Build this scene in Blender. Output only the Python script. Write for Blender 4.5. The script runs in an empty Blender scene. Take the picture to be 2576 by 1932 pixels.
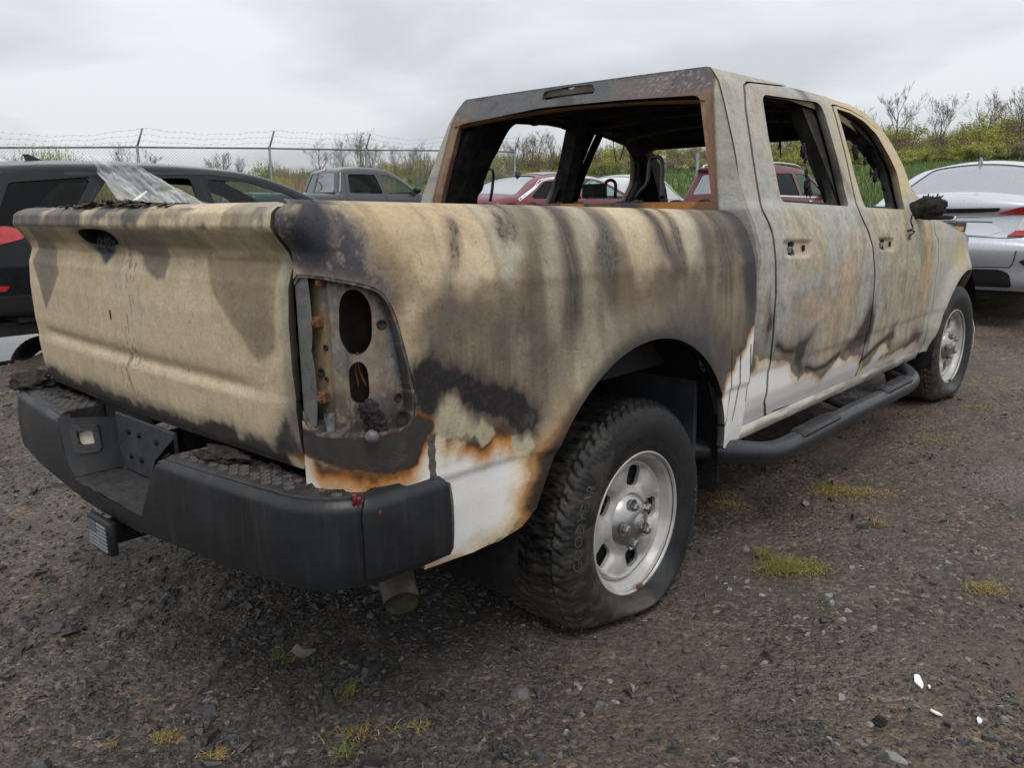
import bpy, bmesh, math, random
import numpy as np
from mathutils import Vector, Matrix
R = math.radians
scene = bpy.context.scene
col = scene.collection
rng = np.random.default_rng(7)
random.seed(7)

# ------------------------------------------------------------------ camera
CAM = np.array([-2.07227, -2.29201, 1.28779])
YAW, PIT, ROL, FPX = R(42.30556), R(-12.3544), R(-.75735), 2031.06
def _basis():
    f = np.array([math.cos(YAW)*math.cos(PIT), math.sin(YAW)*math.cos(PIT), math.sin(PIT)])
    r = np.array([math.sin(YAW), -math.cos(YAW), 0]); u = np.cross(r, f)
    c, s = math.cos(ROL), math.sin(ROL)
    return c*r+s*u, -s*r+c*u, f
RR, UU, FF = _basis()
cd = bpy.data.cameras.new('camera'); cam = bpy.data.objects.new('camera', cd); col.objects.link(cam)
cd.sensor_fit = 'HORIZONTAL'; cd.sensor_width = 36; cd.lens = 36*FPX/2576
cd.clip_start = .05; cd.clip_end = 3000
cam.matrix_world = Matrix(((RR[0], UU[0], -FF[0], CAM[0]), (RR[1], UU[1], -FF[1], CAM[1]), (RR[2], UU[2], -FF[2], CAM[2]), (0, 0, 0, 1)))
scene.camera = cam

# ------------------------------------------------------------------ sky, sun, exposure
SUN_EL, SUN_AZ = R(62), R(236)          # azimuth of the sun (world, from +x): behind the camera
world = bpy.data.worlds.new('World'); scene.world = world; world.use_nodes = True
wn, wl = world.node_tree.nodes, world.node_tree.links
for n in list(wn): wn.remove(n)
def N(t, **kw):
    n = wn.new(t)
    for k, v in kw.items(): setattr(n, k, v)
    return n
wout = N('ShaderNodeOutputWorld'); bg = N('ShaderNodeBackground'); bg.inputs['Strength'].default_value = .1
sky = N('ShaderNodeTexSky', sky_type='NISHITA', sun_disc=False, sun_elevation=SUN_EL, sun_rotation=R(90)-SUN_AZ)
tc = N('ShaderNodeTexCoord'); sep = N('ShaderNodeSeparateXYZ'); wl.new(tc.outputs['Generated'], sep.inputs[0])
# clouds: direction projected onto a flat ceiling so that banks flatten towards the horizon
mx = N('ShaderNodeMath', operation='MAXIMUM'); mx.inputs[1].default_value = .0; wl.new(sep.outputs['Z'], mx.inputs[0])
ad = N('ShaderNodeMath', operation='ADD'); ad.inputs[1].default_value = .22; wl.new(mx.outputs[0], ad.inputs[0])
dv = N('ShaderNodeVectorMath', operation='DIVIDE'); wl.new(tc.outputs['Generated'], dv.inputs[0])
cmb = N('ShaderNodeCombineXYZ')
for i in range(3): wl.new(ad.outputs[0], cmb.inputs[i])
wl.new(cmb.outputs[0], dv.inputs[1])
nz = N('ShaderNodeTexNoise'); nz.inputs['Scale'].default_value = 1.15; nz.inputs['Detail'].default_value = 5; nz.inputs['Roughness'].default_value = .48; nz.inputs['Distortion'].default_value = .25
wl.new(dv.outputs[0], nz.inputs['Vector'])
cr = N('ShaderNodeValToRGB'); e = cr.color_ramp.elements
e[0].position = .36; e[0].color = (.63, .655, .69, 1); e[1].position = .60; e[1].color = (.85, .875, .90, 1)
wl.new(nz.outputs['Fac'], cr.inputs[0])
grd = N('ShaderNodeMath', operation='MULTIPLY_ADD'); grd.inputs[1].default_value = 7.5; grd.inputs[2].default_value = 9.2; wl.new(mx.outputs[0], grd.inputs[0])
cmul = N('ShaderNodeVectorMath', operation='SCALE'); wl.new(cr.outputs[0], cmul.inputs[0]); wl.new(grd.outputs[0], cmul.inputs['Scale'])
wm = N('ShaderNodeMix', data_type='RGBA'); wm.inputs['Factor'].default_value = .93
wl.new(sky.outputs[0], wm.inputs['A']); wl.new(cmul.outputs[0], wm.inputs['B'])
wl.new(wm.outputs['Result'], bg.inputs['Color']); wl.new(bg.outputs[0], wout.inputs[0])
sd = bpy.data.lights.new('sun', 'SUN'); sd.energy = 1.3; sd.angle = R(24); sd.color = (1, .97, .93)
sun = bpy.data.objects.new('sun', sd); col.objects.link(sun)
sdir = Vector((math.cos(SUN_EL)*math.cos(SUN_AZ), math.cos(SUN_EL)*math.sin(SUN_AZ), math.sin(SUN_EL)))
sun.rotation_euler = (-sdir).to_track_quat('-Z', 'Y').to_euler()
vs = scene.view_settings
scene.display_settings.display_device = 'sRGB'
vs.view_transform = 'Standard'; vs.look = 'None'; vs.exposure = 0.0; vs.gamma = 1; vs.use_curve_mapping = False

# ------------------------------------------------------------------ pixel <-> place (pixels of the 2576 x 1932 photograph)
def ray(px, py): return FF+RR*(px-1288)/FPX-UU*(py-966)/FPX
def hit(px, py, ax, val):
    d = ray(px, py); return CAM+(val-CAM[ax])/d[ax]*d
def project(X):
    q = np.asarray(X, float)-CAM; a = q@FF
    return np.stack([1288+FPX*(q@RR)/a, 966-FPX*(q@UU)/a], -1)
def inv(pos, pts, g):
    """pixels -> parameters (u, v) of the surface pos(u, v)"""
    out = []; g0 = np.array(g, float)
    for p in pts:
        g = g0.copy(); p = np.array(p, float)
        for _ in range(25):
            q = project(pos(*g)); h = 1e-4
            J = np.stack([(project(pos(g[0]+h, g[1]))-q)/h, (project(pos(g[0], g[1]+h))-q)/h], 1)
            st = np.linalg.lstsq(J, p-q, rcond=None)[0]; L = np.linalg.norm(st)
            g = g+st*min(1, .15/max(L, 1e-9))
            if L < 2e-5: break
        out.append(tuple(g)); 
    return out
def place(s, t):          # depth along the view, metres to the right
    return CAM[0]+s*math.cos(YAW)+t*math.sin(YAW), CAM[1]+s*math.sin(YAW)-t*math.cos(YAW)
def st_of(x, y):
    dx, dy = x-CAM[0], y-CAM[1]
    return dx*math.cos(YAW)+dy*math.sin(YAW), dx*math.sin(YAW)-dy*math.cos(YAW)

# ------------------------------------------------------------------ numpy noise
def _hash(ix, iy, iz):
    h = (ix.astype(np.int64)*374761393+iy.astype(np.int64)*668265263+iz.astype(np.int64)*2147483647 % 1274126177) & 0xffffffff
    h = ((h ^ (h >> 13))*1274126177) & 0xffffffff
    h = ((h ^ (h >> 16))*2246822519) & 0xffffffff
    return ((h ^ (h >> 15)) & 0xffffff)/float(0xffffff)
def vn(x, y, z=0.):
    x, y, z = np.broadcast_arrays(np.asarray(x, float), np.asarray(y, float), np.asarray(z, float))
    ix, iy, iz = np.floor(x), np.floor(y), np.floor(z)
    fx, fy, fz = x-ix, y-iy, z-iz
    fx, fy, fz = [f*f*f*(f*(f*6-15)+10) for f in (fx, fy, fz)]
    r = 0
    for a in (0, 1):
        for b in (0, 1):
            for c in (0, 1):
                w = (fx if a else 1-fx)*(fy if b else 1-fy)*(fz if c else 1-fz)
                r = r+w*_hash(ix+a, iy+b, iz+c*57)
    return r
def fbm(x, y, z=0., oct=4, gain=.5):
    s = 0; a = 1; t = 0
    for o in range(oct):
        s = s+a*vn(x*2**o+17.3*o, y*2**o-9.1*o, np.asarray(z)*2**o+3.7*o); t += a; a *= gain
    return s/t
def sst(a, b, x):
    t = np.clip((x-a)/(b-a), 0, 1); return t*t*(3-2*t)
def lin(*c):
    c = np.array(c, float)/255
    return np.where(c <= .04045, c/12.92, ((c+.055)/1.055)**2.4)

# ------------------------------------------------------------------ signed distances (negative inside)
def sd_poly(poly, r=0.):
    A = np.array(poly, float)
    def f(u, v):
        u = np.asarray(u, float); v = np.asarray(v, float)
        d = np.full(np.broadcast(u, v).shape, 1e9); ins = np.zeros(d.shape, bool)
        for i in range(len(A)):
            a, b = A[i], A[(i+1) % len(A)]; e = b-a
            t = np.clip(((u-a[0])*e[0]+(v-a[1])*e[1])/max(e@e, 1e-12), 0, 1)
            d = np.minimum(d, (u-a[0]-t*e[0])**2+(v-a[1]-t*e[1])**2)
            c = ((a[1] <= v) & (b[1] > v)) | ((b[1] <= v) & (a[1] > v))
            with np.errstate(divide='ignore', invalid='ignore'):
                xx = a[0]+(v-a[1])/(e[1] if e[1] else 1e-12)*e[0]
            ins ^= c & (u < xx)
        d = np.sqrt(d)
        return np.where(ins, -d, d)-r
    return f
def sd_seg(a, b, r):
    a = np.array(a, float); b = np.array(b, float); e = b-a
    def f(u, v):
        t = np.clip(((u-a[0])*e[0]+(v-a[1])*e[1])/(e@e), 0, 1)
        return np.hypot(u-a[0]-t*e[0], v-a[1]-t*e[1])-r
    return f
def sd_circ(cx, cy, r): return lambda u, v: np.hypot(u-cx, v-cy)-r
def sd_box(x0, x1, y0, y1, r=0.):
    cx, cy, hx, hy = (x0+x1)/2, (y0+y1)/2, (x1-x0)/2-r, (y1-y0)/2-r
    def f(u, v):
        a, b = np.abs(u-cx)-hx, np.abs(v-cy)-hy
        return np.hypot(np.maximum(a, 0), np.maximum(b, 0))+np.minimum(np.maximum(a, b), 0)-r
    return f
def U_(*fs): return lambda u, v: np.minimum.reduce([f(u, v) for f in fs])
def S_(f, *gs): return lambda u, v: np.maximum.reduce([f(u, v)]+[-g(u, v) for g in gs])
def I_(*fs): return lambda u, v: np.maximum.reduce([f(u, v) for f in fs])
def rpoly(pts, r, n=5):
    """polygon with rounded corners"""
    P = [np.array(p, float) for p in pts]; out = []
    for i in range(len(P)):
        a, b, c = P[i-1], P[i], P[(i+1) % len(P)]
        rr = r[i] if hasattr(r, '__len__') else r
        da, dc = a-b, c-b; la, lc = np.linalg.norm(da), np.linalg.norm(dc); rr = min(rr, la*.45, lc*.45)
        p0, p1 = b+da/la*rr, b+dc/lc*rr
        for k in range(n+1):
            t = k/n; out.append((1-t)**2*p0+2*t*(1-t)*b+t*t*p1)
    return out
def chaikin(pts, n=2, closed=True):
    P = np.array(pts, float)
    for _ in range(n):
        Q = np.roll(P, -1, 0)
        P = np.stack([.75*P+.25*Q, .25*P+.75*Q], 1).reshape(-1, 2) if closed else np.concatenate([P[:1], np.stack([.75*P[:-1]+.25*P[1:], .25*P[:-1]+.75*P[1:]], 1).reshape(-1, P.shape[1]), P[-1:]])
    return P
def curve(pts, n=40):
    """Catmull-Rom through points"""
    P = np.array(pts, float); P = np.concatenate([2*P[:1]-P[1:2], P, 2*P[-1:]-P[-2:-1]]); out = []
    for i in range(1, len(P)-2):
        k = max(2, int(n/(len(P)-3)))
        for t in np.linspace(0, 1, k, endpoint=False):
            a, b, c, d = P[i-1:i+3]
            out.append(.5*(2*b+(c-a)*t+(2*a-5*b+4*c-d)*t*t+(3*b-a-3*c+d)*t**3))
    out.append(P[-2]); return np.array(out)
def table(zs, ws, sm=3):
    z = np.linspace(zs[0], zs[-1], 260); w = np.interp(z, zs, ws)
    k = np.exp(-.5*(np.arange(-12, 13)/sm)**2); k /= k.sum()
    w = np.convolve(np.concatenate([2*w[0]-w[12:0:-1], w, 2*w[-1]-w[-2:-14:-1]]), k, 'valid')
    return lambda q: np.interp(q, z, w)

# ------------------------------------------------------------------ mesh + object helpers
def mesh_np(name, V, Q, smooth=True, cols=None):
    V = np.asarray(V, np.float32).reshape(-1, 3)
    me = bpy.data.meshes.new(name)
    if len(Q) and not isinstance(Q, np.ndarray):
        me.from_pydata(V.tolist(), [], [tuple(int(i) for i in q) for q in Q])
    else:
        Q = np.asarray(Q, np.int32); k = Q.shape[1]
        me.vertices.add(len(V)); me.vertices.foreach_set('co', V.ravel())
        me.loops.add(Q.size); me.loops.foreach_set('vertex_index', Q.ravel())
        me.polygons.add(len(Q)); me.polygons.foreach_set('loop_start', np.arange(0, Q.size, k, dtype=np.int32))
        me.polygons.foreach_set('loop_total', np.full(len(Q), k, np.int32))
    me.polygons.foreach_set('use_smooth', np.full(len(me.polygons), smooth))
    if cols is not None:
        a = me.color_attributes.new('Col', 'FLOAT_COLOR', 'POINT'); a.data.foreach_set('color', np.asarray(cols, np.float32).ravel())
    me.update(calc_edges=True); me.validate()
    return me
def obj(name, me, mat=None, parent=None, label=None, cat=None, group=None, kind=None):
    o = bpy.data.objects.new(name, me); col.objects.link(o)
    if mat is not None and me is not None and not me.materials: me.materials.append(mat)
    if parent is not None: o.parent = parent
    if label: o['label'] = label
    if cat: o['category'] = cat
    if group: o['group'] = group
    if kind: o['kind'] = kind
    return o
def thing(name, label, cat, loc=(0, 0, 0), rz=0., group=None):
    o = obj(name, None, None, None, label, cat, group); o.location = loc; o.rotation_euler = (0, 0, rz); o.empty_display_size = .2
    return o
def sheet(name, U, V, pos, mat, parent=None, sdf=None, colf=None, flange=None, smooth=True, flip=False, dark=(.8, .55), **kw):
    """sheet-metal panel: grid over (u, v), trimmed to sdf<0, edges turned in by 'flange'"""
    uu, vv = np.meshgrid(U, V, indexing='ij'); nu, nv = uu.shape
    idx = np.arange(nu*nv).reshape(nu, nv)
    q = np.stack([idx[:-1, :-1], idx[1:, :-1], idx[1:, 1:], idx[:-1, 1:]], -1).reshape(-1, 4)
    if flip: q = q[:, ::-1]
    u, v = uu.ravel().copy(), vv.ravel().copy()
    if sdf is not None:
        f = sdf(u, v); ins = f < 0
        q = q[ins[q].any(1)]
        used = np.zeros(len(u), bool); used[q.ravel()] = True
        out = np.where(used & ~ins)[0]
        du, dvv = abs(U[1]-U[0]), abs(V[1]-V[0])
        a, b = u[out].copy(), v[out].copy()
        for _ in range(4):
            h = 1e-4; ff = sdf(a, b); gx = (sdf(a+h, b)-sdf(a-h, b))/(2*h); gy = (sdf(a, b+h)-sdf(a, b-h))/(2*h)
            g2 = np.maximum(gx*gx+gy*gy, .15); a -= ff*gx/g2; b -= ff*gy/g2
        u[out] = np.clip(a, u[out]-2*du, u[out]+2*du); v[out] = np.clip(b, v[out]-2*dvv, v[out]+2*dvv)
        A = .5*((u[q[:, 2]]-u[q[:, 0]])*(v[q[:, 3]]-v[q[:, 1]])-(u[q[:, 3]]-u[q[:, 1]])*(v[q[:, 2]]-v[q[:, 0]]))
        q = q[np.abs(A) > du*dvv*.02]
        keep = np.unique(q); re = np.full(len(u), -1); re[keep] = np.arange(len(keep)); q = re[q]; u, v = u[keep], v[keep]
    P = pos(u, v); P = np.stack(np.broadcast_arrays(*P), -1) if isinstance(P, tuple) else P
    cols = colf(P, u, v) if colf else None
    if flange is not None and len(q):
        E = np.concatenate([q[:, [0, 1]], q[:, [1, 2]], q[:, [2, 3]], q[:, [3, 0]]]); key = np.sort(E, 1); k = key[:, 0].astype(np.int64)*len(P)+key[:, 1]
        un, inv_, ct = np.unique(k, return_inverse=True, return_counts=True); B = E[ct[inv_] == 1]
        if len(B):
            bv = np.unique(B); m = np.full(len(P), -1); m[bv] = np.arange(len(bv)); n0 = len(P)
            fl = flange(P[bv], u[bv], v[bv]) if callable(flange) else np.tile(np.array(flange, float), (len(bv), 1))
            P = np.concatenate([P, P[bv], P[bv]+fl])
            if cols is not None: cols = np.concatenate([cols, cols[bv]*np.array([dark[0]]*3+[1]), cols[bv]*np.array([dark[1]]*3+[1])])
            a, b = m[B[:, 0]]+n0, m[B[:, 1]]+n0; L = len(bv)
            q = np.concatenate([q, np.stack([b, a, a+L, b+L], 1)])
    me = mesh_np(name, P, q.astype(np.int32), smooth, cols)
    return obj(name, me, mat, parent, **kw)
def lathe(name, prof, n, mat, parent=None, axis='y', cen=(0, 0, 0), a0=0., a1=2*math.pi, **kw):
    """prof: (radius, along-axis) pairs"""
    prof = np.array(prof, float); full = abs(a1-a0-2*math.pi) < 1e-6
    th = np.linspace(a0, a1, n, endpoint=not full); rr = prof[:, 0][:, None]; hh = np.broadcast_to(prof[:, 1][:, None], (len(prof), n))
    c, s = rr*np.cos(th), rr*np.sin(th)
    P = {'y': (c, hh, s), 'z': (c, s, hh), 'x': (hh, c, s)}[axis]
    P = np.stack(P, -1).reshape(-1, 3)+np.array(cen)
    i, j = np.meshgrid(np.arange(len(prof)-1), np.arange(n if full else n-1), indexing='ij'); j2 = (j+1) % n
    q = np.stack([i*n+j, i*n+j2, (i+1)*n+j2, (i+1)*n+j], -1).reshape(-1, 4)
    return obj(name, mesh_np(name, P, q.astype(np.int32)), mat, parent, **kw)
class MB:
    def __init__(s): s.v = []; s.f = []
    def add(s, V, F):
        o = len(s.v); s.v += [tuple(map(float, p)) for p in V]; s.f += [tuple(int(i)+o for i in f) for f in F]; return s
    def box(s, x0, x1, y0, y1, z0, z1, M=None, bev=0.):
        b = min(bev, (x1-x0)/2.2, (y1-y0)/2.2, (z1-z0)/2.2)
        if b <= 0:
            V = [(x, y, z) for x in (x0, x1) for y in (y0, y1) for z in (z0, z1)]
            F = [(0, 1, 3, 2), (4, 6, 7, 5), (0, 4, 5, 1), (2, 3, 7, 6), (0, 2, 6, 4), (1, 5, 7, 3)]
        else:
            bm = bmesh.new(); bmesh.ops.create_cube(bm, size=1)
            for v in bm.verts: v.co = ((v.co.x+.5)*(x1-x0)+x0, (v.co.y+.5)*(y1-y0)+y0, (v.co.z+.5)*(z1-z0)+z0)
            bmesh.ops.bevel(bm, geom=bm.edges[:]+bm.verts[:], offset=b, segments=2, affect='EDGES', profile=.5)
            bm.verts.index_update(); V = [v.co[:] for v in bm.verts]; F = [[v.index for v in f.verts] for f in bm.faces]; bm.free()
        if M is not None: V = [tuple(M @ Vector(p)) for p in V]
        return s.add(V, F)
    def tube(s, pts, r, n=8, cap=True, close=False):
        P = [Vector(p) for p in pts]; rs = r if hasattr(r, '__len__') else [r]*len(P)
        V = []; F = []; up = None
        for i, p in enumerate(P):
            t = (P[min(i+1, len(P)-1)]-P[max(i-1, 0)]).normalized()
            if up is None:
                up = Vector((0, 0, 1)) if abs(t.z) < .9 else Vector((1, 0, 0))
            a = t.cross(up).normalized(); up = a.cross(t).normalized()
            for k in range(n):
                w = 2*math.pi*k/n; V.append(p+(a*math.cos(w)+up*math.sin(w))*rs[i])
        for i in range(len(P)-1):
            for k in range(n): F.append((i*n+k, i*n+(k+1) % n, (i+1)*n+(k+1) % n, (i+1)*n+k))
        if cap: F += [tuple(range(n))[::-1], tuple(range((len(P)-1)*n, len(P)*n))]
        return s.add(V, F)
    def prism(s, poly, ax, a, b):
        """extrude a 2-D polygon along axis ax between a and b"""
        n = len(poly); mk = {0: lambda p, q: (q, p[0], p[1]), 1: lambda p, q: (p[0], q, p[1]), 2: lambda p, q: (p[0], p[1], q)}[ax]
        V = [mk(p, a) for p in poly]+[mk(p, b) for p in poly]
        return s.add(V, [tuple(range(n))[::-1], tuple(range(n, 2*n))]+[(i, (i+1) % n, n+(i+1) % n, n+i) for i in range(n)])
    def mesh(s, name, smooth=False):
        me = bpy.data.meshes.new(name); me.from_pydata(s.v, [], s.f)
        if smooth: me.polygons.foreach_set('use_smooth', [True]*len(me.polygons))
        me.update(); return me
    def build(s, name, mat, parent=None, smooth=False, auto=None, **kw):
        me = s.mesh(name, smooth)
        o = obj(name, me, mat, parent, **kw)
        if auto is not None:
            me.polygons.foreach_set('use_smooth', [True]*len(me.polygons)); me.set_sharp_from_angle(angle=R(auto))
        return o

# ------------------------------------------------------------------ materials
class Mat:
    def __init__(s, name):
        s.m = bpy.data.materials.new(name); s.m.use_nodes = True; s.n = s.m.node_tree.nodes; s.l = s.m.node_tree.links
        s.b = s.n['Principled BSDF']; s.tc = s.n.new('ShaderNodeTexCoord')
    def noise(s, scale, det=4, rough=.55, vec=None, dist=0., stretch=None):
        t = s.n.new('ShaderNodeTexNoise'); t.inputs['Scale'].default_value = scale; t.inputs['Detail'].default_value = det; t.inputs['Roughness'].default_value = rough; t.inputs['Distortion'].default_value = dist
        v = vec or s.tc.outputs['Object']
        if stretch:
            mp = s.n.new('ShaderNodeMapping'); mp.inputs['Scale'].default_value = stretch; s.l.new(v, mp.inputs[0]); v = mp.outputs[0]
        s.l.new(v, t.inputs['Vector']); return t.outputs['Fac']
    def ramp(s, fac, stops):
        r = s.n.new('ShaderNodeValToRGB'); el = r.color_ramp.elements
        while len(el) < len(stops): el.new(.5)
        for e, (p, c) in zip(el, stops): e.position = p; e.color = tuple(c)+(1,) if len(c) == 3 else c
        s.l.new(fac, r.inputs[0]); return r.outputs[0]
    def rng(s, fac, a, b, c, d):
        r = s.n.new('ShaderNodeMapRange'); 
        for i, v in enumerate((a, b, c, d)): r.inputs[i+1].default_value = v
        s.l.new(fac, r.inputs[0]); return r.outputs[0]
    def mix(s, fac, a, b, mode='MIX'):
        m = s.n.new('ShaderNodeMix'); m.data_type = 'RGBA'; m.blend_type = mode
        for k, v in (('Factor', fac), ('A', a), ('B', b)):
            if hasattr(v, 'is_output'): s.l.new(v, m.inputs[k])
            else: m.inputs[k].default_value = v if k == 'Factor' else tuple(v)+(1,)
        return m.outputs['Result']
    def set(s, k, v):
        if hasattr(v, 'is_output'): s.l.new(v, s.b.inputs[k])
        else: s.b.inputs[k].default_value = (tuple(v)+(1,)) if hasattr(v, '__len__') and len(v) == 3 else v
        return s
    def bump(s, h, strength=.4, dist=.01):
        b = s.n.new('ShaderNodeBump'); b.inputs['Strength'].default_value = strength; b.inputs['Distance'].default_value = dist
        s.l.new(h, b.inputs['Height']); s.l.new(b.outputs[0], s.b.inputs['Normal']); return s
def simple(name, c, rough=.6, metal=0., var=.25, scale=30., bump=.0, bdist=.004, coat=0., spec=.5):
    M = Mat(name); c = np.array(c, float)
    f = M.noise(scale, 5, .6)
    M.set('Base Color', M.ramp(f, [(.3, np.clip(c*(1-var), 0, 1)), (.7, np.clip(c*(1+var), 0, 1))]))
    g = M.noise(scale*2.3, 4, .6); M.set('Roughness', M.rng(g, .3, .7, max(0, rough-.12), min(1, rough+.12)))
    M.set('Metallic', metal); M.set('Specular IOR Level', spec)
    if coat: M.set('Coat Weight', coat); M.set('Coat Roughness', .04)
    if bump: M.bump(M.noise(scale*3, 6, .65), bump, bdist)
    return M.m
def vcol_mat(name, fine=120, amt=.22, bump=.25, bdist=.002, spec=.35, metal=0., grunge=0.):
    """colour and roughness come from the mesh's own stain layer, grain from noise"""
    M = Mat(name); at = M.n.new('ShaderNodeAttribute'); at.attribute_name = 'Col'
    f1 = M.noise(fine, 6, .7); f2 = M.noise(fine*.2, 6, .65)
    g = M.ramp(f1, [(.28, (1-amt,)*3), (.72, (1+amt,)*3)]); g2 = M.ramp(f2, [(.3, (1-amt*.8,)*3), (.7, (1+amt*.8,)*3)])
    gf = M.rng(at.outputs['Alpha'], .37, .52, .18, 1.); c = M.mix(gf, M.mix(gf, at.outputs['Color'], M.mix(1., at.outputs['Color'], g, 'MULTIPLY')), M.mix(1., at.outputs['Color'], M.mix(1., g, g2, 'MULTIPLY'), 'MULTIPLY'))
    hgt = f1
    if grunge:                     # soot freckles, pale scuffs and the hard edges of blistered, flaking layers
        def mul(a, k):
            m = M.n.new('ShaderNodeMath'); m.operation = 'MULTIPLY'; M.l.new(a, m.inputs[0])
            if hasattr(k, 'is_output'): M.l.new(k, m.inputs[1])
            else: m.inputs[1].default_value = k
            return m.outputs[0]
        f4 = M.noise(7, 4, .6); pa = M.rng(M.noise(16, 9, .68, dist=1.1), .555, .575, 0, 1); pb = M.rng(M.noise(44, 8, .7, dist=.8), .60, .63, 0, 1); pc = M.rng(M.noise(70, 7, .72, dist=.6), .61, .65, 0, 1)
        wgt = M.rng(f4, .40, .60, .25, 1.)
        c = M.mix(mul(mul(pa, wgt), mul(gf, .55*grunge)), c, M.mix(1., c, (1.28, 1.26, 1.22), 'MULTIPLY'))
        c = M.mix(mul(mul(pb, wgt), mul(gf, .9*grunge)), c, M.mix(1., c, (.58, .55, .52), 'MULTIPLY'))
        c = M.mix(mul(mul(pc, M.rng(f4, .46, .60, 0, 1)), mul(gf, grunge)), c, (.045, .038, .034))
        ad_ = M.n.new('ShaderNodeMath'); ad_.operation = 'MULTIPLY_ADD'; M.l.new(pa, ad_.inputs[0]); ad_.inputs[1].default_value = .35; M.l.new(f1, ad_.inputs[2]); ad2 = M.n.new('ShaderNodeMath'); ad2.operation = 'MULTIPLY_ADD'; M.l.new(pb, ad2.inputs[0]); ad2.inputs[1].default_value = -.4; M.l.new(ad_.outputs[0], ad2.inputs[2]); hgt = mul(ad2.outputs[0], gf)
    M.set('Base Color', c); M.set('Roughness', at.outputs['Alpha']); M.set('Specular IOR Level', spec); M.set('Metallic', metal)
    M.bump(hgt, bump, bdist)
    return M.m
A3 = lambda *c: np.array(c, float)
class Paint:
    def __init__(s, n, c, r): s.c = np.tile(np.asarray(c, float), (n, 1)); s.r = np.full(n, float(r))
    def mix(s, m, c, r=None):
        m = np.clip(m, 0, 1)[:, None]; s.c = s.c*(1-m)+np.asarray(c)*m
        if r is not None: s.r = s.r*(1-m[:, 0])+r*m[:, 0]
    def out(s): return np.concatenate([np.clip(s.c, .004, .95), s.r[:, None]], 1)
# ================================================================== the ground
PUD = [np.array(hit(px, py, 2, .05)[:2]) for px, py in ((-420, 850), (-200, 812), (-20, 806), (60, 812), (110, 850), (60, 893), (0, 912), (-200, 935), (-420, 925))]
sdPud = sd_poly(chaikin(PUD, 2))
PUDZ = .035
def lot(x, y):
    s, t = st_of(x, y)
    u = np.maximum(0, s-2.5); return .0175*np.minimum(u, 22)+.010*np.clip(t, -14, 14)*sst(3, 10, s)*.9
def terr(x, y, fine=True):
    x = np.asarray(x, float); y = np.asarray(y, float); s, t = st_of(x, y)
    z = lot(x, y)
    fld = np.clip((s-25)/35, 0, 1.25); z = z+fld*(2.95+.024*np.clip(t, -40, 45))*1.0
    z = z+sst(62, 75, s)*-2.0
    z = z+.035*(fbm(x*.35, y*.35, 1., 3)-.5)*sst(3.5, 7, s)
    if fine:
        z = z+.020*(fbm(x*1.7, y*1.7, 2., 3)-.5)+.010*(fbm(x*9, y*9, 3., 3)-.5)+.007*(fbm(x*38, y*38, 4., 2)-.5)
    d = sdPud(x, y)
    k = sst(.8, .1, d); z = z*(1-k)+(PUDZ+.012-.05*sst(.22, -.1, d))*k
    # tyres have settled in
    return z
def ground_col(P, u, v):
    x, y, z = P.T; s, t = st_of(x, y); n = len(x)
    p = Paint(n, A3(.062, .055, .049), .7)
    p.mix(sst(.42, .62, fbm(x*1.1, y*1.1, 5., 5)), A3(.082, .064, .048)); p.mix(sst(.48, .66, fbm(x*2.3, y*2.3, 15., 5))*.8, A3(.040, .038, .038))
    p.mix(sst(.5, .68, fbm(x*.8+3, y*.8, 25., 5))*.7, A3(.105, .085, .066)); rut = np.exp(-((y+1.75+.12*np.sin(x*.7))/.16)**2)+np.exp(-((y+3.3+.12*np.sin(x*.7+.4))/.16)**2)+np.exp(-((y-2.6)/.2)**2); p.mix(rut*.45*sst(.35, .6, fbm(x*2, y*5, 95., 4)), A3(.044, .036, .029)); p.mix(sst(.55, .72, fbm(x*13, y*13, 35., 4))*.5, A3(.11, .098, .085)); p.mix(sst(.56, .7, fbm(x*16, y*16, 45., 4))*.6, A3(.030, .028, .027))
    far = sst(5, 10, s)*sst(26, 22, s); p.mix(far*.35, A3(.12, .105, .092))  # distant lot paled: its grazing wet reflection is put into the colour
    tanp = np.exp(-(((x-CAM[0]-.20)/.35)**2+((y-CAM[1]-1.9)/.35)**2)); p.mix(tanp*.6*sst(.4, .6, fbm(x*7, y*7, 3., 4)), A3(.16, .135, .105))
    wet = sst(.9, .0, sdPud(x, y)); p.mix(wet*.85, A3(.05, .043, .036), .35)
    p.mix(sst(-.5, .7, t)*sst(26, 20, s)*(.35+.4*sst(.4, .6, fbm(x*1.3, y*1.3, 88., 4))), A3(.094, .073, .055))
    p.c = p.c*np.array([1.05, .98, .91])*1.0
    p.r = np.clip(.74-.42*sst(.48, .66, fbm(x*1.9, y*1.9, 55., 5))+.2*(fbm(x*25, y*25, 2.)-.5), .22, .95); p.r = np.where(wet > .3, .3, p.r)
    edge = s+2.2*(fbm(x*.5, y*.5, 8., 4)-.5)+.25*np.maximum(0, t)*.0
    gr = sst(23.0, 24.2, edge); g = fbm(x*.9, y*.9, 6., 4)[:, None]; p.mix(gr, A3(.085, .13, .042)*(.7+.7*g), .9)
    p.mix(gr*sst(.5, .7, fbm(x*.3, y*.3, 66., 4))*.5, A3(.12, .12, .045))
    return p.out()
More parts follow.
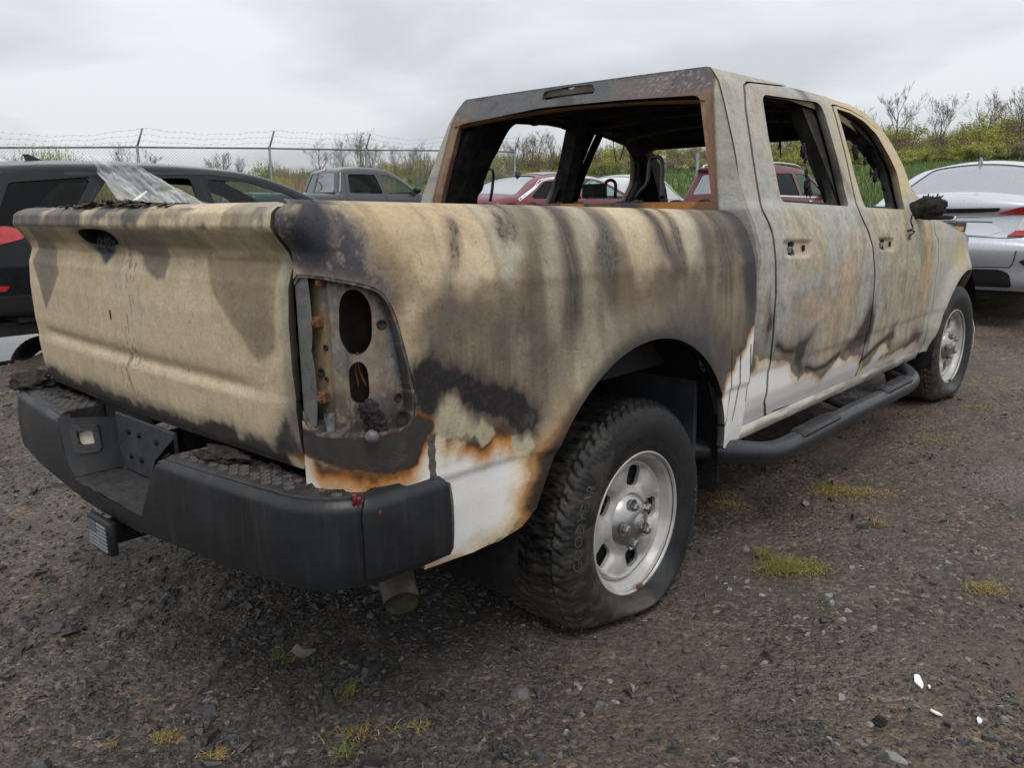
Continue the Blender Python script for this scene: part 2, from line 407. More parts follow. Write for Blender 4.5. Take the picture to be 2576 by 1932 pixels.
def ground_mat():
    M = Mat('wet_gravel_ground'); at = M.n.new('ShaderNodeAttribute'); at.attribute_name = 'Col'
    def vor(sc):
        v = M.n.new('ShaderNodeTexVoronoi'); v.inputs['Scale'].default_value = sc; M.l.new(M.tc.outputs['Object'], v.inputs['Vector']); s = M.n.new('ShaderNodeSeparateColor'); M.l.new(v.outputs['Color'], s.inputs[0]); return v.outputs['Distance'], s.outputs[0], s.outputs[1]
    d1, r1, q1 = vor(58); d2, r2, q2 = vor(135); patch = M.noise(1.6, 5, .6); grit = M.noise(420, 4, .7); mid = M.noise(24, 6, .65)
    g1 = M.ramp(r1, [(0, (.5,)*3), (.55, (.9,)*3), (.93, (1.45, 1.42, 1.38)), (1, (2.6, 2.55, 2.45))]); g2 = M.ramp(r2, [(0, (.6,)*3), (.6, (1.,)*3), (.95, (1.5, 1.47, 1.42)), (1, (2.4, 2.35, 2.3))])
    c = at.outputs['Color']; c = M.mix(1., c, M.ramp(mid, [(.3, (.75,)*3), (.7, (1.25, 1.22, 1.18))]), 'MULTIPLY'); c = M.mix(M.rng(patch, .40, .58, .25, .95), c, M.mix(1., c, g1, 'MULTIPLY')); c = M.mix(M.rng(patch, .35, .60, .35, .95), c, M.mix(1., c, g2, 'MULTIPLY')); c = M.mix(1., c, M.ramp(grit, [(.3, (.7,)*3), (.7, (1.3,)*3)]), 'MULTIPLY')
    M.set('Base Color', c); M.set('Roughness', at.outputs['Alpha']); M.set('Specular IOR Level', .5)
    h = M.n.new('ShaderNodeMath'); h.operation = 'MULTIPLY_ADD'; M.l.new(d1, h.inputs[0]); h.inputs[1].default_value = -.9; M.l.new(M.rng(d2, 0, 1, .4, 0), h.inputs[2]); h2 = M.n.new('ShaderNodeMath'); h2.operation = 'MULTIPLY_ADD'; M.l.new(grit, h2.inputs[0]); h2.inputs[1].default_value = .25; M.l.new(h.outputs[0], h2.inputs[2])
    M.bump(h2.outputs[0], .75, .010); return M.m
M_ground = ground_mat()
ang = np.concatenate([np.linspace(-180, -44, 40, endpoint=False), np.linspace(-42, 42, 460, endpoint=False), np.linspace(44, 180, 40)])
rad = np.concatenate([[.02, .3], np.geomspace(.8, 14, 400), np.geomspace(14.2, 100, 110), np.geomspace(110, 2200, 12)])
def gpos(a, r):
    th = YAW-np.radians(a); x, y = CAM[0]+r*np.cos(th), CAM[1]+r*np.sin(th)
    return np.stack([x, y, terr(x, y)], -1)
sheet('ground', ang, rad, gpos, M_ground, None, None, ground_col, flip=False, kind='structure')
Mw = Mat('puddle_water'); Mw.set('Base Color', (.02, .018, .015)); Mw.set('Roughness', .03); Mw.set('Specular IOR Level', .5); Mw.set('IOR', 1.33)
Mw.bump(Mw.noise(5, 3, .5), .04, .02)
xs = [p[0] for p in PUD]; ys = [p[1] for p in PUD]
sheet('puddle', np.linspace(min(xs), max(xs), 90), np.linspace(min(ys), max(ys), 60), lambda x, y: np.stack([x, y, PUDZ+0*x], -1), Mw.m, None, lambda u, v: sdPud(u, v)-.22+.3*(fbm(u*3, v*3, 1.)-.5), None, kind='structure')
# ================================================================== the burnt pickup
M_burn = vcol_mat('burnt_paint', 120, .15, .45, .003, .3, 0., .6)
M_soot = simple('soot_black', (.012, .012, .013), .85, 0, .5, 40, .5, .006, spec=.2)
M_char = simple('charred_debris', (.03, .026, .024), .9, 0, .7, 60, .7, .01, spec=.3)
M_inner = simple('sooty_steel', (.035, .032, .03), .8, .2, .6, 14, .4, .004, spec=.3)
M_rust = simple('rusted_steel', (.16, .07, .032), .85, .1, .55, 22, .5, .004, spec=.3)
def bumper_mat():
    M = Mat('weathered_black_plastic'); f = M.noise(5, 6, .65); d = M.noise(26, 6, .7, stretch=(1, 1, .12)); s_ = M.noise(140, 4, .7)
    c = M.ramp(f, [(.35, (.0055, .0065, .009)), (.7, (.011, .0125, .0155))])
    c = M.mix(M.rng(d, .50, .72, 0, .7), c, (.030, .030, .030)); c = M.mix(M.rng(s_, .66, .74, 0, .55), c, (.075, .068, .06)); M.set('Base Color', c)
    M.set('Roughness', M.rng(f, .35, .7, .34, .6)); M.set('Specular IOR Level', .45); M.bump(s_, .18, .002); return M.m
M_plastic = bumper_mat()
M_plasticw = simple('wet_grime_plastic', (.022, .021, .022), .6, 0, .5, 26, .6, .006)
M_dust = simple('dusty_plastic', (.075, .066, .060), .8, 0, .4, 40, .3, .003)
M_tube = simple('black_powder_coat', (.013, .016, .021), .34, 0, .3, 20, .08, .002, spec=.5)
M_steelw = simple('steel_wheel_paint', (.44, .43, .41), .45, .3, .3, 9, .06, .002)
M_cap = simple('chrome_cap', (.40, .39, .38), .3, .9, .15, 20, .03, .001)
M_lug = simple('dull_lug_steel', (.30, .28, .26), .4, .8, .2, 60, .1, .001)
M_galv = simple('heat_grey_steel', (.17, .185, .20), .62, .35, .35, 16, .3, .003)
M_clearlamp = simple('lamp_lens', (.45, .43, .36), .15, 0, .2, 60)
M_exh = simple('dirty_exhaust', (.20, .17, .13), .5, .6, .45, 25, .3, .003)
M_white = simple('white_paint_scrap', (.75, .74, .71), .5, 0, .1, 20)

truck = thing('burnt_pickup', 'burnt out white crew cab pickup truck with flat tyres and missing glass', 'pickup truck')

# ---- outer skin: half width as a function of height
_wb = table([.36, .42, .50, .60, .668, .678, .80, .95, 1.05, 1.125, 1.18, 1.24, 1.272, 1.30], [.925, .935, .950, .962, .966, .974, .979, .982, .979, .972, .955, .930, .905, .868], 1.6)
_wc = table([.36, .415, .455, .50, .56, .655, .668, .80, .95, 1.08, 1.16, 1.22, 1.27, 1.31, 1.50, 1.68, 1.75, 1.80, 1.84], [.90, .905, .915, .935, .952, .957, .964, .975, .980, .972, .956, .935, .910, .893, .822, .748, .715, .675, .60], 1.5)
ARC = (-.045, .37, .53); FARC = (3.57, .40, .475)
def Wbed(x, z):
    z = z+.023*x+.0225
    w = _wb(z); r = np.hypot(x-ARC[0], z-ARC[1])
    return w+.040*np.exp(-((r-.53)/.085)**2)*sst(.3, .42, z)
def Wcab(x, z):
    w = _wc(z); r = np.hypot(x-FARC[0], z-FARC[1])
    w = w+.035*np.exp(-((r-.475)/.08)**2)*sst(2.9, 3.1, x)
    b = np.clip((.795-x)/.075, 0, 1); w = w-.06*(1-np.sqrt(1-b*b*.98))
    f = np.clip((x-3.45)/.62, 0, 1); return w-.20*f**2.6
_tg = table([.70, .735, .78, .86, .885, .91, .94, 1.05, 1.13, 1.175, 1.20, 1.240, 1.255, 1.285, 1.300], [-1.088, -1.108, -1.118, -1.124, -1.122, -1.124, -1.127, -1.128, -1.122, -1.106, -1.116, -1.148, -1.156, -1.150, -1.128], .7)
LC = .30
def bed(s, z, sg=-1, off=0.):
    s = np.asarray(s, float); z = np.asarray(z, float)
    a = np.clip((-.95-s)/LC, 0, 1)*math.pi/2
    x = np.where(s >= -.95, s, -.95-(.168 if sg < 0 else .140)*np.sin(a)**.9); W = Wbed(x, z); k = 1-np.cos(a)**.8
    lat = np.sin(a)
    if sg < 0: x = x+np.minimum(_tg(z)+1.122, .004)*np.clip(a*2/math.pi, 0, 1)**2.5*sst(1.10, 1.18, z)*1.0
    return np.stack(np.broadcast_arrays(x+off*lat, sg*(W-(W-.8015)*k-off*np.cos(a)), z), -1)
def cab(x, z, sg=-1, off=0.):
    return np.stack(np.broadcast_arrays(x+0*z, sg*(Wcab(x, z)-off), z+0*x), -1)
zA = lambda l: [(x/2.4578, y/2.4578+450) for x, y in l]
zC = lambda l: [(x/2.4578+650, y/2.4578+450) for x, y in l]
zB = lambda l: [(x/2.4578, y/2.4578+850) for x, y in l]
zD = lambda l: [(x/1.8433+650, y/1.8433+950) for x, y in l]
zE = lambda l: [(x/2.765+1050, y/2.765+130) for x, y in l]
zF = lambda l: [(x/2.765+1776, y/2.765+180) for x, y in l]
zG = lambda l: [(x/2.676+1750, y/2.676+700) for x, y in l]
on_bed = lambda l: inv(bed, l, (-.4, .9))
on_corner = lambda l: inv(bed, l, (-1.05, .95))
on_cab = lambda l: inv(cab, l, (1.6, .9))

# ---- stain layers
TAN, TAN2, GREYT, BROWN = A3(.545, .44, .292), A3(.44, .34, .205), A3(.355, .335, .265), A3(.175, .12, .074)
SMOKE, BLK, PURP = A3(.155, .125, .095), A3(.020, .018, .019), A3(.085, .068, .066)
WHITE, CREAM, ORANGE, DKBR = A3(.80, .79, .765), A3(.72, .62, .42), A3(.50, .20, .035), A3(.085, .032, .015)
def white_edge(p, a, b, d, seed=0., crust=1., smoky=.6, wid=1.):
    """unburnt white paint where d<0, scorched rim and black crust along its edge"""
    j = (fbm(a*9+seed, b*9, seed, 4)-.5)*.05+(fbm(a*38, b*38, seed, 4, .6)-.5)*.022
    d = d+j
    w = sst(.38, .58, fbm(a*7, b*7, 3.1+seed, 3))
    p.mix(np.exp(-np.clip(d, 0, 1)/.045)*smoky*(d > 0), SMOKE, .7)
    p.mix(np.exp(-np.clip(d, 0, 1)/.020)*crust*(.3+.7*w)*(d > -.002), BLK, .75)
    p.mix(sst(.002, -.002, d), CREAM, .45)
    p.mix(sst(.0, -.040*wid, d), WHITE, .35)
    k = np.clip((.15+.85*w)*crust, 0, 1)
    p.mix(sst(-.040*wid, -.010*wid, d)*sst(.003, -.001, d)*k*.95, ORANGE, .5)
    p.mix(sst(-.016*wid, -.002, d)*sst(.003, .0, d)*k, DKBR, .6)
    dirt = sst(.5, .78, fbm(a*6, b*22, 5.5, 4))*(d < -.02); p.mix(dirt*.22, A3(.42, .37, .29))
def streak(pts, wpx, f, g=(-.4, .9)):
    P = f(pts)
    return [sd_seg(P[i], P[i+1], 0.) for i in range(len(P)-1)]
def seg_d(segs, a, b): return np.minimum.reduce([s(a, b) for s in segs])

_white1 = sd_poly(on_corner(zD([(180, 285), (200, 330), (255, 360), (265, 395), (300, 445), (400, 425), (470, 430), (530, 465)]))+on_bed(zD([(600, 462), (680, 425), (715, 350), (745, 285), (820, 250), (860, 238), (880, 290), (905, 262), (945, 280), (965, 255), (985, 285), (1000, 262), (1040, 325), (1090, 252), (1180, 258), (1265, 335), (1262, 420), (1250, 500), (1225, 610), (1190, 680), (1130, 730), (1040, 790)]))+[(-.62, .40), (-1.2, .40), (-1.3, .60), (-1.28, .72)])
_flake = sd_poly(on_bed(zD([(815, 180), (870, 80), (905, 75), (985, 150), (1090, 240), (1100, 262), (1040, 330), (1000, 262), (985, 285), (965, 255), (945, 280), (880, 290), (820, 250)])))
_flake2 = sd_poly(on_bed(zD([(1170, 270), (1260, 260), (1290, 320), (1265, 340), (1180, 345)])))
_white2 = sd_poly(on_bed(zG([(30, 1245), (105, 1080), (150, 900), (185, 770), (215, 660), (250, 600), (265, 520), (300, 500), (330, 470), (352, 400), (380, 330), (412, 262)]))+[(.80, .70), (.80, .36), (.30, .36)])
_drips2 = [on_bed(zG(l)) for l in ([(245, 480), (230, 800), (188, 1010)], [(302, 470), (285, 760), (246, 955)], [(395, 440), (370, 640), (337, 820)], [(372, 450), (357, 715)])]
_crust = sd_poly(on_bed(zC([(1000, 1110), (1090, 1085), (1200, 1180), (1280, 1200), (1420, 1260), (1560, 1330), (1715, 1400), (1700, 1545), (1540, 1560), (1430, 1480), (1300, 1400), (1220, 1330), (1100, 1330), (1080, 1420), (1040, 1500), (960, 1530), (985, 1440), (965, 1250)])))
_brown_smoke = sd_poly(on_bed(zC([(1080, 860), (1400, 760), (1700, 820), (1790, 1000), (1800, 1300), (1700, 1500), (1450, 1450), (1200, 1280), (1050, 1150)])))  # broad smoky brown-grey stain in the middle of the bed side
_corner = sd_poly(on_corner(zC([(120, 165), (480, 160), (600, 300), (700, 470), (800, 680), (560, 615), (160, 565)])))
_low_lamp = sd_poly(on_corner(zC([(225, 1570), (300, 1590), (640, 1620), (880, 1580), (985, 1500), (1060, 1540), (1000, 1640), (960, 1740), (800, 1790), (640, 1760), (400, 1720), (300, 1680)])))
_st = [(on_bed(zC([(1190, 285), (1195, 660)])), .012, .55), (on_bed(zC([(1480, 235), (1500, 400)])), .016, .5), (on_bed(zC([(1540, 200), (1560, 390)])), .014, .5),
       (on_bed(zC([(1830, 190), (1900, 380), (1935, 560), (1940, 850), (1900, 1080)])), .030, .93), (on_bed(zC([(2120, 265), (2160, 480), (2170, 700), (2140, 900)])), .030, .7),
       (on_bed(zE([(1600, 1130), (1700, 1300), (1790, 1450), (1800, 1700)])), .026, .92), (on_bed(zE([(1720, 1130), (1800, 1300), (1850, 1600)])), .018, .6)]
_tongue = sd_poly(on_bed(zE([(1265, 1170), (1310, 1210), (1390, 1340), (1400, 1470), (1330, 1600), (1250, 1480), (1245, 1350), (1285, 1260)])))
_bands = [(on_bed(zF([(-60, 1010), (10, 1180), (30, 1400), (20, 1600)])), .022, .7), (on_bed(zF([(20, 1005), (85, 1180), (95, 1500)])), .014, .0), (on_bed(zC([(1640, 190), (1700, 420), (1710, 640), (1690, 800)])), .021, .45), (on_bed(zF([(60, 1010), (130, 1150), (150, 1350), (150, 1600)])), .05, .75), (on_bed(zF([(190, 1000), (280, 1150), (310, 1400), (320, 1700)])), .055, .95)]
def paint_bed(P, s, z):
    n = len(s); ws = s+(fbm(s*4, z*4, 1.3, 3)-.5)*.05; wz = z+(fbm(s*4, z*4, 7.7, 3)-.5)*.05
    p = Paint(n, TAN, .62)
    p.mix(sst(.42, .66, fbm(s*3, z*2, 2., 4)), TAN2); p.mix(sst(.5, .72, fbm(s*2.2+4, z*1.6, 5., 4))*.8, GREYT)
    p.mix(sst(1.10, .80, z)*.55, A3(.27, .215, .145)*1.15)
    vs = fbm(s*26, z*1.7, 9., 4)                                     # run-off streaks
    p.mix(sst(.52, .78, vs)*.38, BROWN); p.mix(sst(.56, .8, 1-vs)*.25, A3(.60, .52, .38))
    # brown clouds below the shoulder
    cl = sst(.45, .62, fbm(s*5, z*5, 12., 4))*sst(1.26, 1.16, z)*sst(.93, 1.06, z); p.mix(cl*.8, BROWN)
    p.mix(sst(.3, 0, np.abs(z-1.10)/.09)*.35*sst(.4, .6, fbm(s*4, z*1, 3.)), BROWN*.7)
    sh = _brown_smoke(ws+(fbm(s*7, z*3, 41., 4)-.5)*.12, wz+(fbm(s*7, z*5, 51., 4)-.5)*.14); p.mix(sst(.10, -.04, sh)*(.72+.28*sst(.3, .6, vs)), A3(.135, .11, .08)); p.mix(sst(.02, -.06, sh)*sst(.46, .6, fbm(s*12, z*7, 61., 5, .6))*.6, A3(.105, .085, .065))
    for kk, (pl, w, a) in enumerate(_st+_bands):
        A = np.array(pl); L = np.r_[0, np.cumsum(np.hypot(*np.diff(A, axis=0).T))]; best = np.full(n, 9.); tt = np.zeros(n)
        sx = s+(fbm(s*9, z*2.2, 8.+kk)-.5)*.035
        for i in range(len(A)-1):
            e_ = A[i+1]-A[i]; t_ = np.clip(((sx-A[i][0])*e_[0]+(z-A[i][1])*e_[1])/(e_@e_), 0, 1); d = np.hypot(sx-A[i][0]-t_*e_[0], z-A[i][1]-t_*e_[1]); m_ = d < best; best = np.where(m_, d, best); tt = np.where(m_, (L[i]+t_*(L[i+1]-L[i]))/L[-1], tt)
        lines = fbm(s*75, z*2.2, 20.+kk, 4, .65); wd = w*(.75+.6*fbm(tt*5, tt*0+kk, 4.))
        end = sst(1.12, .62, tt+.5*(fbm(s*30, z*6, 31.)-.5))*sst(-.22, -.04, tt+.3*(fbm(s*40, z*9, 33.)-.5)); m_ = sst(wd*1.9, wd*.3, best+(lines-.5)*w*.9)*end
        p.mix(sst(w*3.6, w*.6, best+(lines-.5)*w)*.5*end, BROWN*.8); p.mix(m_*a*(.72+.28*sst(.35, .6, lines)), PURP*.42 if w > .02 else PURP*.75)
        if w < .02: p.mix(sst(wd*1.6, wd*.4, best)*sst(.55, .62, fbm(s*150, z*110, 5., 4, .7))*end*.8, BLK)
    tg = _tongue(s+(fbm(s*30, z*30, 1.)-.5)*.02, z); p.mix(sst(.012, -.008, tg)*.85, A3(.12, .11, .09)); p.mix(sst(.0, -.01, tg)*sst(.50, .58, fbm(s*130, z*130, 2., 4, .7))*.6, BLK)
    r = np.hypot(s-ARC[0], z-ARC[1]); ang = np.arctan2(z-ARC[1], s-ARC[0])
    wa = sst(2.4, 1.5, ang)*(.55+.45*sst(1.6, .7, ang)); rj = r+(fbm(ang*6, r*6, 4.)-.5)*.09
    p.mix(sst(.98, .60, rj+(fbm(s*16, z*3, 82., 4)-.5)*.16)*wa*.8, A3(.085, .068, .054)); p.mix(sst(.80, .56, rj)*wa*.9, A3(.052, .045, .043)); p.mix(sst(.64, .54, rj)*wa, BLK)
    p.mix(sst(.575, .535, r)*sst(.2, .5, z)*.85, A3(.03, .027, .026))
    lipb = sst(.60, .545, rj)*sst(1.5, 2.6, ang)*sst(.78, .60, z); BACK = lipb
    fe = sst(.45, .70, s)*sst(.56, .8, z); p.mix(fe*(.3+.45*sst(.35, .6, vs)), PURP*.6)
    p.mix(sst(.56, .68, s+(fbm(s*9, z*4, 77.)-.5)*.10)*.88*sst(.55, .7, z), A3(.034, .032, .038))
    cz = sst(.05, -.04, np.where(s < -1.1, _corner(np.minimum(np.maximum(ws, -1.22), 9), wz), _corner(ws, wz))); mo = fbm(s*16, z*16, 6., 5, .6)
    p.mix(cz*.9, A3(.16, .135, .115)); p.mix(cz*sst(.44, .56, mo), A3(.045, .042, .05)); p.mix(cz*sst(.5, .56, fbm(s*34, z*34, 16., 4, .6))*.7, A3(.06, .055, .055)); p.mix(cz*sst(.56, .66, fbm(s*70, z*70, 6.5, 5, .7))*.6, A3(.27, .225, .17))
    for cx, cy, rr in zip(*([a[0] for a in on_corner(zC([(320, 205), (300, 370)]))], [a[1] for a in on_corner(zC([(320, 205), (300, 370)]))], (.045, .055))):
        p.mix(sst(rr*1.3, rr*.6, np.hypot(ws-cx, wz-cy))*.92, A3(.018, .02, .028))
    p.mix(sst(.0, -.02, _flake(s, z)+(fbm(s*50, z*50, 1.)-.5)*.012), A3(.36, .32, .215), .7)
    white_edge(p, s, z, _white1(s, z), 1., 1., .35, 1.9); white_edge(p, s, z, _white2(s, z), 4., .55, .8)
    for fl in (_flake, _flake2):
        d = fl(s, z)+(fbm(s*60, z*60, 2.)-.5)*.012; p.mix(sst(.003, -.003, d), A3(.40, .36, .25)*(.85+.3*fbm(s*40, z*8, 3.)[:, None]), .7)
    cz = _crust(ws+(fbm(s*16, z*16, 3., 5, .6)-.5)*.07, wz+(fbm(s*22, z*7, 13., 5, .6)-.5)*.09); p.mix(sst(.035, -.005, cz)*.9, A3(.075, .06, .052), .8); p.mix(sst(.004, -.008, cz), BLK, .85)
    p.mix(sst(-.004, -.02, cz)*sst(.47, .62, fbm(s*26, z*26, 1., 6, .68))*.7*sst(-.66, -.50, s), A3(.105, .082, .072)); p.mix(sst(.0, -.01, cz)*sst(.60, .68, fbm(s*120, z*120, 1., 4, .7))*.12, A3(.16, .13, .11))
    ll = _low_lamp(s, z)-.012+(fbm(s*22, z*22, 2., 5, .6)-.5)*.03; p.mix(sst(.022, .0, ll)*.55*(.25+.65*sst(.4, .6, fbm(s*9, z*9, 12.))), ORANGE*.7, .5); p.mix(sst(.006, -.002, ll), DKBR*.6); p.mix(sst(.0, -.008, ll), A3(.040, .034, .034), .6); p.mix(sst(-.01, -.03, ll)*sst(.5, .65, fbm(s*14, z*14, 22., 4))*.5, A3(.10, .08, .075))
    rj2 = r+(fbm(s*26, z*26, 4., 4)-.5)*.06; lb = sst(.62, .56, rj2)*(s < -.2)*sst(.80, .62, z); p.mix(lb*.9, ORANGE*.75, .5); p.mix(sst(.585, .545, rj2)*(s < -.2)*sst(.82, .66, z), A3(.035, .025, .02), .7)
    for pl in _drips2:
        d = seg_d([sd_seg(pl[i], pl[i+1], 0) for i in range(len(pl)-1)], s, z); p.mix(sst(.0065, .0025, d), A3(.03, .026, .025))
    return p.out()

_whitec = sd_poly(on_cab(zG([(385, 600), (405, 490), (470, 545), (500, 560), (550, 570), (600, 560), (640, 590), (655, 650), (690, 692), (735, 640), (790, 640), (850, 655), (910, 600), (965, 525), (1010, 560), (1060, 520), (1110, 540), (1120, 600), (1170, 560), (1240, 450), (1270, 440), (1290, 500), (1240, 535), (1320, 510), (1400, 470), (1480, 420), (1505, 470), (1520, 520)]))+[(2.95, .30), (.6, .30), (.6, .60)])
_csoot = [sd_poly(on_cab(zG(l))) for l in ([(540, 400), (590, 460), (640, 480), (700, 400), (790, 375), (760, 440), (720, 540), (740, 600), (700, 650), (655, 610), (655, 520), (600, 500), (560, 480)], [(960, 520), (1060, 400), (1130, 280), (1185, 130), (1195, 300), (1160, 430), (1100, 470)],
          [(1290, 490), (1280, 410), (1350, 305), (1330, 400), (1300, 440)], [(1340, 500), (1400, 455), (1480, 370), (1560, 320), (1545, 400), (1460, 430)], [(420, 160), (500, 110), (520, 300), (490, 420), (470, 330)])]
_cline = [on_cab(zG(l)) for l in ([(740, 600), (800, 615), (870, 590), (930, 540), (970, 505)], [(1105, 560), (1150, 520), (1200, 470), (1300, 390)], [(545, 450), (600, 490), (650, 490)])]
def paint_cab(P, x, z):
    n = len(x); p = Paint(n, A3(.365, .36, .315), .55)
    wx = x+(fbm(x*4, z*4, 1.3, 3)-.5)*.12; wz = z+(fbm(x*4, z*4, 7.7, 3)-.5)*.12
    p.mix(sst(.44, .64, fbm(x*2.6, z*1.5, 2., 4)), A3(.43, .365, .26)); p.mix(sst(.5, .68, fbm(x*3.3, z*2.3, 15., 4))*.8, A3(.285, .305, .305))
    p.mix(sst(.42, .12, np.hypot((wx-1.45)/1.1, (wz-.86)/.9))*.75*sst(.3, .6, fbm(x*6, z*4, 3., 4)), A3(.47, .335, .225))
    p.mix(sst(.55, .7, fbm(x*8, z*8, 31., 4))*sst(.5, .2, np.abs(x-1.45))*sst(.4, .2, np.abs(z-.85))*.7, A3(.52, .34, .22))
    fr = sst(1.95, 2.2, wx)*sst(3.0, 2.85, x); p.mix(fr*.7*sst(.3, .6, fbm(x*5, z*.8, 6., 4)), A3(.46, .38, .25)); p.mix(sst(.16, .02, np.abs(wx-2.80))*.75*sst(1.35, 1.2, z)*sst(.5, .8, z), A3(.50, .34, .15))
    p.mix(sst(.018, .004, np.abs(x-2.42+.06*(z-.9)))*.5*sst(.62, .7, z)*sst(1.15, 1.0, z), A3(.23, .14, .07))
    vs = fbm(x*22, z*1.6, 9., 4); p.mix(sst(.52, .78, vs)*.3, A3(.25, .20, .14)); p.mix(sst(.55, .8, 1-vs)*.3, A3(.52, .50, .44))
    p.mix(sst(.55, .7, fbm(x*9, z*9, 44., 4))*.35, A3(.24, .22, .19))
    p.mix(sst(.48, .64, fbm(x*15, z*10, 54., 6, .65))*.42, A3(.21, .185, .15)); p.mix(sst(.54, .68, fbm(x*18, z*13, 64., 6, .65))*.35, A3(.52, .48, .40)); p.mix(sst(.56, .66, fbm(x*60, z*45, 74., 5, .7))*.35, A3(.17, .15, .13))
    up = sst(1.28, 1.36, z); p.mix(up*.4, A3(.36, .36, .32)); p.mix(up*sst(1.6, 2.2, x)*.85, A3(.56, .435, .25)); p.mix(up*sst(.95, .74, x)*.4, A3(.42, .38, .28))
    p.mix(sst(.86, .755, x)*sst(.35, .6, fbm(x*14, z*5, 3.))*.75*sst(1.2, 1.3, z), A3(.17, .12, .09))
    p.mix(sst(1.90, 1.72, np.abs(x-1.83)*2+1.66)*up*.0, BLK)
    b = sst(.09, .02, np.abs(x-1.78+.30*(z-1.30)))*up; p.mix(b*.75*sst(.3, .55, fbm(x*20, z*9, 8., 4)), A3(.08, .08, .085)); 
    p.mix(sst(.035, .005, np.abs(z-1.285))*.5, A3(.5, .49, .44))
    for cx, cz, rr in ((1.16, .745, .05), (1.13, .69, .03), (2.18, .765, .035), (2.05, .755, .022)):
        p.mix(sst(rr, rr*.5, np.hypot(wx-cx, wz-cz))*.5, A3(.22, .25, .26) if cx < 2 else A3(.12, .13, .13))
    for f in _csoot:
        d = f(x+(fbm(x*14, z*14, 3.)-.5)*.06, z+(fbm(x*14, z*14, 9.)-.5)*.06); p.mix(sst(.05, -.01, d)*.75, A3(.14, .105, .08)); p.mix(sst(.004, -.02, d)*.92, A3(.028, .025, .027))
    white_edge(p, x, z, _whitec(x, z), 8., .35, .75)
    for pl in _cline:
        d = seg_d([sd_seg(pl[i], pl[i+1], 0) for i in range(len(pl)-1)], x+(fbm(x*20, z*20, 3.)-.5)*.03, z); p.mix(sst(.03, .004, d)*.9, A3(.10, .07, .05)); p.mix(sst(.011, .002, d), BLK)
    fx = sst(2.86, 2.95, x); p.mix(fx*.75, A3(.45, .43, .37)); p.mix(fx*sst(.14, .03, np.hypot((wx-3.42)*.6, wz-.98))*.8, A3(.46, .37, .2)); p.mix(fx*sst(.5, .8, vs)*.3, A3(.3, .26, .2))
    return p.out()
def paint_soot(P, u, v):
    x, y, z = P.T; p = Paint(len(x), A3(.026, .024, .024), .8)
    p.mix(sst(.5, .75, fbm(x*12, y*12+z*6, z*12, 4))*.6, A3(.07, .062, .055)); return p.out()

# ---- bedside, tail light opening
ZB = lambda x: 1.2735-.023*x
_tl = on_corner([(724, 690), (790, 690), (894, 708), (948, 724), (972, 745), (994, 785), (1010, 840), (1026, 900), (1044, 980), (1046, 1040), (1035, 1072), (992, 1090), (894, 1101), (765, 1094)])
_tls = [a[0] for a in _tl]
TL = chaikin([(-1.275, _tl[0][1])]+_tl[1:13]+[(-1.275, _tl[13][1])], 2)
sdTL = sd_poly(TL)
bed_out = sd_poly([(-1.25, .64), (-.905, .64), (-.905, .452), (-.74, .440), (-.66, .447), (-.60, .475), (-.565, .51), (-.5, .55), (.40, .50), (.455, .455), (.50, .43), (.688, .418), (.69, 1.35), (-1.25, 1.35)])
bed_sdf = S_(bed_out, sd_circ(*ARC), sdTL)
nb_s = np.concatenate([np.linspace(-1.25, .70, 400)])
def bed_pos(sg, off=0.): return lambda s, v: bed(s, v, sg, off)
def rail_clip(f): return lambda s, z: np.maximum(f(s, z), z-ZB(s))
bs = sheet('bed_side', nb_s, np.linspace(.40, 1.34, 190), bed_pos(-1), M_burn, truck, rail_clip(bed_sdf), paint_bed, flange=lambda P, s, z: np.where((s < -1.2)[:, None], np.array([.04, .0, 0]), np.array([0, .028, 0])), dark=(.25, .06), label='scorched right bed side, tan primer with black streaks and a white lower edge')
bs['kind_note'] = 'panel'; del bs['kind_note']
sheet('bed_side', np.linspace(-1.25, .70, 120), np.linspace(.40, 1.34, 60), bed_pos(1), M_burn, truck, rail_clip(bed_out), paint_bed, flange=(0, -.028, 0), flip=True, label='scorched left bed side')
for sg in (-1, 1):       # rail cap, inner wall
    def rail(s, v, sg=sg):
        e = bed(s, ZB(s)-.001, sg); k = np.clip(v, 0, 1)
        y = e[..., 1]-sg*.095*k; z = e[..., 2]+.014*np.sin(np.clip(k*1.25, 0, 1)*math.pi)*.6+.006*k
        return np.stack([e[..., 0]+.03*k*(s < -1.1), y, z], -1)
    sheet('bed_rail', np.linspace(-1.23, .69, 160), np.linspace(0, 1, 9), rail, M_burn, truck, None, lambda P, s, v: paint_bed(P, s, np.full(len(s), 1.275)), flange=(0, 0, -.06), flip=(sg > 0))
    sheet('bed_wall', np.linspace(-1.10, .67, 30), np.linspace(.74, 1.27, 14), lambda s, z, sg=sg: np.stack([s, sg*(.80+0*s), z], -1), M_burn, truck, None, paint_soot)
sheet('bed_floor', np.linspace(-1.08, .68, 60), np.linspace(-.80, .80, 30), lambda s, y: np.stack([s, y, .76+.008*np.sign(np.sin(y*60))], -1), M_burn, truck, None, paint_soot)
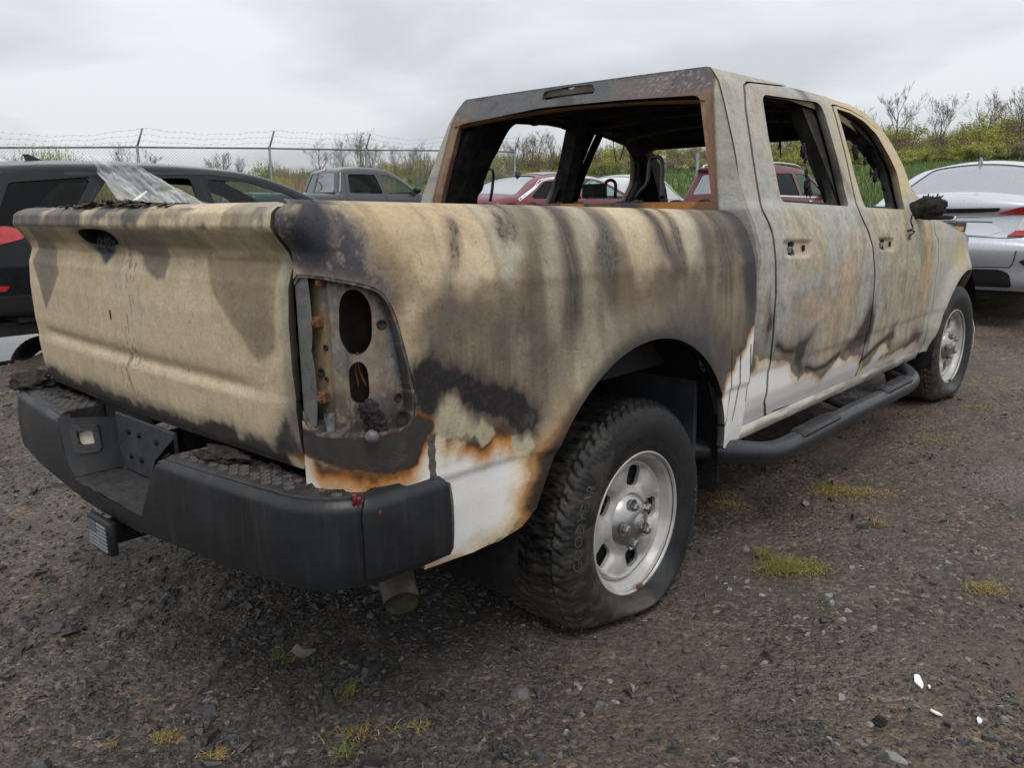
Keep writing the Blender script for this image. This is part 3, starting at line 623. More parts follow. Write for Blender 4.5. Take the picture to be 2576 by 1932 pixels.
# ---- tail light recess
recess = S_(sd_poly(chaikin(np.array(TL)+0, 0), .02), sd_seg(*on_corner([(890, 795), (890, 838)]), .052), sd_seg(*on_corner([(899, 952), (903, 992)]), .030))
def paint_recess(P, s, z):
    p = Paint(len(s), A3(.175, .19, .20), .55); s0 = np.interp(.5, [0, 1], [-1.20, -1.0])
    p.mix(sst(-1.085, -1.12, s+(fbm(s*9, z*4, 2.)-.5)*.05)*.9, A3(.235, .195, .125)); p.mix(sst(.45, .62, fbm(s*14, z*9, 3., 4))*.6, A3(.10, .10, .10)); p.mix(sst(.52, .66, fbm(s*20, z*7, 13., 4))*.6, A3(.25, .16, .085))
    p.mix(sst(.93, .86, z+(fbm(s*12, z*12, 4.)-.5)*.1)*.75, A3(.045, .042, .042)); p.mix(sst(1.12, 1.17, z)*.55, A3(.06, .055, .05)); p.mix(sst(-.035, .0, sdTL(s, z)+(fbm(s*18, z*18, 9., 4)-.5)*.03)*.85, A3(.045, .041, .041)); p.mix(sst(.0, -.02, np.abs(sdTL(s, z)+.005)-.012)*sst(.5, .62, fbm(s*30, z*30, 29., 4))*.6, A3(.14, .12, .11))
    p.mix(sst(.6, .7, fbm(s*60, z*60, 1., 3))*.4, A3(.3, .27, .22)); return p.out()
def recess_pos(s, z):
    rib = .012*np.exp(-((s+1.115)/.010)**2)+.010*np.exp(-((s+1.165)/.014)**2)
    return bed(s, z, -1, .030-rib*.8)
lampb = sheet('tail_light_recess', np.linspace(-1.29, -.86, 120), np.linspace(.74, 1.22, 130), recess_pos, M_burn, truck, recess, paint_recess, flange=(.01, .012, 0), label='bare steel recess where the right tail light burnt away')
def wall(P, u, v):
    Q = bed(u, v, -1, .033); return Q-P
sheet('tail_light_rim', np.linspace(-1.29, -.86, 110), np.linspace(.74, 1.22, 120), lambda s, z: bed(s, z, -1, .0015+.0015*np.sin(z*90)), M_burn, truck, S_(sd_poly(TL, .0015), sd_poly(TL, -.007)), lambda P, s, z: paint_recess(P, s, z), flange=wall)
# scalloped flange beside the tailgate gap
zz = np.linspace(.83, 1.16, 90)
V = []; 
for z in zz:
    w = .030+.010*(abs(math.sin((z-.83)*math.pi*6))**.5); V += [bed(-1.25, z, -1, .006), bed(-1.25+w, z, -1, .006)]
obj('scalloped_flange', mesh_np('scalloped_flange', np.array(V), np.array([(2*i, 2*i+1, 2*i+3, 2*i+2) for i in range(89)], np.int32), True, np.concatenate([(.085+.09*fbm(np.array(V)[:, 2]*40, np.array(V)[:, 1]*40, 1., 4))[:, None]*np.array([1, .98, .93]), np.full((len(V), 1), .6)], 1)), M_burn, truck)
back = MB().box(-1.06, -.93, -.83, -.815, .80, 1.17); back.build('inner_panel', simple('brown_inner', (.045, .036, .028), .8, 0, .5, 18), truck)
def at_rec(px, py, off=.022): s, z = on_corner([(px, py)])[0]; return bed(s, z, -1, off), bed(s, z, -1, off-.02)-bed(s, z, -1, off)
for px, py, w, m in ((781, 813, .0095, M_rust), (797, 1004, .0105, M_rust), (792, 713, .007, M_rust)):
    c, d = at_rec(px, py); n = Vector(d).normalized(); mb = MB()
    M = Matrix.Translation(Vector(c)) @ n.to_track_quat('Z', 'Y').to_matrix().to_4x4()
    mb.box(-w, w, -w*1.2, w*1.2, -.01, .012, M, .003); mb.box(-w*.5, w*.5, -w*.6, w*.6, .012, .017, M, .001); mb.build('clip_nut', simple('rust_bright', (.16, .075, .034), .85, .1, .6, 120, .4, .003), truck)
for px, py, w in ((785, 943, .008), (960, 816, .009), (1001, 1000, .008), (1010, 1050, .014), (798, 880, .005), (800, 960, .004)):
    c, d = at_rec(px, py, .028 if px < 900 else -.001); n = Vector(d).normalized(); mb = MB()
    M = Matrix.Translation(Vector(c)) @ n.to_track_quat('Z', 'Y').to_matrix().to_4x4()
    k = 14; ring = [(math.cos(2*math.pi*i/k), math.sin(2*math.pi*i/k)) for i in range(k)]
    V = [M @ Vector((x*w*1.35, y*w*1.35, 0)) for x, y in ring]+[M @ Vector((x*w, y*w, .003)) for x, y in ring]+[M @ Vector((x*w*.8, y*w*.8, -.001)) for x, y in ring]
    mb.add(V, [(i, (i+1) % k, k+(i+1) % k, k+i) for i in range(k)]+[(k+i, k+(i+1) % k, 2*k+(i+1) % k, 2*k+i) for i in range(k)]+[tuple(range(2*k, 3*k))])
    mb.build('bolt_hole', M_inner, truck, True)
# melted lamp remains and ball, bracket
def blob(name, c, r, mat, parent, seed, n=2, amp=.35, sc=(1, 1, 1), rag=14., **kw):
    bm = bmesh.new(); bmesh.ops.create_icosphere(bm, subdivisions=n+1, radius=1)
    P = np.array([v.co[:] for v in bm.verts]); F = np.array([[v.index for v in f.verts] for f in bm.faces], np.int32); bm.free()
    d = 1+amp*(fbm(P[:, 0]*2.2+seed, P[:, 1]*2.2, P[:, 2]*2.2, 4)-.5)*2
    return obj(name, mesh_np(name, P*d[:, None]*r*np.array(sc)+np.array(c), F, True), mat, parent, **kw)
c, _ = at_rec(943, 1075, .0); c2, _ = at_rec(935, 1095, -.012)
for k in range(5):
    cc, _ = at_rec(930+k*7, 1035+k*11, .02); blob('melted_lamp_lump', cc, .019, M_char, truck, 3.*k, 2, .7, (1, 1, 1.1))
blob('socket_ball', c2, .015, simple('ash_grey', (.13, .13, .14), .5, .3, .3, 60), truck, 5, 2, .1)
c, _ = at_rec(809, 1070, .03); MB().prism([(c[1]-.012, c[2]-.030), (c[1]+.004, c[2]-.024), (c[1]+.012, c[2]+.018), (c[1]-.016, c[2]+.022)], 0, c[0]-.008, c[0]+.004).build('latch_bracket', simple('aluminium_scrap', (.26, .265, .27), .5, .5, .6, 50), truck)
for k in range(2):
    a, _ = at_rec(896, 893, .03); b, _ = at_rec(925-30*k, 985, .05); m = (a+b)/2+np.array([0, .01, 0]); MB().tube(curve([a, m, b], 10), .0022, 5).build('burnt_wire', M_rust, truck, True)
# ---- corner seam drip
dr = on_bed(zD([(800, 262), (812, 480), (838, 640), (858, 820)])); dr = curve(dr, 40); V = []; F = []
for i, (s, z) in enumerate(dr):
    w = .012-.006*i/len(dr)+.002*math.sin(i*1.7); V += [bed(s-w, z, -1, -.001), bed(s, z, -1, -.005), bed(s+w*.9, z, -1, -.001)]
F = [(3*i+k, 3*i+k+1, 3*i+k+4, 3*i+k+3) for i in range(len(dr)-1) for k in (0, 1)]
obj('melted_drip', mesh_np('melted_drip', V, np.array(F, np.int32)), simple('drip_grey', (.085, .072, .062), .7, 0, .6, 60, .5, .004), truck)

# ---- wheel well
lathe('wheel_well', [(.545, -.955), (.56, -.90), (.56, -.45)], 60, M_soot, truck, 'y', (ARC[0], 0, ARC[1]), R(-12), R(192))
MB().box(-.62, .52, -.47, -.455, .35, .96).build('inner_fender', M_soot, truck)
MB().box(.42, .44, -.90, -.50, .36, .80, None, .004).build('splash_liner', simple('grey_liner', (.034, .037, .043), .6, 0, .3, 20), truck)
MB().tube([(.02, -.62, .90), (.09, -.70, .60), (.12, -.72, .48)], .006, 6).build('brake_cable', simple('cable_grey', (.35, .35, .35), .5), truck, True)

# ---- tailgate
def tgx(z):
    return _tg(z)
def tail(y, z):
    g = -.010*np.exp(-((z-.893-.01*y)/.016)**2)*sst(.74, .60, y)*sst(-.70, -.52, y)
    ed = np.clip((np.abs(y)-.765)/.025, 0, 1)
    return np.stack(np.broadcast_arrays(tgx(z)-.018*(1-(y/.79)**2)-g+.005*ed**2, y, z), -1)
on_tail = lambda l: inv(tail, l, (0, 1.))
_h = on_tail(zA([(470, 312), (560, 305), (660, 318), (725, 372), (735, 400), (690, 420), (640, 405), (560, 400), (505, 360)])); sdH = sd_poly(chaikin(_h, 2))
tri_l = sd_poly(on_tail(zA([(180, 300), (300, 360), (348, 430), (356, 560), (332, 660), (283, 810), (243, 650), (207, 500)])))
tri_c = sd_poly(on_tail(zA([(620, 330), (760, 410), (860, 455), (900, 580), (965, 625), (1012, 600), (1032, 450), (1010, 400), (900, 330)])))
tri_r = sd_poly(on_tail(zA([(1285, 485), (1330, 740), (1430, 900), (1560, 1080), (1590, 1120), (1690, 1060), (1735, 560), (1735, 480)])))
_drip = sd_poly(on_tail(zA([(540, 380), (600, 440), (640, 500), (660, 520), (700, 470), (712, 400)])))
_bot = sd_poly(on_tail(zA([(235, 1130), (300, 1165), (400, 1215), (480, 1245), (600, 1280), (700, 1330), (820, 1370), (930, 1400), (1050, 1440), (1200, 1500), (1330, 1500), (1450, 1530), (1480, 1600), (1540, 1560), (1620, 1600), (1690, 1660), (1740, 1560), (1770, 1480)]))+[(-.9, .60), (.9, .60)])
def paint_tail(P, y, z):
    p = Paint(len(y), TAN*1.0, .6); wy = y+(fbm(y*6, z*6, 1.3, 3)-.5)*.03; wz = z+(fbm(y*6, z*6, 7.7, 3)-.5)*.03
    p.mix(sst(.45, .65, fbm(y*2.5, z*1.3, 22., 4)), A3(.50, .395, .24)); p.mix(sst(.5, .7, fbm(y*2.2+4, z*1.6, 35., 4))*.6, A3(.48, .44, .345))
    vs = fbm(y*30, z*1.2, 19., 5, .6); p.mix(sst(.56, .78, vs)*.34*sst(.35, .6, fbm(y*3, z*3, 91.)), A3(.30, .23, .135)); p.mix(sst(.60, .8, 1-vs)*.2, A3(.64, .55, .39))
    lip = sst(1.17, 1.21, z)*sst(1.252, 1.243, z); p.mix(lip*(.45+.4*sst(.35, .6, fbm(y*9, z*4, 3., 4))), A3(.20, .155, .10))  # shadow under the overhanging lip, painted in as a patchy brown band
    p.mix(sst(1.09, 1.16, wz)*sst(1.20, 1.18, z)*.35*sst(.4, .6, fbm(y*8, z*3, 8.)), A3(.26, .20, .125))
    for f, a in ((tri_l, .9), (tri_c, .95), (tri_r, .8)):
        d = f(wy, wz); c = A3(.185, .155, .115) if f is not tri_r else A3(.27, .205, .125); p.mix(sst(.012, -.004, d)*a, c); p.mix(sst(.0, -.05, d)*.35, c*.75)
    p.mix(sst(1.17, 1.05, z)*sst(.05, -.04, tri_r(wy, wz))*.3, A3(.12, .11, .10))
    p.mix(sst(.03, -.01, sdH(wy, wz))*.8, A3(.03, .03, .036)); p.mix(sst(.008, -.01, _drip(wy, wz)), A3(.035, .035, .045))
    top = sst(1.242, 1.252, z)*sst(.46, .60, y*0+fbm(y*7+3, z*5, 2., 4)+.16*np.exp(-((y-.12)/.30)**2)); p.mix(top*.9, A3(.055, .053, .06)); p.mix(sst(1.242, 1.252, z)*sst(.45, .6, fbm(y*24, z*8, 3., 4))*.55, A3(.19, .15, .11))
    b = _bot(y, z)+(fbm(y*10, z*10, 4., 4)-.5)*.055+(fbm(y*60, z*60, 4., 2)-.5)*.015; p.mix(sst(.05, .0, b)*.5, A3(.18, .155, .125)); p.mix(sst(.012, -.012, b)*.95, A3(.030, .027, .028), .7); p.mix(sst(-.03, -.06, b)*sst(.5, .62, fbm(y*16, z*16, 8., 4))*.6, A3(.16, .12, .075))
    p.mix(sst(.74, .79, -y)*.6*sst(.3, .6, fbm(y*6, z*9, 5.)), A3(.12, .115, .11)); p.mix(sst(-.72, -.78, y)*sst(1.0, .8, z)*.7, A3(.06, .055, .055))
    sp = sst(.60, .67, fbm(y*120, z*34, 6., 4, .65))*(.55*sst(.14, .0, np.abs(y+.02+.25*(z-1.)+.10*(fbm(y*9, z*4, 7.)-.5)))+.12*sst(.5, .6, fbm(y*5, z*2, 3.))); p.mix(sp, BLK)
    wc_ = sst(-.715, -.745, y+(fbm(y*20, z*20, 5.)-.5)*.05)*sst(.765, .740, z+(fbm(y*30, z*30, 15., 4)-.5)*.04); p.mix(wc_, ORANGE*.55, .5); p.mix(wc_*sst(.752, .728, z+(fbm(y*30, z*30, 15., 4)-.5)*.04), CREAM, .4)
    return p.out()
on_hole = on_tail([(278, 794)])[0]
hole = sd_seg((on_hole[0], on_hole[1]-.012), (on_hole[0], on_hole[1]+.012), .006)
tg_out = sd_poly([(.80, .735), (.775, .712), (-.762, .712), (-.785, .735), (-.787, 1.296), (.80, 1.296)])
tg = sheet('tailgate', np.linspace(-.80, .80, 330), np.linspace(.70, 1.30, 140), tail, M_burn, truck, S_(tg_out, sdH, hole), paint_tail, flange=(.05, 0, 0), flip=True, dark=(.2, .03), label='closed tailgate burnt to tan primer with a hole where its handle was')
def tgtop(y, v):
    return np.stack([-1.128-.018*(1-(y/.79)**2)+.075*v, y, 1.296+.010*np.sin(v*math.pi)+0*y], -1)
sheet('tailgate_cap', np.linspace(-.796, .796, 160), np.linspace(0, 1, 8), tgtop, M_burn, tg, None, lambda P, y, v: paint_tail(P, y, np.full(len(y), 1.275)), flange=(0, 0, -.05), flip=True, dark=(.15, .04))
sheet('tailgate_inner', np.linspace(-.79, .79, 20), np.linspace(.72, 1.29, 8), lambda y, z: np.stack([-1.062+0*y, y, z], -1), M_soot, tg)
hc = tail(*np.mean(_h, 0)); MB().box(hc[0]+.040, hc[0]+.08, hc[1]-.18, hc[1]+.18, hc[2]-.10, hc[2]+.06).build('handle_cavity', M_soot, tg)
for k in range(10):
    y, z = on_tail(zA([(600+k*10+random.uniform(-9, 9), 395+random.uniform(-8, 60))]))[0]; blob('melted_handle_lump', tail(y, z)+np.array([.010, 0, 0]), .011, M_char, tg, k*2.1, 2, .9, (.5, 1, 1.6))
# flakes of char on the tailgate's top
fl = MB()
for k in range(420):
    y = np.clip(random.gauss(.06, .17), -.30, .44); x = -1.145+.018*(y/.79)**2+random.uniform(0, .07); z = 1.302+random.uniform(0, .006)+.012*math.exp(-((y-.05)/.16)**2)*random.random(); a = random.uniform(0, 6.28); L = random.uniform(.006, .022); t = random.uniform(-.5, .5)
    c, s = math.cos(a), math.sin(a); w = L*random.uniform(.25, .7)
    fl.add([(x+c*L, y+s*L, z+t*L), (x-s*w, y+c*w, z+.003), (x-c*L, y-s*L, z-t*L*.4), (x+s*w, y-c*w, z-.001)], [(0, 1, 2), (0, 2, 3)])
fl.build('char_flakes', simple('char_flake', (.055, .043, .034), .85, 0, .7, 80), None, label='heap of charred flakes lying on top of the tailgate', cat='debris', kind='stuff')

# ---- cab: openings in px -> panels
dR = on_cab([(1871, 212), (1875, 268), (1892, 384), (1916, 524), (1942, 582), (1951, 652), (1947, 804), (1933, 932), (1922, 1013), (1929, 1060)])
dB = on_cab([(2092, 262), (2096, 274), (2154, 512), (2168, 547), (2195, 617), (2201, 699), (2189, 815), (2168, 897), (2149, 967)])
dF = on_cab([(2299, 531), (2332, 549), (2347, 574), (2362, 610), (2361, 658), (2353, 709), (2344, 782), (2334, 814), (2322, 867), (2306, 899)])
topR = on_cab([(1880, 203), (1990, 216), (2080, 240)]); topF = on_cab([(2103, 262), (2138, 274), (2174, 294), (2210, 325), (2242, 372), (2268, 424), (2288, 478)])
botz = [(dB[-1][0], .452), (dF[-1][0], .458)]
doorR = rpoly(list(dR[::-1])+[topR[0]]*0+topR+[(a+.0, b) for a, b in dB]+[(dR[-1][0]+.03, .447)], .012, 3)
doorF = rpoly([(a, b) for a, b in dB][::-1]+topF+dF, .012, 3)
winR = rpoly(on_cab([(1915, 236), (2064, 257), (2098, 365), (2136, 519), (1966, 507), (1934, 350)]), [.05, .06, .02, .02, .03, .02], 5)
winF = rpoly(on_cab([(2104, 272), (2138, 283), (2174, 305), (2206, 338), (2236, 390), (2257, 435), (2278, 527), (2176, 521), (2150, 440)]), [.02, .02, .02, .02, .02, .02, .02, .02, .02], 4)
hR = sd_poly(rpoly(on_cab([(1970, 605), (2042, 604), (2040, 645), (1974, 647)]), .02, 4)); hF = sd_poly(rpoly(on_cab([(2210, 598), (2250, 600), (2249, 631), (2212, 630)]), .02, 4))
hRh = sd_poly(on_cab(zF([(588, 1182), (645, 1185), (622, 1230), (645, 1278), (590, 1278)]))); hFh = sd_poly(on_cab(zF([(1228, 1165), (1262, 1167), (1245, 1205), (1262, 1240), (1228, 1240)])))
sdR_, sdF_ = sd_poly(doorR), sd_poly(doorF)
def cab_outline(x, z):   # body side of the cab: roof rail curve, A pillar, rocker
    return _cabout(x, z)
_ro = on_cab([(2100, 250), (2138, 262), (2174, 281), (2212, 313), (2246, 362), (2274, 416), (2297, 480)])
_cabout = sd_poly([(.735, .40), (2.93, .40), (3.02, .52), (3.08, .75), (3.10, 1.0), (3.0, 1.235)]+[_ro[-1]]+_ro[::-1][1:]+[(1.5, 1.80), (.86, 1.80), (.735, 1.27)])
cab_sdf = S_(_cabout, sdR_, sdF_)
XC, ZC = np.linspace(.70, 3.14, 360), np.linspace(.38, 1.83, 216)
def xr(z): return np.interp(z, [.4, 1.27, 1.35, 1.70, 1.80], [.735, .735, .745, .815, .86])
def door_pos(hs, sg=-1):
    def f(x, z):
        off = 0
        for h in hs: off = off+.012*sst(.004, -.010, h(x, z))
        return cab(x, z, sg, off)
    return f
for sg in (-1, 1):
    X, Z = (XC, ZC) if sg < 0 else (np.linspace(.70, 3.14, 150), np.linspace(.38, 1.83, 90))
    pf = paint_cab if sg < 0 else paint_cab
    sheet('cab_side', X, Z, lambda x, z, sg=sg: cab(x, z, sg, .004), M_burn, truck, cab_sdf, pf, flange=(0, -sg*.05, 0), flip=(sg > 0), dark=(.2, .03))
    for nm, sd_, wn_, hh, hl in (('rear_door', doorR, winR, hR, hRh), ('front_door', doorF, winF, hF, hFh)):
        ds = S_(sd_poly(doorR if nm == 'rear_door' else doorF, -.008), sd_poly(wn_), hl)
        nice = {'rear_door': 'burnt grey rear door with a bare handle socket and no glass', 'front_door': 'burnt tan front door with a bare handle socket and no glass'}[nm]
        Xd = X[(X > min(p[0] for p in sd_)-.03) & (X < max(p[0] for p in sd_)+.03)]
        d = sheet(nm, Xd, Z, door_pos([hh], sg), M_burn, truck, ds, pf, flange=(0, -sg*.035, 0), flip=(sg > 0), dark=(.45, .12), label=nice if sg < 0 else None)
        # inner shell of the door with a sooty frame round the glass opening
        w2 = sd_poly(wn_, .0)
        c = np.mean(np.array(wn_), 0)
        wi = sd_poly([c+(np.array(p)-c)*np.array([.94, .95]) for p in wn_])
        sheet('door_inner', np.linspace(Xd[0], Xd[-1], 70), np.linspace(.45, 1.80, 90), lambda x, z, sg=sg: cab(x, z, sg, .055+.012*np.sin(x*40)*np.sin(z*33)*.3), M_burn, d, S_(sd_poly(sd_, -.03), wi), paint_soot, flange=(0, -sg*.03, 0), flip=(sg > 0))
        if sg < 0:
            hc = np.array([np.mean([p[0] for p in (on_cab([(2006, 626)]) if nm == 'rear_door' else on_cab([(2230, 615)]))]), np.mean([p[1] for p in (on_cab([(2006, 626)]) if nm == 'rear_door' else on_cab([(2230, 615)]))])])
            for dx, w in ((-.055, .012), (.075, .010)):
                q = cab(hc[0]+dx, hc[1], -1, .008); MB().box(q[0]-w, q[0]+w, q[1]-.004, q[1]+.004, q[2]-.012, q[2]+.012, None, .003).build('handle_bracket', M_galv if dx < 0 else M_soot, d)
    # sooty pillars inside: C, B and A, and roof rail
    def pillar(pts, w, d, nm='pillar_inner'):
        mb = MB(); pts = [np.array(p) for p in pts]
        for i in range(len(pts)-1):
            a, b = pts[i], pts[i+1]; V = []
            for q in (a, b):
                V += [(q[0]-w, sg*(Wcab(q[0], q[1])-.045), q[1]), (q[0]+w, sg*(Wcab(q[0], q[1])-.045), q[1]), (q[0]+w*.7, sg*(Wcab(q[0], q[1])-.06-d), q[1]), (q[0]-w*.7, sg*(Wcab(q[0], q[1])-.06-d), q[1])]
            mb.add(V, [(0, 1, 5, 4), (1, 2, 6, 5), (2, 3, 7, 6), (3, 0, 4, 7), (3, 2, 1, 0), (4, 5, 6, 7)])
        mb.build(nm, M_inner, truck, auto=40)
    pillar([(.88, .5), (.86, 1.27), (.90, 1.55), (.96, 1.72)], .08, .05)
    pillar([(1.82, .5), (1.84, 1.1), (1.80, 1.35), (1.735, 1.74)], .06, .06)
    pillar([(2.98, 1.19), (2.77, 1.395), (2.585, 1.55), (2.37, 1.665), (2.12, 1.735), (1.85, 1.75)], .078, .08)
    pillar([(1.02, 1.74), (1.5, 1.75), (2.1, 1.705)], .1, .09, 'roof_rail_inner')
# charred trim clinging to the right B and A pillars
for k, (px, py) in enumerate(zF([(785, 545), (800, 600), (808, 700), (815, 790), (838, 835), (1125, 525), (1140, 560), (1205, 620), (1245, 700), (1275, 730), (1340, 800)])):
    x, z = on_cab([(px, py)])[0]; q = cab(x, z, -1, .07); blob('charred_trim', q, .013+.008*(k % 3 == 0), M_char, truck, k*3.3, 2, .8, (.8, .5, 1.6))
# rocker below the doors
def rocker(x, v):
    W = np.interp(v, [0, .3, .55, 1], [.925, .930, .915, .86]); z = np.interp(v, [0, .3, .55, 1], [.452, .425, .395, .375])
    return np.stack([x, -W, z], -1)
rk_c = lambda P, x, v: np.concatenate([np.tile(A3(.66, .64, .60), (len(x), 1))*(1-.55*sst(1.3, 2.2, x)*sst(.2, .6, fbm(x*5, v*3, 2.)))[:, None]*(1-.35*sst(.4, .65, fbm(x*9, v*4, 5., 4)))[:, None]*A3(1, .97, .90), np.full((len(x), 1), .45)], 1)
sheet('rocker_panel', np.linspace(.70, 2.94, 120), np.linspace(0, 1, 12), rocker, M_burn, truck, None, rk_c)
# ---- cab back with rear window and high brake light openings
def cback(y, z):
    W = Wcab(.80+0*y, z); c = 1-(np.abs(y)/np.maximum(W, .01))**2
    return np.stack(np.broadcast_arrays(xr(z)-.022*c, y, z), -1)
on_back = lambda l: inv(cback, l, (0, 1.5))
rw = on_back([(1155, 313), (1240, 296), (1357, 271), (1560, 251), (1760, 238)]); rwr = on_back([(1795, 476)]); rwl = on_back([(1108, 503)])
hh = .5*(abs(rwr[0][0])+abs(rwl[0][0]))
rwin = sd_poly(rpoly([(rwl[0][0], 1.300)]+rw+[(rwr[0][0], 1.300)], [.01, .03, .02, .02, .02, .03, .01], 4))
brk = sd_poly(rpoly(on_back([(1368, 230), (1430, 217), (1492, 211), (1499, 234), (1430, 241), (1361, 253)]), .015, 4))
def back_edge(y, z): return np.abs(y)-(Wcab(.795+0*y, z)-.010)
def ztop(y): return 1.80-.02*(y/.7)**2
cb_sdf = lambda y, z: np.maximum.reduce([back_edge(y, z), z-1.805, .90-z, -rwin(y, z), -brk(y, z)])
def paint_back(P, y, z):
    p = Paint(len(y), A3(.115, .115, .118), .6); up = sst(1.60, 1.68, z)
    p.mix(sst(.45, .62, fbm(y*7, z*9, 2., 4))*.7, A3(.16, .125, .105)); p.mix(sst(.5, .66, fbm(y*9, z*12, 12., 4))*.7, A3(.055, .058, .066)); p.mix(sst(-.25, -.45, y)*.4*up, A3(.15, .12, .115))
    p.mix(up*sst(.63, .68, fbm(y*120, z*120, 3., 4, .7)+.02)*sst(.25, .5, -y)*sst(1.70, 1.74, z)*.4, A3(.42, .43, .43))
    pil = sst(.02, .0, .30-(np.abs(y)-.42))*0
    edge = sst(.72, .76, np.abs(y)/np.maximum(Wcab(.8+0*y, z), .1)+.0)*sst(1.74, 1.66, z); p.mix(edge*.9, A3(.19, .10, .055)); p.mix(edge*sst(.5, .6, fbm(y*12, z*5, 3.))*.6, A3(.30, .20, .12))
    low = sst(1.31, 1.295, z); p.mix(low, A3(.17, .085, .04)); p.mix(low*sst(.42, .55, fbm(y*9, z*14, 5., 4)), A3(.055, .052, .055)); p.mix(low*sst(-.42, -.52, y)*sst(-.70, -.62, y)*.9, A3(.36, .135, .03)); p.mix(low*sst(.55, .63, fbm(y*14, z*10, 9., 4))*.9, A3(.38, .16, .04)); p.mix(low*sst(1.262, 1.252, z)*.5, A3(.26, .16, .085))
    ys = np.interp(z, [1.0, 1.27, 1.79], [.80, .795, .69]); wr = sst(ys-.004, ys+.004, np.abs(y)); pc = paint_cab(P, np.full(len(y), .80), z); p.c = p.c*(1-wr[:, None])+pc[:, :3]*wr[:, None]; sm = np.exp(-((np.abs(y)-ys)/.006)**2)*sst(1.2, 1.25, z); p.mix(sm*.7, A3(.06, .03, .02))
    return p.out()
cb = sheet('cab_back', np.linspace(-.96, .96, 260), np.linspace(.88, 1.82, 150), cback, M_burn, truck, cb_sdf, paint_back, flange=(.03, 0, 0), flip=True, label='rusted cab back wall with empty rear window and brake light slot')
MB().box(.842, .92, -.36, .10, 1.700, 1.765).build('brake_light_box', M_soot, cb)
sheet('rear_header', np.linspace(-.68, .68, 60), np.linspace(0, 1, 6), lambda y, v: np.stack([.80+.05*v, y, 1.705-.012*np.sin(v*3)-.03*(y/.68)**2], -1), M_burn, cb, None, paint_back)
# ---- roof
def roof(x, y):
    W = .70; zr = np.interp(x, [.84, 1.0, 1.5, 2.0, 2.3, 2.5], [1.795, 1.822, 1.835, 1.808, 1.755, 1.70])
    k = np.clip(np.abs(y)/W, 0, 1); return np.stack([x, y, zr-.045*k**2-.03*k**8-.012*(np.cos(y*18) > .93)*(k < .8)], -1)
def paint_roof(P, x, y):
    p = Paint(len(x), A3(.30, .27, .22), .6); p.mix(sst(.4, .6, fbm(x*4, y*4, 2.)), A3(.45, .36, .2)); p.mix(sst(1.3, .9, x)*.7, A3(.13, .12, .12)); p.mix(sst(.5, .7, np.abs(y))*.7*sst(1.2, 1.7, x), A3(.54, .42, .23)); return p.out()
sheet('roof_panel', np.linspace(.845, 2.47, 90), np.linspace(-.70, .70, 60), roof, M_burn, truck, sd_poly([(.845, -.71), (2.15, -.71), (2.40, -.70), (2.47, -.55), (2.50, 0), (2.47, .55), (2.40, .70), (2.15, .71), (.845, .71)]), paint_roof, flange=(0, 0, -.03))
sheet('headliner_ribs', np.linspace(.86, 2.43, 100), np.linspace(-.66, .66, 20), lambda x, y: roof(x, y)-np.array([0, 0, 1])*(.045+.015*np.sin(x*24))[..., None], M_inner, truck, flip=True)
MB().box(2.40, 2.50, -.64, .64, 1.630, 1.685, None, .02).build('windscreen_header', M_soot, truck)
# ---- cowl, hood, fender, dash remains
def fen(x, z): return cab(x, z, -1, .0)
zt = lambda x: np.interp(x, [2.8, 3.0, 3.3, 3.6, 3.85, 4.06], [1.215, 1.195, 1.145, 1.085, 1.02, .93])
fen_in = sd_poly(dF[::-1]+[(2.98, 1.23), (4.2, 1.23), (4.2, .62), (4.0, .62), (3.9, .62), (3.57, .40), (3.05, .42), (2.92, .40)])
fen_sdf = lambda x, z: np.maximum.reduce([-(sdF_(x, z)-.008), 2.93-x-.12*sst(.9, .5, z), z-zt(x), x-4.04, S_(fen_in, sd_circ(*FARC))(x, z)])
for sg in (-1, 1):
    sheet('front_fender', np.linspace(2.80, 4.08, 180 if sg < 0 else 60), np.linspace(.40, 1.24, 120 if sg < 0 else 40), lambda x, z, sg=sg: cab(x, z, sg, .002), M_burn, truck, fen_sdf, paint_cab, flange=(0, -sg*.04, 0), flip=(sg > 0))
def hood(x, k):
    zz = zt(x); W = Wcab(x, zz); y = -W+k*2*W; c = np.clip(1-np.abs(2*k-1), 0, 1)
    return np.stack([x, y, zz+.10*(1-(1-c)**2)*.9], -1)
sheet('hood', np.linspace(2.92, 4.02, 50), np.linspace(0, 1, 50), hood, M_burn, truck, None, lambda P, x, k: paint_cab(P, x, np.full(len(x), 1.05)), flange=(0, 0, -.05))
sheet('grille_wall', np.linspace(-.72, .72, 12), np.linspace(.45, 1.0, 8), lambda y, z: np.stack([4.03+.0*y-.05*(y/.72)**2, y, z], -1), M_soot, truck)
lathe('front_wheel_well', [(.485, -.97), (.50, -.90), (.50, -.40)], 50, M_soot, truck, 'y', (FARC[0], 0, FARC[1]), R(28), R(190))
MB().box(2.88, 3.05, -.80, .80, .45, 1.10).build('firewall', M_soot, truck)
MB().box(3.06, 4.0, -.44, .44, .36, .92).build('engine_bay', M_soot, truck)
MB().box(.75, 3.0, -.86, .86, .44, .48).build('cab_floor', M_soot, truck)
MB().box(2.55, 2.95, -.78, .78, .95, 1.13, None, .05).build('dash_remains', M_char, truck)
MB().box(-1.0, 3.9, -.48, -.38, .40, .53).build('frame_rail', M_soot, truck); MB().box(-1.0, 3.9, .38, .48, .40, .53).build('frame_rail', M_soot, truck)
MB().tube([(0, -.72, .30), (0, .72, .31)], .045, 12).build('rear_axle', M_soot, truck, True)
MB().tube([(-.02, -.48, .55), (.10, -.55, .36)], .03, 10).build('shock_absorber', M_inner, truck, True)
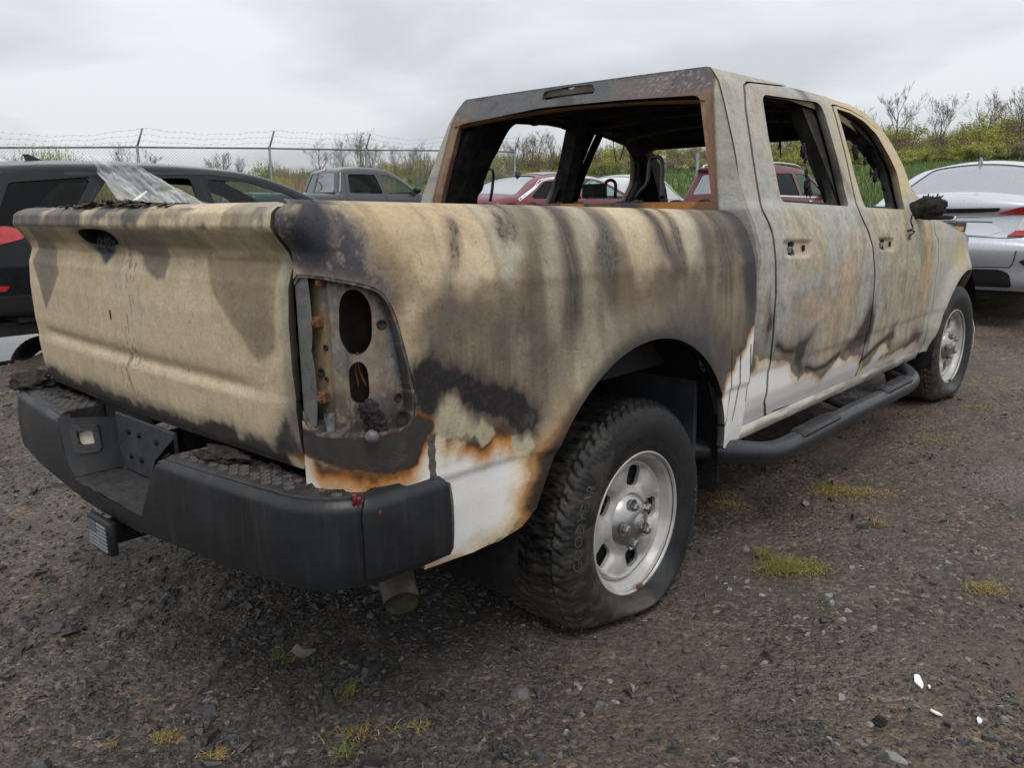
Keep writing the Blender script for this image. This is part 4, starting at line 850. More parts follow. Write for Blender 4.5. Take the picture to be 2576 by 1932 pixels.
lathe('differential', [(.0, -.12), (.10, -.10), (.13, 0), (.10, .10), (0, .12)], 16, M_soot, truck, 'x', (0, 0, .31))
lathe('spare_tyre', [(.20, .0), (.33, .0), (.36, .05), (.36, .13), (.33, .17), (.20, .17)], 40, M_soot, truck, 'z', (-.62, 0, .52))
# seat back tubes and buckle plates that show over the sill
def loop(pts, r, nm): MB().tube(curve([hit(px, py, 0, xd) for px, py, xd in pts], 40), r, 8).build(nm, M_tube, truck, True)
g = lambda a, b: (a/3.16+1150, b/3.16+380)
loop([(*g(125, 400), 1.15), (*g(150, 355), 1.15), (*g(195, 290), 1.16), (*g(212, 160), 1.18), (*g(245, 142), 1.18), (*g(285, 160), 1.18), (*g(280, 290), 1.16), (*g(262, 400), 1.15)], .0085, 'headrest_hoop')
loop([(*g(1425, 370), .95), (*g(1460, 310), .95), (*g(1510, 240), .97), (*g(1530, 80), .99), (*g(1570, 45), .99), (*g(1620, 60), .99), (*g(1632, 120), .99), (*g(1630, 260), .97), (*g(1628, 370), .95)], .0085, 'headrest_hoop')
loop([(*g(1180, 370), 1.6), (*g(1180, 260), 1.6), (*g(1205, 232), 1.6), (*g(1240, 235), 1.6), (*g(1260, 270), 1.6), (*g(1255, 370), 1.6)], .009, 'headrest_hoop')
a, b = hit(*g(1000, 262), 0, 1.45), hit(*g(1170, 370), 0, 1.45); MB().box(1.44, 1.46, b[1], a[1], b[2], a[2], None, .004).build('seat_plate', M_inner, truck)
a, b = hit(*g(918, 265), 0, 1.5), hit(*g(948, 310), 0, 1.5); MB().box(1.49, 1.51, b[1], a[1], b[2], a[2], None, .004).build('belt_bracket', M_soot, truck)
for k in range(10):
    y = -.75+k*.15+random.uniform(-.04, .04); blob('sill_char', (.755, y, 1.300), .014, M_char, truck, k*1.7, 1, .7, (.8, 2.0, .6))
# ---- burnt seat frames and wiring inside the cab
for xs_, ys_ in ((1.95, -.42), (1.95, .42), (1.05, -.42), (1.05, .42)):
    mb = MB().tube(curve([(xs_, ys_-.22, .52), (xs_-.10, ys_-.22, .90), (xs_-.16, ys_-.17, 1.17), (xs_-.16, ys_+.17, 1.17), (xs_-.10, ys_+.22, .90), (xs_, ys_+.22, .52)], 30), .016, 8)
    for k in range(6): mb.tube([(xs_-.02-.022*k, ys_-.21, .60+.095*k), (xs_-.02-.022*k, ys_+.21, .60+.095*k)], .005, 5)
    mb.tube([(xs_, ys_-.22, .55), (xs_+.45, ys_-.22, .55), (xs_+.45, ys_+.22, .55), (xs_, ys_+.22, .55)], .016, 8)
    mb.build('seat_frame', M_inner, truck, True)
for k in range(7):
    x_, y_ = random.uniform(1.0, 2.2), random.choice((-1, 1))*random.uniform(.2, .62); l_ = random.uniform(.06, .20); MB().tube(curve([(x_, y_, 1.74), (x_+.02, y_+.01, 1.72-l_*.5), (x_+random.uniform(-.05, .05), y_, 1.71-l_)], 10), .003, 5).build('hanging_wire', M_soot, truck, True)
t_ = [hit(px, py, 1, -.90) for px, py in ((2436, 768), (2446, 790), (2452, 830), (2447, 880))]; V = []
for i, q in enumerate(t_): V += [q+np.array([-.012, 0, 0]), q+np.array([.012+.006*(i == 2), .004, 0])]
obj('torn_liner_strip', mesh_np('torn_liner_strip', V, np.array([(2*i, 2*i+1, 2*i+3, 2*i+2) for i in range(3)], np.int32)), M_white, truck)
# ---- mirror remains
q = [hit(px, py, 1, -.97) for px, py in zF([(1440, 920), (1500, 930), (1580, 920), (1620, 930)])]
mc = hit(*zF([(1560, 930)])[0], 1, -1.0)
mb = MB(); M0 = Matrix.Translation(Vector(mc))
mc = mc+np.array([0, 0, -.012]); mir = blob('mirror_remains', mc, .080, M_char, truck, 4.2, 3, .28, (.6, 1.0, .78), label='charred door mirror stump')
blob('mirror_arm', mc+np.array([-.02, .07, -.015]), .05, M_char, truck, 8.2, 2, .4, (.8, 1.1, .9))
MB().box(mc[0]-.03, mc[0]+.03, mc[1]-.115, mc[1]+.03, mc[2]-.062, mc[2]-.04, None, .01).build('mirror_shelf', M_char, truck)
for k in range(5):
    MB().tube([mc+np.array([0, -.04+.018*k, .045]), mc+np.array([.01, -.055+.024*k, .062+.010*(k % 2)])], .004, 5).build('mirror_strut', M_char, truck)
cw = curve([hit(px, py, 1, -.975) for px, py in zF([(1440, 980), (1425, 1040), (1440, 1090), (1400, 1105), (1450, 1110), (1412, 1150), (1420, 1165)])], 30); MB().tube(cw, .0035, 5).build('hanging_wire', M_soot, truck, True)

# ---- step tube
sp = curve([(.40, -.78, .42), (.50, -.86, .405), (.62, -.95, .385), (.80, -1.01, .350), (1.0, -1.025, .343), (1.6, -1.028, .345), (2.2, -1.028, .338), (2.45, -1.022, .335), (2.60, -1.0, .34), (2.70, -.93, .36), (2.74, -.82, .40)], 90)
st = MB().tube(sp, .043, 18).build('side_step', M_tube, truck, True, label='black tubular side step below the doors')
for xa, xb in ((1.02, 1.42), (2.02, 2.42)):
    pts = []
    def pad(u, v, xa=xa, xb=xb):
        a = (v-.45)*1.5; k = 1-np.clip(np.abs(u-(xa+xb)/2)/((xb-xa)/2), 0, 1); e = np.minimum(1, k/.18)
        r = .044+.010*e; 
        return np.stack([u, -1.027-r*np.sin(a), .343+r*np.cos(a)], -1)
    pd = sheet('step_pad', np.linspace(xa, xb, 40), np.linspace(0, 1, 14), pad, M_plastic, st, None, None, flange=(0, 0, -.01))
    for k in range(12):
        x = xa+.09+(xb-xa-.18)*k/11; V = []
        for v in (.2, .4, .6, .8):
            q = pad(np.array(x), np.array(v)); V += [q+np.array([-.004, 0, .001]), q+np.array([0, 0, .004]), q+np.array([.004, 0, .001])]
        mb = MB(); mb.add(V, [(3*i+j, 3*i+j+1, 3*i+j+4, 3*i+j+3) for i in range(3) for j in (0, 1)]); mb.build('tread_rib', M_plasticw, st, True)
for x in (.72, 1.7, 2.55): MB().tube([(x, -.99, .345), (x, -.80, .40), (x, -.5, .43)], .018, 8).build('step_bracket', M_soot, st, True)

# ---- rear bumper
def bplan(s):
    """plan path of the bumper face: s=0 at the middle, positive to the truck's left"""
    a = np.abs(s); x = np.where(a < .78, -1.262+.047*(a/.78)**2.0, 0); y = np.minimum(a, .78)
    th = np.clip((a-.78)/.27, 0, 1)*math.pi/2
    x = np.where(a >= .78, -1.215+.165*(1-np.cos(th)**1.), x); y = np.where(a >= .78, .78+.205*np.sin(th), y)
    ex = np.clip(a-1.05, 0, 1); x = np.where(a > 1.05, -1.05+ex, x)
    return x, np.sign(s)*y, th
def bump_face(s, z):
    x, y, th = bplan(s); t = (z-.56)/.14; inn = .014*np.clip(t, 0, 2)**2+.035*np.clip(-t, 0, 2)**2*.55+.012*np.clip((z-.662)/.022, 0, 1)**2
    return np.stack([x+inn*np.cos(th), y-np.sign(s)*inn*np.sin(th), z+0*s], -1)
on_bump = lambda l: inv(bump_face, l, (-.5, .6))
bz = on_bump([(361, 1340), (500, 1395), (582, 1432), (700, 1465), (803, 1487), (900, 1478), (1000, 1450), (1086, 1416)])
bt = on_bump([(384, 1172), (500, 1210), (640, 1262), (757, 1292), (830, 1290)])
cap_s = (-1.245); 
prof = [(0, .452), (-.20, .452)]+[(p[0], p[1]) for p in bz]
prof = [(max(p[0], cap_s), p[1]) for p in prof]
bots = sorted(prof, key=lambda p: -p[0])
topz = .683
endz = on_bump([(1040, 1212), (1088, 1240)])
half = [(0, .535), (-.245, .54), (-.30, .60), (-.345, topz-.005), (-.36, topz), (-1.02, topz+.004), (-1.06, .735), (-1.20, .735), (cap_s, .70)]
btab_s = np.array([0]+[abs(p[0]) for p in bots[1:]]+[1.25]); btab_z = np.array([p[1] for p in bots]+[bots[-1][1]])
o_ = np.argsort(btab_s); btab_s, btab_z = btab_s[o_], btab_z[o_]
ttab_s = [0, .235, .285, .330, .345, 1.0, 1.04, 1.19, 1.245]; ttab_z = [.508, .511, .585, topz-.006, topz, topz+.006, .695, .695, .655]
bump_sdf = lambda s, z: np.maximum.reduce([z-np.interp(np.abs(s), ttab_s, ttab_z), np.interp(np.abs(s), btab_s, btab_z)-z, np.abs(s)-1.245])*.8
bumper = sheet('rear_bumper', np.linspace(-1.27, 1.27, 420), np.linspace(.42, .76, 70), bump_face, M_plastic, truck, bump_sdf, None, flange=lambda P, s, z: np.stack([.03*np.ones(len(s)), -np.sign(s)*.02*(np.abs(s) > .8), 0*s], 1), flip=True, label='black plastic step bumper with a sagging middle step')
for sg in (-1, 1):       # top deck of each half, with the raised hexagon studs
    def deck(u, v, sg=sg):
        s = sg*u; x, y, th = bplan(s); e = bump_face(s, topz+0*s); xi = 0
        xin = -1.095+.0*u; x2 = e[..., 0]+(np.maximum(xin, e[..., 0]+.01)-e[..., 0])*v; y2 = e[..., 1]-sg*np.clip(u-.85, 0, 1)*.45*v
        return np.stack([x2, y2, e[..., 2]+.012*np.sin(np.clip(v*6, 0, 1)*math.pi/2)-.004+.003*(fbm(x2*30, y2*30, 1.)-.5)], -1)
    dk = sheet('step_deck', np.linspace(.35, 1.06, 60), np.linspace(0, 1, 16), deck, M_plasticw, bumper, None, None, flange=(0, 0, -.04), flip=(sg > 0))
    hexm = MB(); hx = [(.0135*math.cos(k*math.pi/3), .0135*math.sin(k*math.pi/3)) for k in range(6)]
    hexm.add([(x, y, -.004) for x, y in hx]+[(x*.92, y*.92, .0022) for x, y in hx], [(5, 4, 3, 2, 1, 0)][:0]+[(6, 7, 8, 9, 10, 11)]+[(k, (k+1) % 6, 6+(k+1) % 6, 6+k) for k in range(6)])
    hm = hexm.mesh('hexagon_stud'); hm.materials.append(M_dust)
    for i in range(30):
        for j in range(6):
            yy = .37+i*.0236+.0118*0; xx = -1.240+j*.0272+(.0136 if i % 2 else 0)
            u = yy; xe = float(bump_face(sg*np.array(u), np.array(topz))[0]); 
            if u > .93 or xx < xe+.026 or xx > -1.105: continue
            if fbm(np.array(u*7.), np.array(xx*9.), 3.+sg)+.0 > .62: continue        # buried in char
            o = obj('hexagon_stud', hm, None, bumper); o.location = (xx, sg*yy, topz+.0085)
    ch = MB()
    for k in range(120):
        u = random.uniform(.36, 1.04); v = .35+.65*random.random()**.6; q = deck(np.array(u), np.array(v)); L = random.uniform(.003, .012)*(1+.8*(v > .6)); a = random.uniform(0, 6.28); c, s_ = math.cos(a)*L, math.sin(a)*L
        ch.add([(q[0]+c, q[1]+s_, q[2]), (q[0]-s_*.6, q[1]+c*.6, q[2]), (q[0]-c, q[1]-s_, q[2]), (q[0]+s_*.6, q[1]-c*.6, q[2]), (q[0]+L*.2, q[1], q[2]+L*.4)], [(0, 1, 4), (1, 2, 4), (2, 3, 4), (3, 0, 4)])
    ch.build('char_crumbs', M_char, bumper)['kind'] = 'stuff'
    # raised end cap
    sheet('bumper_end_cap', np.linspace(.98, 1.243, 60), np.linspace(.42, .705, 50), lambda u, z, sg=sg: bump_face(sg*u, z)+np.stack([-.012*np.cos(bplan(u)[2]), sg*.012*np.sin(bplan(u)[2])+0*u, 0*u], -1), M_plastic, bumper,
          lambda u, z: np.maximum(sd_box(.995, 1.238, .36, .699, .05)(u, z), np.interp(u, btab_s, btab_z)+.02-z), None, flange=lambda P, u, z, sg=sg: np.stack([.02*np.cos(bplan(u)[2]), -sg*.02*np.sin(bplan(u)[2]), 0*u], 1), flip=(sg < 0))
    # slanted wall of the step with its lamp
    w0, w1 = np.array([-1.246, sg*.330, topz-.003]), np.array([-1.256, sg*.242, .512]); w2, w3 = np.array([-1.128, sg*.185, topz+.002]), np.array([-1.128, sg*.175, .53])
    def wl_(u, v): return (w0*(1-u)[..., None]+w2*u[..., None])*(v)[..., None]+(w1*(1-u)[..., None]+w3*u[..., None])*(1-v)[..., None]
    sheet('step_wall', np.linspace(0, 1, 30), np.linspace(0, 1, 30), wl_, M_plastic, bumper, S_(sd_box(-.1, 1.1, -.1, 1.1), sd_box(.22, .62, .42, .84, .1)), None, flip=(sg < 0))
    sheet('plate_lamp_bezel', np.linspace(.1, .75, 40), np.linspace(.3, .95, 40), lambda u, v: wl_(u, v)+np.array([-.004, -sg*.006, 0]), M_plasticw, bumper, S_(sd_box(.17, .67, .37, .89, .1), sd_box(.28, .56, .50, .77, .06)), None, flange=(.012, sg*.016, 0), flip=(sg < 0))
    sheet('plate_lamp', np.linspace(.2, .64, 16), np.linspace(.4, .86, 16), lambda u, v: wl_(u, v)+np.array([.008, sg*.010, 0]), M_clearlamp, bumper, sd_box(.22, .62, .44, .82, .05), None, flip=(sg < 0))
sheet('step_floor', np.linspace(-.26, .26, 40), np.linspace(0, 1, 14), lambda y, v: np.stack([-1.256+.13*v, y*(1-.28*v), .508+.016*v+.006*fbm(y*30, v*8, 2.)], -1), M_plasticw, bumper)
MB().box(-1.130, -1.118, -.19, .19, .53, .70, None, .003).build('plate_bracket', simple('bent_plate', (.055, .06, .07), .5, .4, .3, 20), bumper)
for y in (-.08, .03, .10):
    for z in (.58, .655): lathe('plate_bolt', [(0, -1.138), (.009, -1.135), (.009, -1.128)], 10, M_soot, bumper, 'x', (0, y, z))
blob('charred_lump', (-1.14, .86, .70), .075, M_char, None, 2.5, 3, .6, (.8, 1.4, .5), label='tangled black char hanging over the far end of the bumper', cat='debris')
blob('charred_lump', (-1.14, -.48, .700), .045, M_char, None, 6.5, 3, .7, (.9, 1.9, .35), label='crumbled char heap on the bumper deck below the tailgate', cat='debris')
rd = MB()
for k in range(6):
    b0 = bump_face(np.array(-1.0-.01*k), np.array(.70-.008*k)); rd.tube(curve([b0+np.array([-.012, -.006+.01*random.random(), 0]), b0+np.array([-.016, -.012*random.random(), -.02]), b0+np.array([-.012-.01*random.random(), .02-.04*random.random(), -.04-.03*random.random()])], 8), [.006, .007, .006, .005, .004, .003, .003, .002, .002][:9], 6)
rd.build('melted_red_lens', simple('melted_red', (.12, .01, .012), .3, 0, .4, 60), bumper, True, label='red melted lens plastic stuck on the bumper')
# hitch cover
yc, zc = .005, .402
hcv = MB().box(-1.285, -1.258, yc-.075, yc+.075, zc-.05, zc+.05, None, .010).build('hitch_cover', M_plastic, truck, auto=40)
MB().box(-1.258, -.95, yc-.03, yc+.03, zc-.03, zc+.03).build('receiver_tube', M_soot, truck)
M_sil = simple('worn_silver_print', (.30, .32, .34), .4, .3, .2, 80)
for k in range(7):
    z = zc+.034-k*.0113; y1 = yc+.06 if k > 2 else yc+.0
    MB().box(-1.2875, -1.2845, yc-.06, y1, z-.0033, z+.0033).build('flag_stripe', M_sil, hcv)
MB().box(-1.2875, -1.2845, yc+.006, yc+.06, zc+.008, zc+.037).build('flag_canton', simple('worn_canton', (.10, .12, .15), .4), hcv)
ln = MB().tube(curve([(-1.15, -.10, .46), (-1.14, -.14, .40), (-1.13, -.22, .385), (-1.12, -.27, .42), (-1.10, -.22, .46)], 24), .006, 6).build('wiring_loop', M_soot, truck, True)
lathe('tow_ring', [(.018+.006*math.cos(t), .006*math.sin(t)) for t in np.linspace(0, 2*math.pi, 9)], 16, M_exh, truck, 'x', (-1.20, .20, .45))
# exhaust tip
ex = curve([(-.45, -.50, .47), (-.66, -.58, .44), (-.80, -.70, .365), (-.862, -.80, .300)], 30); a = ex[-1]; dd = Vector(ex[-1]-ex[-3]).normalized()
tb = MB().tube(ex, .047, 20, cap=False); ex2 = [Vector(p) for p in ex[::-1]]; tb.tube(ex2, .043, 20, cap=False)
tb.build('exhaust_pipe', M_exh, truck, True, label='dented dirty exhaust tip pointing out behind the wheel')
MB().box(-.84, -.80, -.90, -.80, .415, .44, None, .006).build('bracket_tab', M_soot, truck)

# ---- wheels
M_tyre = vcol_mat('burnt_tyre', 90, .3, .5, .004, .35)
def text_mesh(body, size):
    cu = bpy.data.curves.new('t', 'FONT'); cu.body = body; cu.size = size; cu.extrude = .0; cu.align_x = 'CENTER'; cu.resolution_u = 2
    o = bpy.data.objects.new('t', cu); col.objects.link(o); me = bpy.data.meshes.new_from_object(o.evaluated_get(bpy.context.evaluated_depsgraph_get())) if False else o.to_mesh()
    V = np.array([v.co[:] for v in me.vertices]); F = [tuple(p.vertices) for p in me.polygons]; o.to_mesh_clear(); bpy.data.objects.remove(o); return V, F
def make_wheel(loc, rz, ground, name, label, detail=True):
    """wheel in local frame: axis y, outer face at -y; flat tyre sagging onto the ground"""
    e = obj(name, None, None, truck); e.location = loc; e.rotation_euler = (0, 0, rz); e['label'] = label
    H = loc[2]-ground; R0, RI = .402, .226
    prof = np.array([(RI, -.005), (RI+.012, -.022), (.27, -.034), (.31, -.040), (.345, -.036), (.375, -.022), (.392, .0), (.400, .02), (.402, .10), (.402, .13), (.400, .21), (.392, .235), (.36, .262), (.31, .272), (.26, .265), (RI, .24)])
    prof = curve(prof, 75)
    n = 420 if detail else 180; th = np.linspace(0, 2*math.pi, n, endpoint=False)
    r = prof[:, 0][:, None]+0*th; y = prof[:, 1][:, None]+0*th; T = np.broadcast_to(th, r.shape)
    # tread blocks: staggered rows with grooves between
    tread = sst(.372, .396, r)*1.; yy = y
    row = np.floor((yy+.03)/.045); ph = T*R0/.040+row*.5+.45*np.sin(yy*55)+.25*fbm(np.cos(T)*6, np.sin(T)*6, yy*9)
    g1 = np.abs((ph % 1)-.5); g2 = np.abs(((yy+.03)/.045 % 1)-.5)
    groove = np.maximum(sst(.38, .44, g1), sst(.42, .46, g2))
    r = r-tread*.013*groove+tread*.004*(fbm(np.cos(T)*18, np.sin(T)*18, yy*40, 3)-.5)*2
    sw = (1-tread)*sst(.24, .28, r); rib = sw*.0022*(np.abs(((T*R0/.02) % 1)-.5) < .25)*(r > .352); y = y-np.where(y < .1, 1, -1)*(rib-sw*.0015*(np.abs(r-.268) < .003))
    x_, z_ = r*np.cos(T), r*np.sin(T)
    # sag
    def sag(rr, T):
        lim = np.where(np.sin(T) < -.05, (H+.006)/np.maximum(-np.sin(T), .05), 9.); k_ = 26.; rm = -np.log(np.exp(-k_*lim)+np.exp(-k_*.408))/k_
        f = np.clip((R0-np.minimum(rm, R0))/(R0-.237), 0, 1); rn = np.where(rr > .237, .237+(rr-.237)*(np.minimum(rm, R0)-.237)/(R0-.237), rr)
        return rn, f
    rn, f = sag(r, T); k_ = np.clip((r-.235)/(R0-.235), 0, 1)
    y = y+np.where(y < .11, -1, 1)*f*(.072*np.sin(np.clip(k_*1.15, 0, 1)*math.pi)**.8+.034*sst(.7, 1., k_))
    x_ = rn*np.cos(T); zz_ = np.maximum(rn*np.sin(T), -H-.006)
    P = np.stack([x_, y, zz_], -1).reshape(-1, 3); m = len(prof)
    i, j = np.meshgrid(np.arange(m-1), np.arange(n), indexing='ij'); j2 = (j+1) % n
    q = np.stack([i*n+j, (i+1)*n+j, (i+1)*n+j2, i*n+j2], -1).reshape(-1, 4).astype(np.int32)
    a, b, c = P.T; rr = np.hypot(a, c); p = Paint(len(a), A3(.0085, .0085, .009), .5)
    tr = (tread*1.).ravel(); p.mix(sst(.48, .62, fbm(a*9, b*9, c*9, 4))*.6, A3(.019, .0185, .018)); p.mix(tr*groove.ravel()*.7, A3(.008, .008, .008))
    p.mix(tr*sst(.52, .66, fbm(a*16, b*16, c*16+4, 4))*sst(.1, -.2, a)*.8, A3(.060, .045, .034)); 
    mud = sst(-.03, -.16, c+(fbm(a*12, b*12, c*12, 4)-.5)*.12); p.mix(mud*.42*(tr+.25*(a < 0)), A3(.075, .055, .040)); p.mix(sst(-.20, -.26, c)*sst(.4, .6, fbm(a*10, b*14, 2., 4))*.55, A3(.10, .088, .072))
    p.mix((1-tr)*sst(-.05, .2, a)*.5, A3(.020, .0215, .024)); p.mix(sst(.45, .6, fbm(a*25, b*25, c*25, 3))*(a < -.16)*.35, A3(.085, .078, .07))
    ty = obj('tyre', mesh_np('tyre', P, q, True, p.out()), M_tyre, e)
    if detail:
        def letters(body, mid, size, rad, hold):
            V, F = text_mesh(body, size); ang = mid-V[:, 0]/rad; rd = rad+V[:, 1]
            k = rd; yb = np.interp(k, [.226, .27, .31, .345, .375, .392], [-.005, -.034, -.040, -.036, -.022, 0])-.0035
            rn, f = sag(rd, ang); k2 = np.clip((rd-.235)/(R0-.235), 0, 1); yb = yb-f*(.072*np.sin(np.clip(k2*1.15, 0, 1)*math.pi)**.8); xx, z2 = rn*np.cos(ang), rn*np.sin(ang)
            me = bpy.data.meshes.new('lettering'); me.from_pydata(np.stack([xx, yb, z2], 1).tolist(), [], F)
            obj('lettering', me, simple('letter_rubber', (.055, .053, .050), .5, 0, .3, 80), ty)
        letters('WRANGLER', R(-15), .046, .322, 0); letters('GOODYEAR', R(165), .046, .322, 0)
    # rim: barrel with stepped lip, then the dished disc with five slots
    lathe('rim', [(.215, .20), (.205, .12), (.200, .045), (.203, .020), (.212, .012), (.2135, -.004), (.219, -.010), (.232, -.012), (.237, -.018), (.236, -.024), (.230, -.024), (.228, -.016)], 96, M_steelw, e)
    slots = []
    for k in range(5):
        a = R(72+72*k); c0 = (.150*math.cos(a), .150*math.sin(a)); tx, ty2 = -math.sin(a), math.cos(a)
        w = lambda u, v, a=a: (np.cos(a)*u+np.sin(a)*v-.147, -np.sin(a)*u+np.cos(a)*v)
        slots.append((lambda u, v, w=w: sd_box(-.034, .034, -.034, .034, .019)(*w(u, v))))
    def disc(u, v):
        rr = np.hypot(u, v); yb = np.interp(rr, [0, .085, .095, .115, .178, .190, .203], [.012, .012, .014, .020, .018, .012, .030])
        d = np.minimum.reduce([s(u, v) for s in slots]); yb = yb+.010*np.exp(-(np.clip(d, 0, 1)/.010)**2)
        an = np.arctan2(v, u); sp = np.cos(5*(an-R(72))); yb = yb-.010*np.clip(-sp, 0, 1)*np.exp(-((rr-.145)/.035)**2)
        return np.stack([u, yb, v], -1)
    g_ = np.linspace(-.206, .206, 150)
    sheet('wheel_disc', g_, g_, disc, M_steelw, e, S_(sd_circ(0, 0, .203), *slots), None, flange=(0, .012, 0))
    lathe('brake_drum', [(0, .05), (.185, .05), (.19, .12)], 40, M_soot, e)
    cp = lathe('centre_cap', [(0, -.034), (.030, -.033), (.033, -.029), (.036, -.029), (.068, -.016), (.088, .004), (.094, .014)], 48, M_cap, e)
    for k in range(5):
        a = R(36+72*k); x, z = .066*math.cos(a), .066*math.sin(a)
        lathe('lug_well', [(.0, -.004), (.020, -.004), (.0215, -.018), (.024, -.016)], 16, M_cap, e, 'y', (x, 0, z))
        mb = MB(); hx = [(.0145*math.cos(t*math.pi/3), .0145*math.sin(t*math.pi/3)) for t in range(6)]; mb.add([(x+a_, .0, z+b_) for a_, b_ in hx]+[(x+a_, -.030, z+b_) for a_, b_ in hx]+[(x+a_*.7, -.035, z+b_*.7) for a_, b_ in hx], [(i, (i+1) % 6, 6+(i+1) % 6, 6+i) for i in range(6)]+[(6+i, 6+(i+1) % 6, 12+(i+1) % 6, 12+i) for i in range(6)]+[(12, 13, 14, 15, 16, 17)])
        mb.build('lug_nut', M_lug, e)
    if detail:
        em = MB().prism(rpoly([(-.016, .006), (-.010, .017), (.0, .013), (.010, .017), (.016, .006), (.011, -.002), (.006, .006), (.004, -.012), (0, -.018), (-.004, -.012), (-.006, .006), (-.011, -.002)], .002, 2), 1, -.0365, -.033); em.build('emblem', simple('emblem_bright', (.75, .75, .75), .25, .8), e)
        MB().tube([(-.17, .02, .10), (-.18, -.02, .115)], .006, 8).build('valve_stem', M_soot, e, True)
        MB().box(.0, .03, -.030, -.020, -.232, -.214, None, .004).build('wheel_weight', M_rust, e)
    return e
make_wheel((-.004, -.925, .2905), 0, .0, 'wheel', 'rear right wheel, silver steel rim on a collapsed muddy tyre')
make_wheel((3.569, -.935, .385), R(-3), .045, 'wheel', 'front right wheel, steel rim on a melted flat tyre', True)
for x, z, g0 in ((-.004, .31, 0.), (3.569, .385, .045)):
    w = make_wheel((x, .925, z), math.pi, g0, 'wheel', 'flat left wheel', False)
# ================================================================== parked cars
def paint_mat(name, c, rough=.3, metal=.3, dirt=.12, coat=.7):
    M = Mat(name); c = np.array(c, float); f = M.noise(3.5, 5, .6); g = M.noise(160, 3, .6)
    b = M.ramp(f, [(.35, c), (.75, np.clip(c*(1-dirt)+A3(.16, .15, .13)*dirt, 0, 1))])
    M.set('Specular IOR Level', .5 if c.max() > .03 else .22)
    M.set('Base Color', M.mix(.25, b, M.ramp(g, [(.3, (.0, .0, .0)), (.7, (.5, .5, .5))]), 'OVERLAY')); M.set('Roughness', M.rng(M.noise(40, 5, .65), .35, .75, rough, rough+.25)); M.set('Metallic', metal); M.set('Coat Weight', coat); M.set('Coat Roughness', M.rng(M.noise(90, 4, .7), .45, .7, .03, .35))
    return M.m
def glass_mat(name, tint, trans, rough=.05, rf=.55):
    m = bpy.data.materials.new(name); m.use_nodes = True; n, l = m.node_tree.nodes, m.node_tree.links; n.remove(n['Principled BSDF'])
    o = n['Material Output']; tr = n.new('ShaderNodeBsdfTransparent'); tr.inputs[0].default_value = tuple(np.array(tint)*trans)+(1,)
    gl = n.new('ShaderNodeBsdfGlossy'); gl.inputs['Roughness'].default_value = rough; gl.inputs[0].default_value = (rf, rf*1.05, rf*1.08, 1)
    fr = n.new('ShaderNodeFresnel'); fr.inputs[0].default_value = 1.5; mx = n.new('ShaderNodeMixShader')
    nz = n.new('ShaderNodeTexNoise'); nz.inputs['Scale'].default_value = 45; nz.inputs['Detail'].default_value = 5; bp = n.new('ShaderNodeBump'); bp.inputs['Strength'].default_value = .06; l.new(nz.outputs[0], bp.inputs['Height']); l.new(bp.outputs[0], gl.inputs['Normal'])
    l.new(fr.outputs[0], mx.inputs[0]); l.new(tr.outputs[0], mx.inputs[1]); l.new(gl.outputs[0], mx.inputs[2]); l.new(mx.outputs[0], o.inputs[0]); return m
G_clear, G_tint = glass_mat('car_glass', (.78, .92, .90), .85), glass_mat('privacy_glass', (.5, .55, .6), .16, .05, .30)
M_ctyre = simple('car_tyre', (.018, .018, .019), .7, 0, .3, 40); M_alloy = simple('alloy_rim', (.35, .35, .36), .35, .8, .2, 20)
M_trim = simple('black_trim', (.012, .012, .013), .45, 0, .3, 30); M_chrome = simple('chrome_trim', (.75, .75, .76), .15, .95, .08, 20)
M_cabin = simple('dark_cabin', (.02, .02, .022), .8, 0, .3, 10)
def red_lens(name='red_lens', c=(.42, .012, .016)): return simple(name, c, .12, 0, .2, 30, .05, .002, coat=.6)
M_red = red_lens(); M_lensw = simple('clear_lens', (.55, .53, .50), .12, 0, .25, 60, .15, .004, coat=.5)
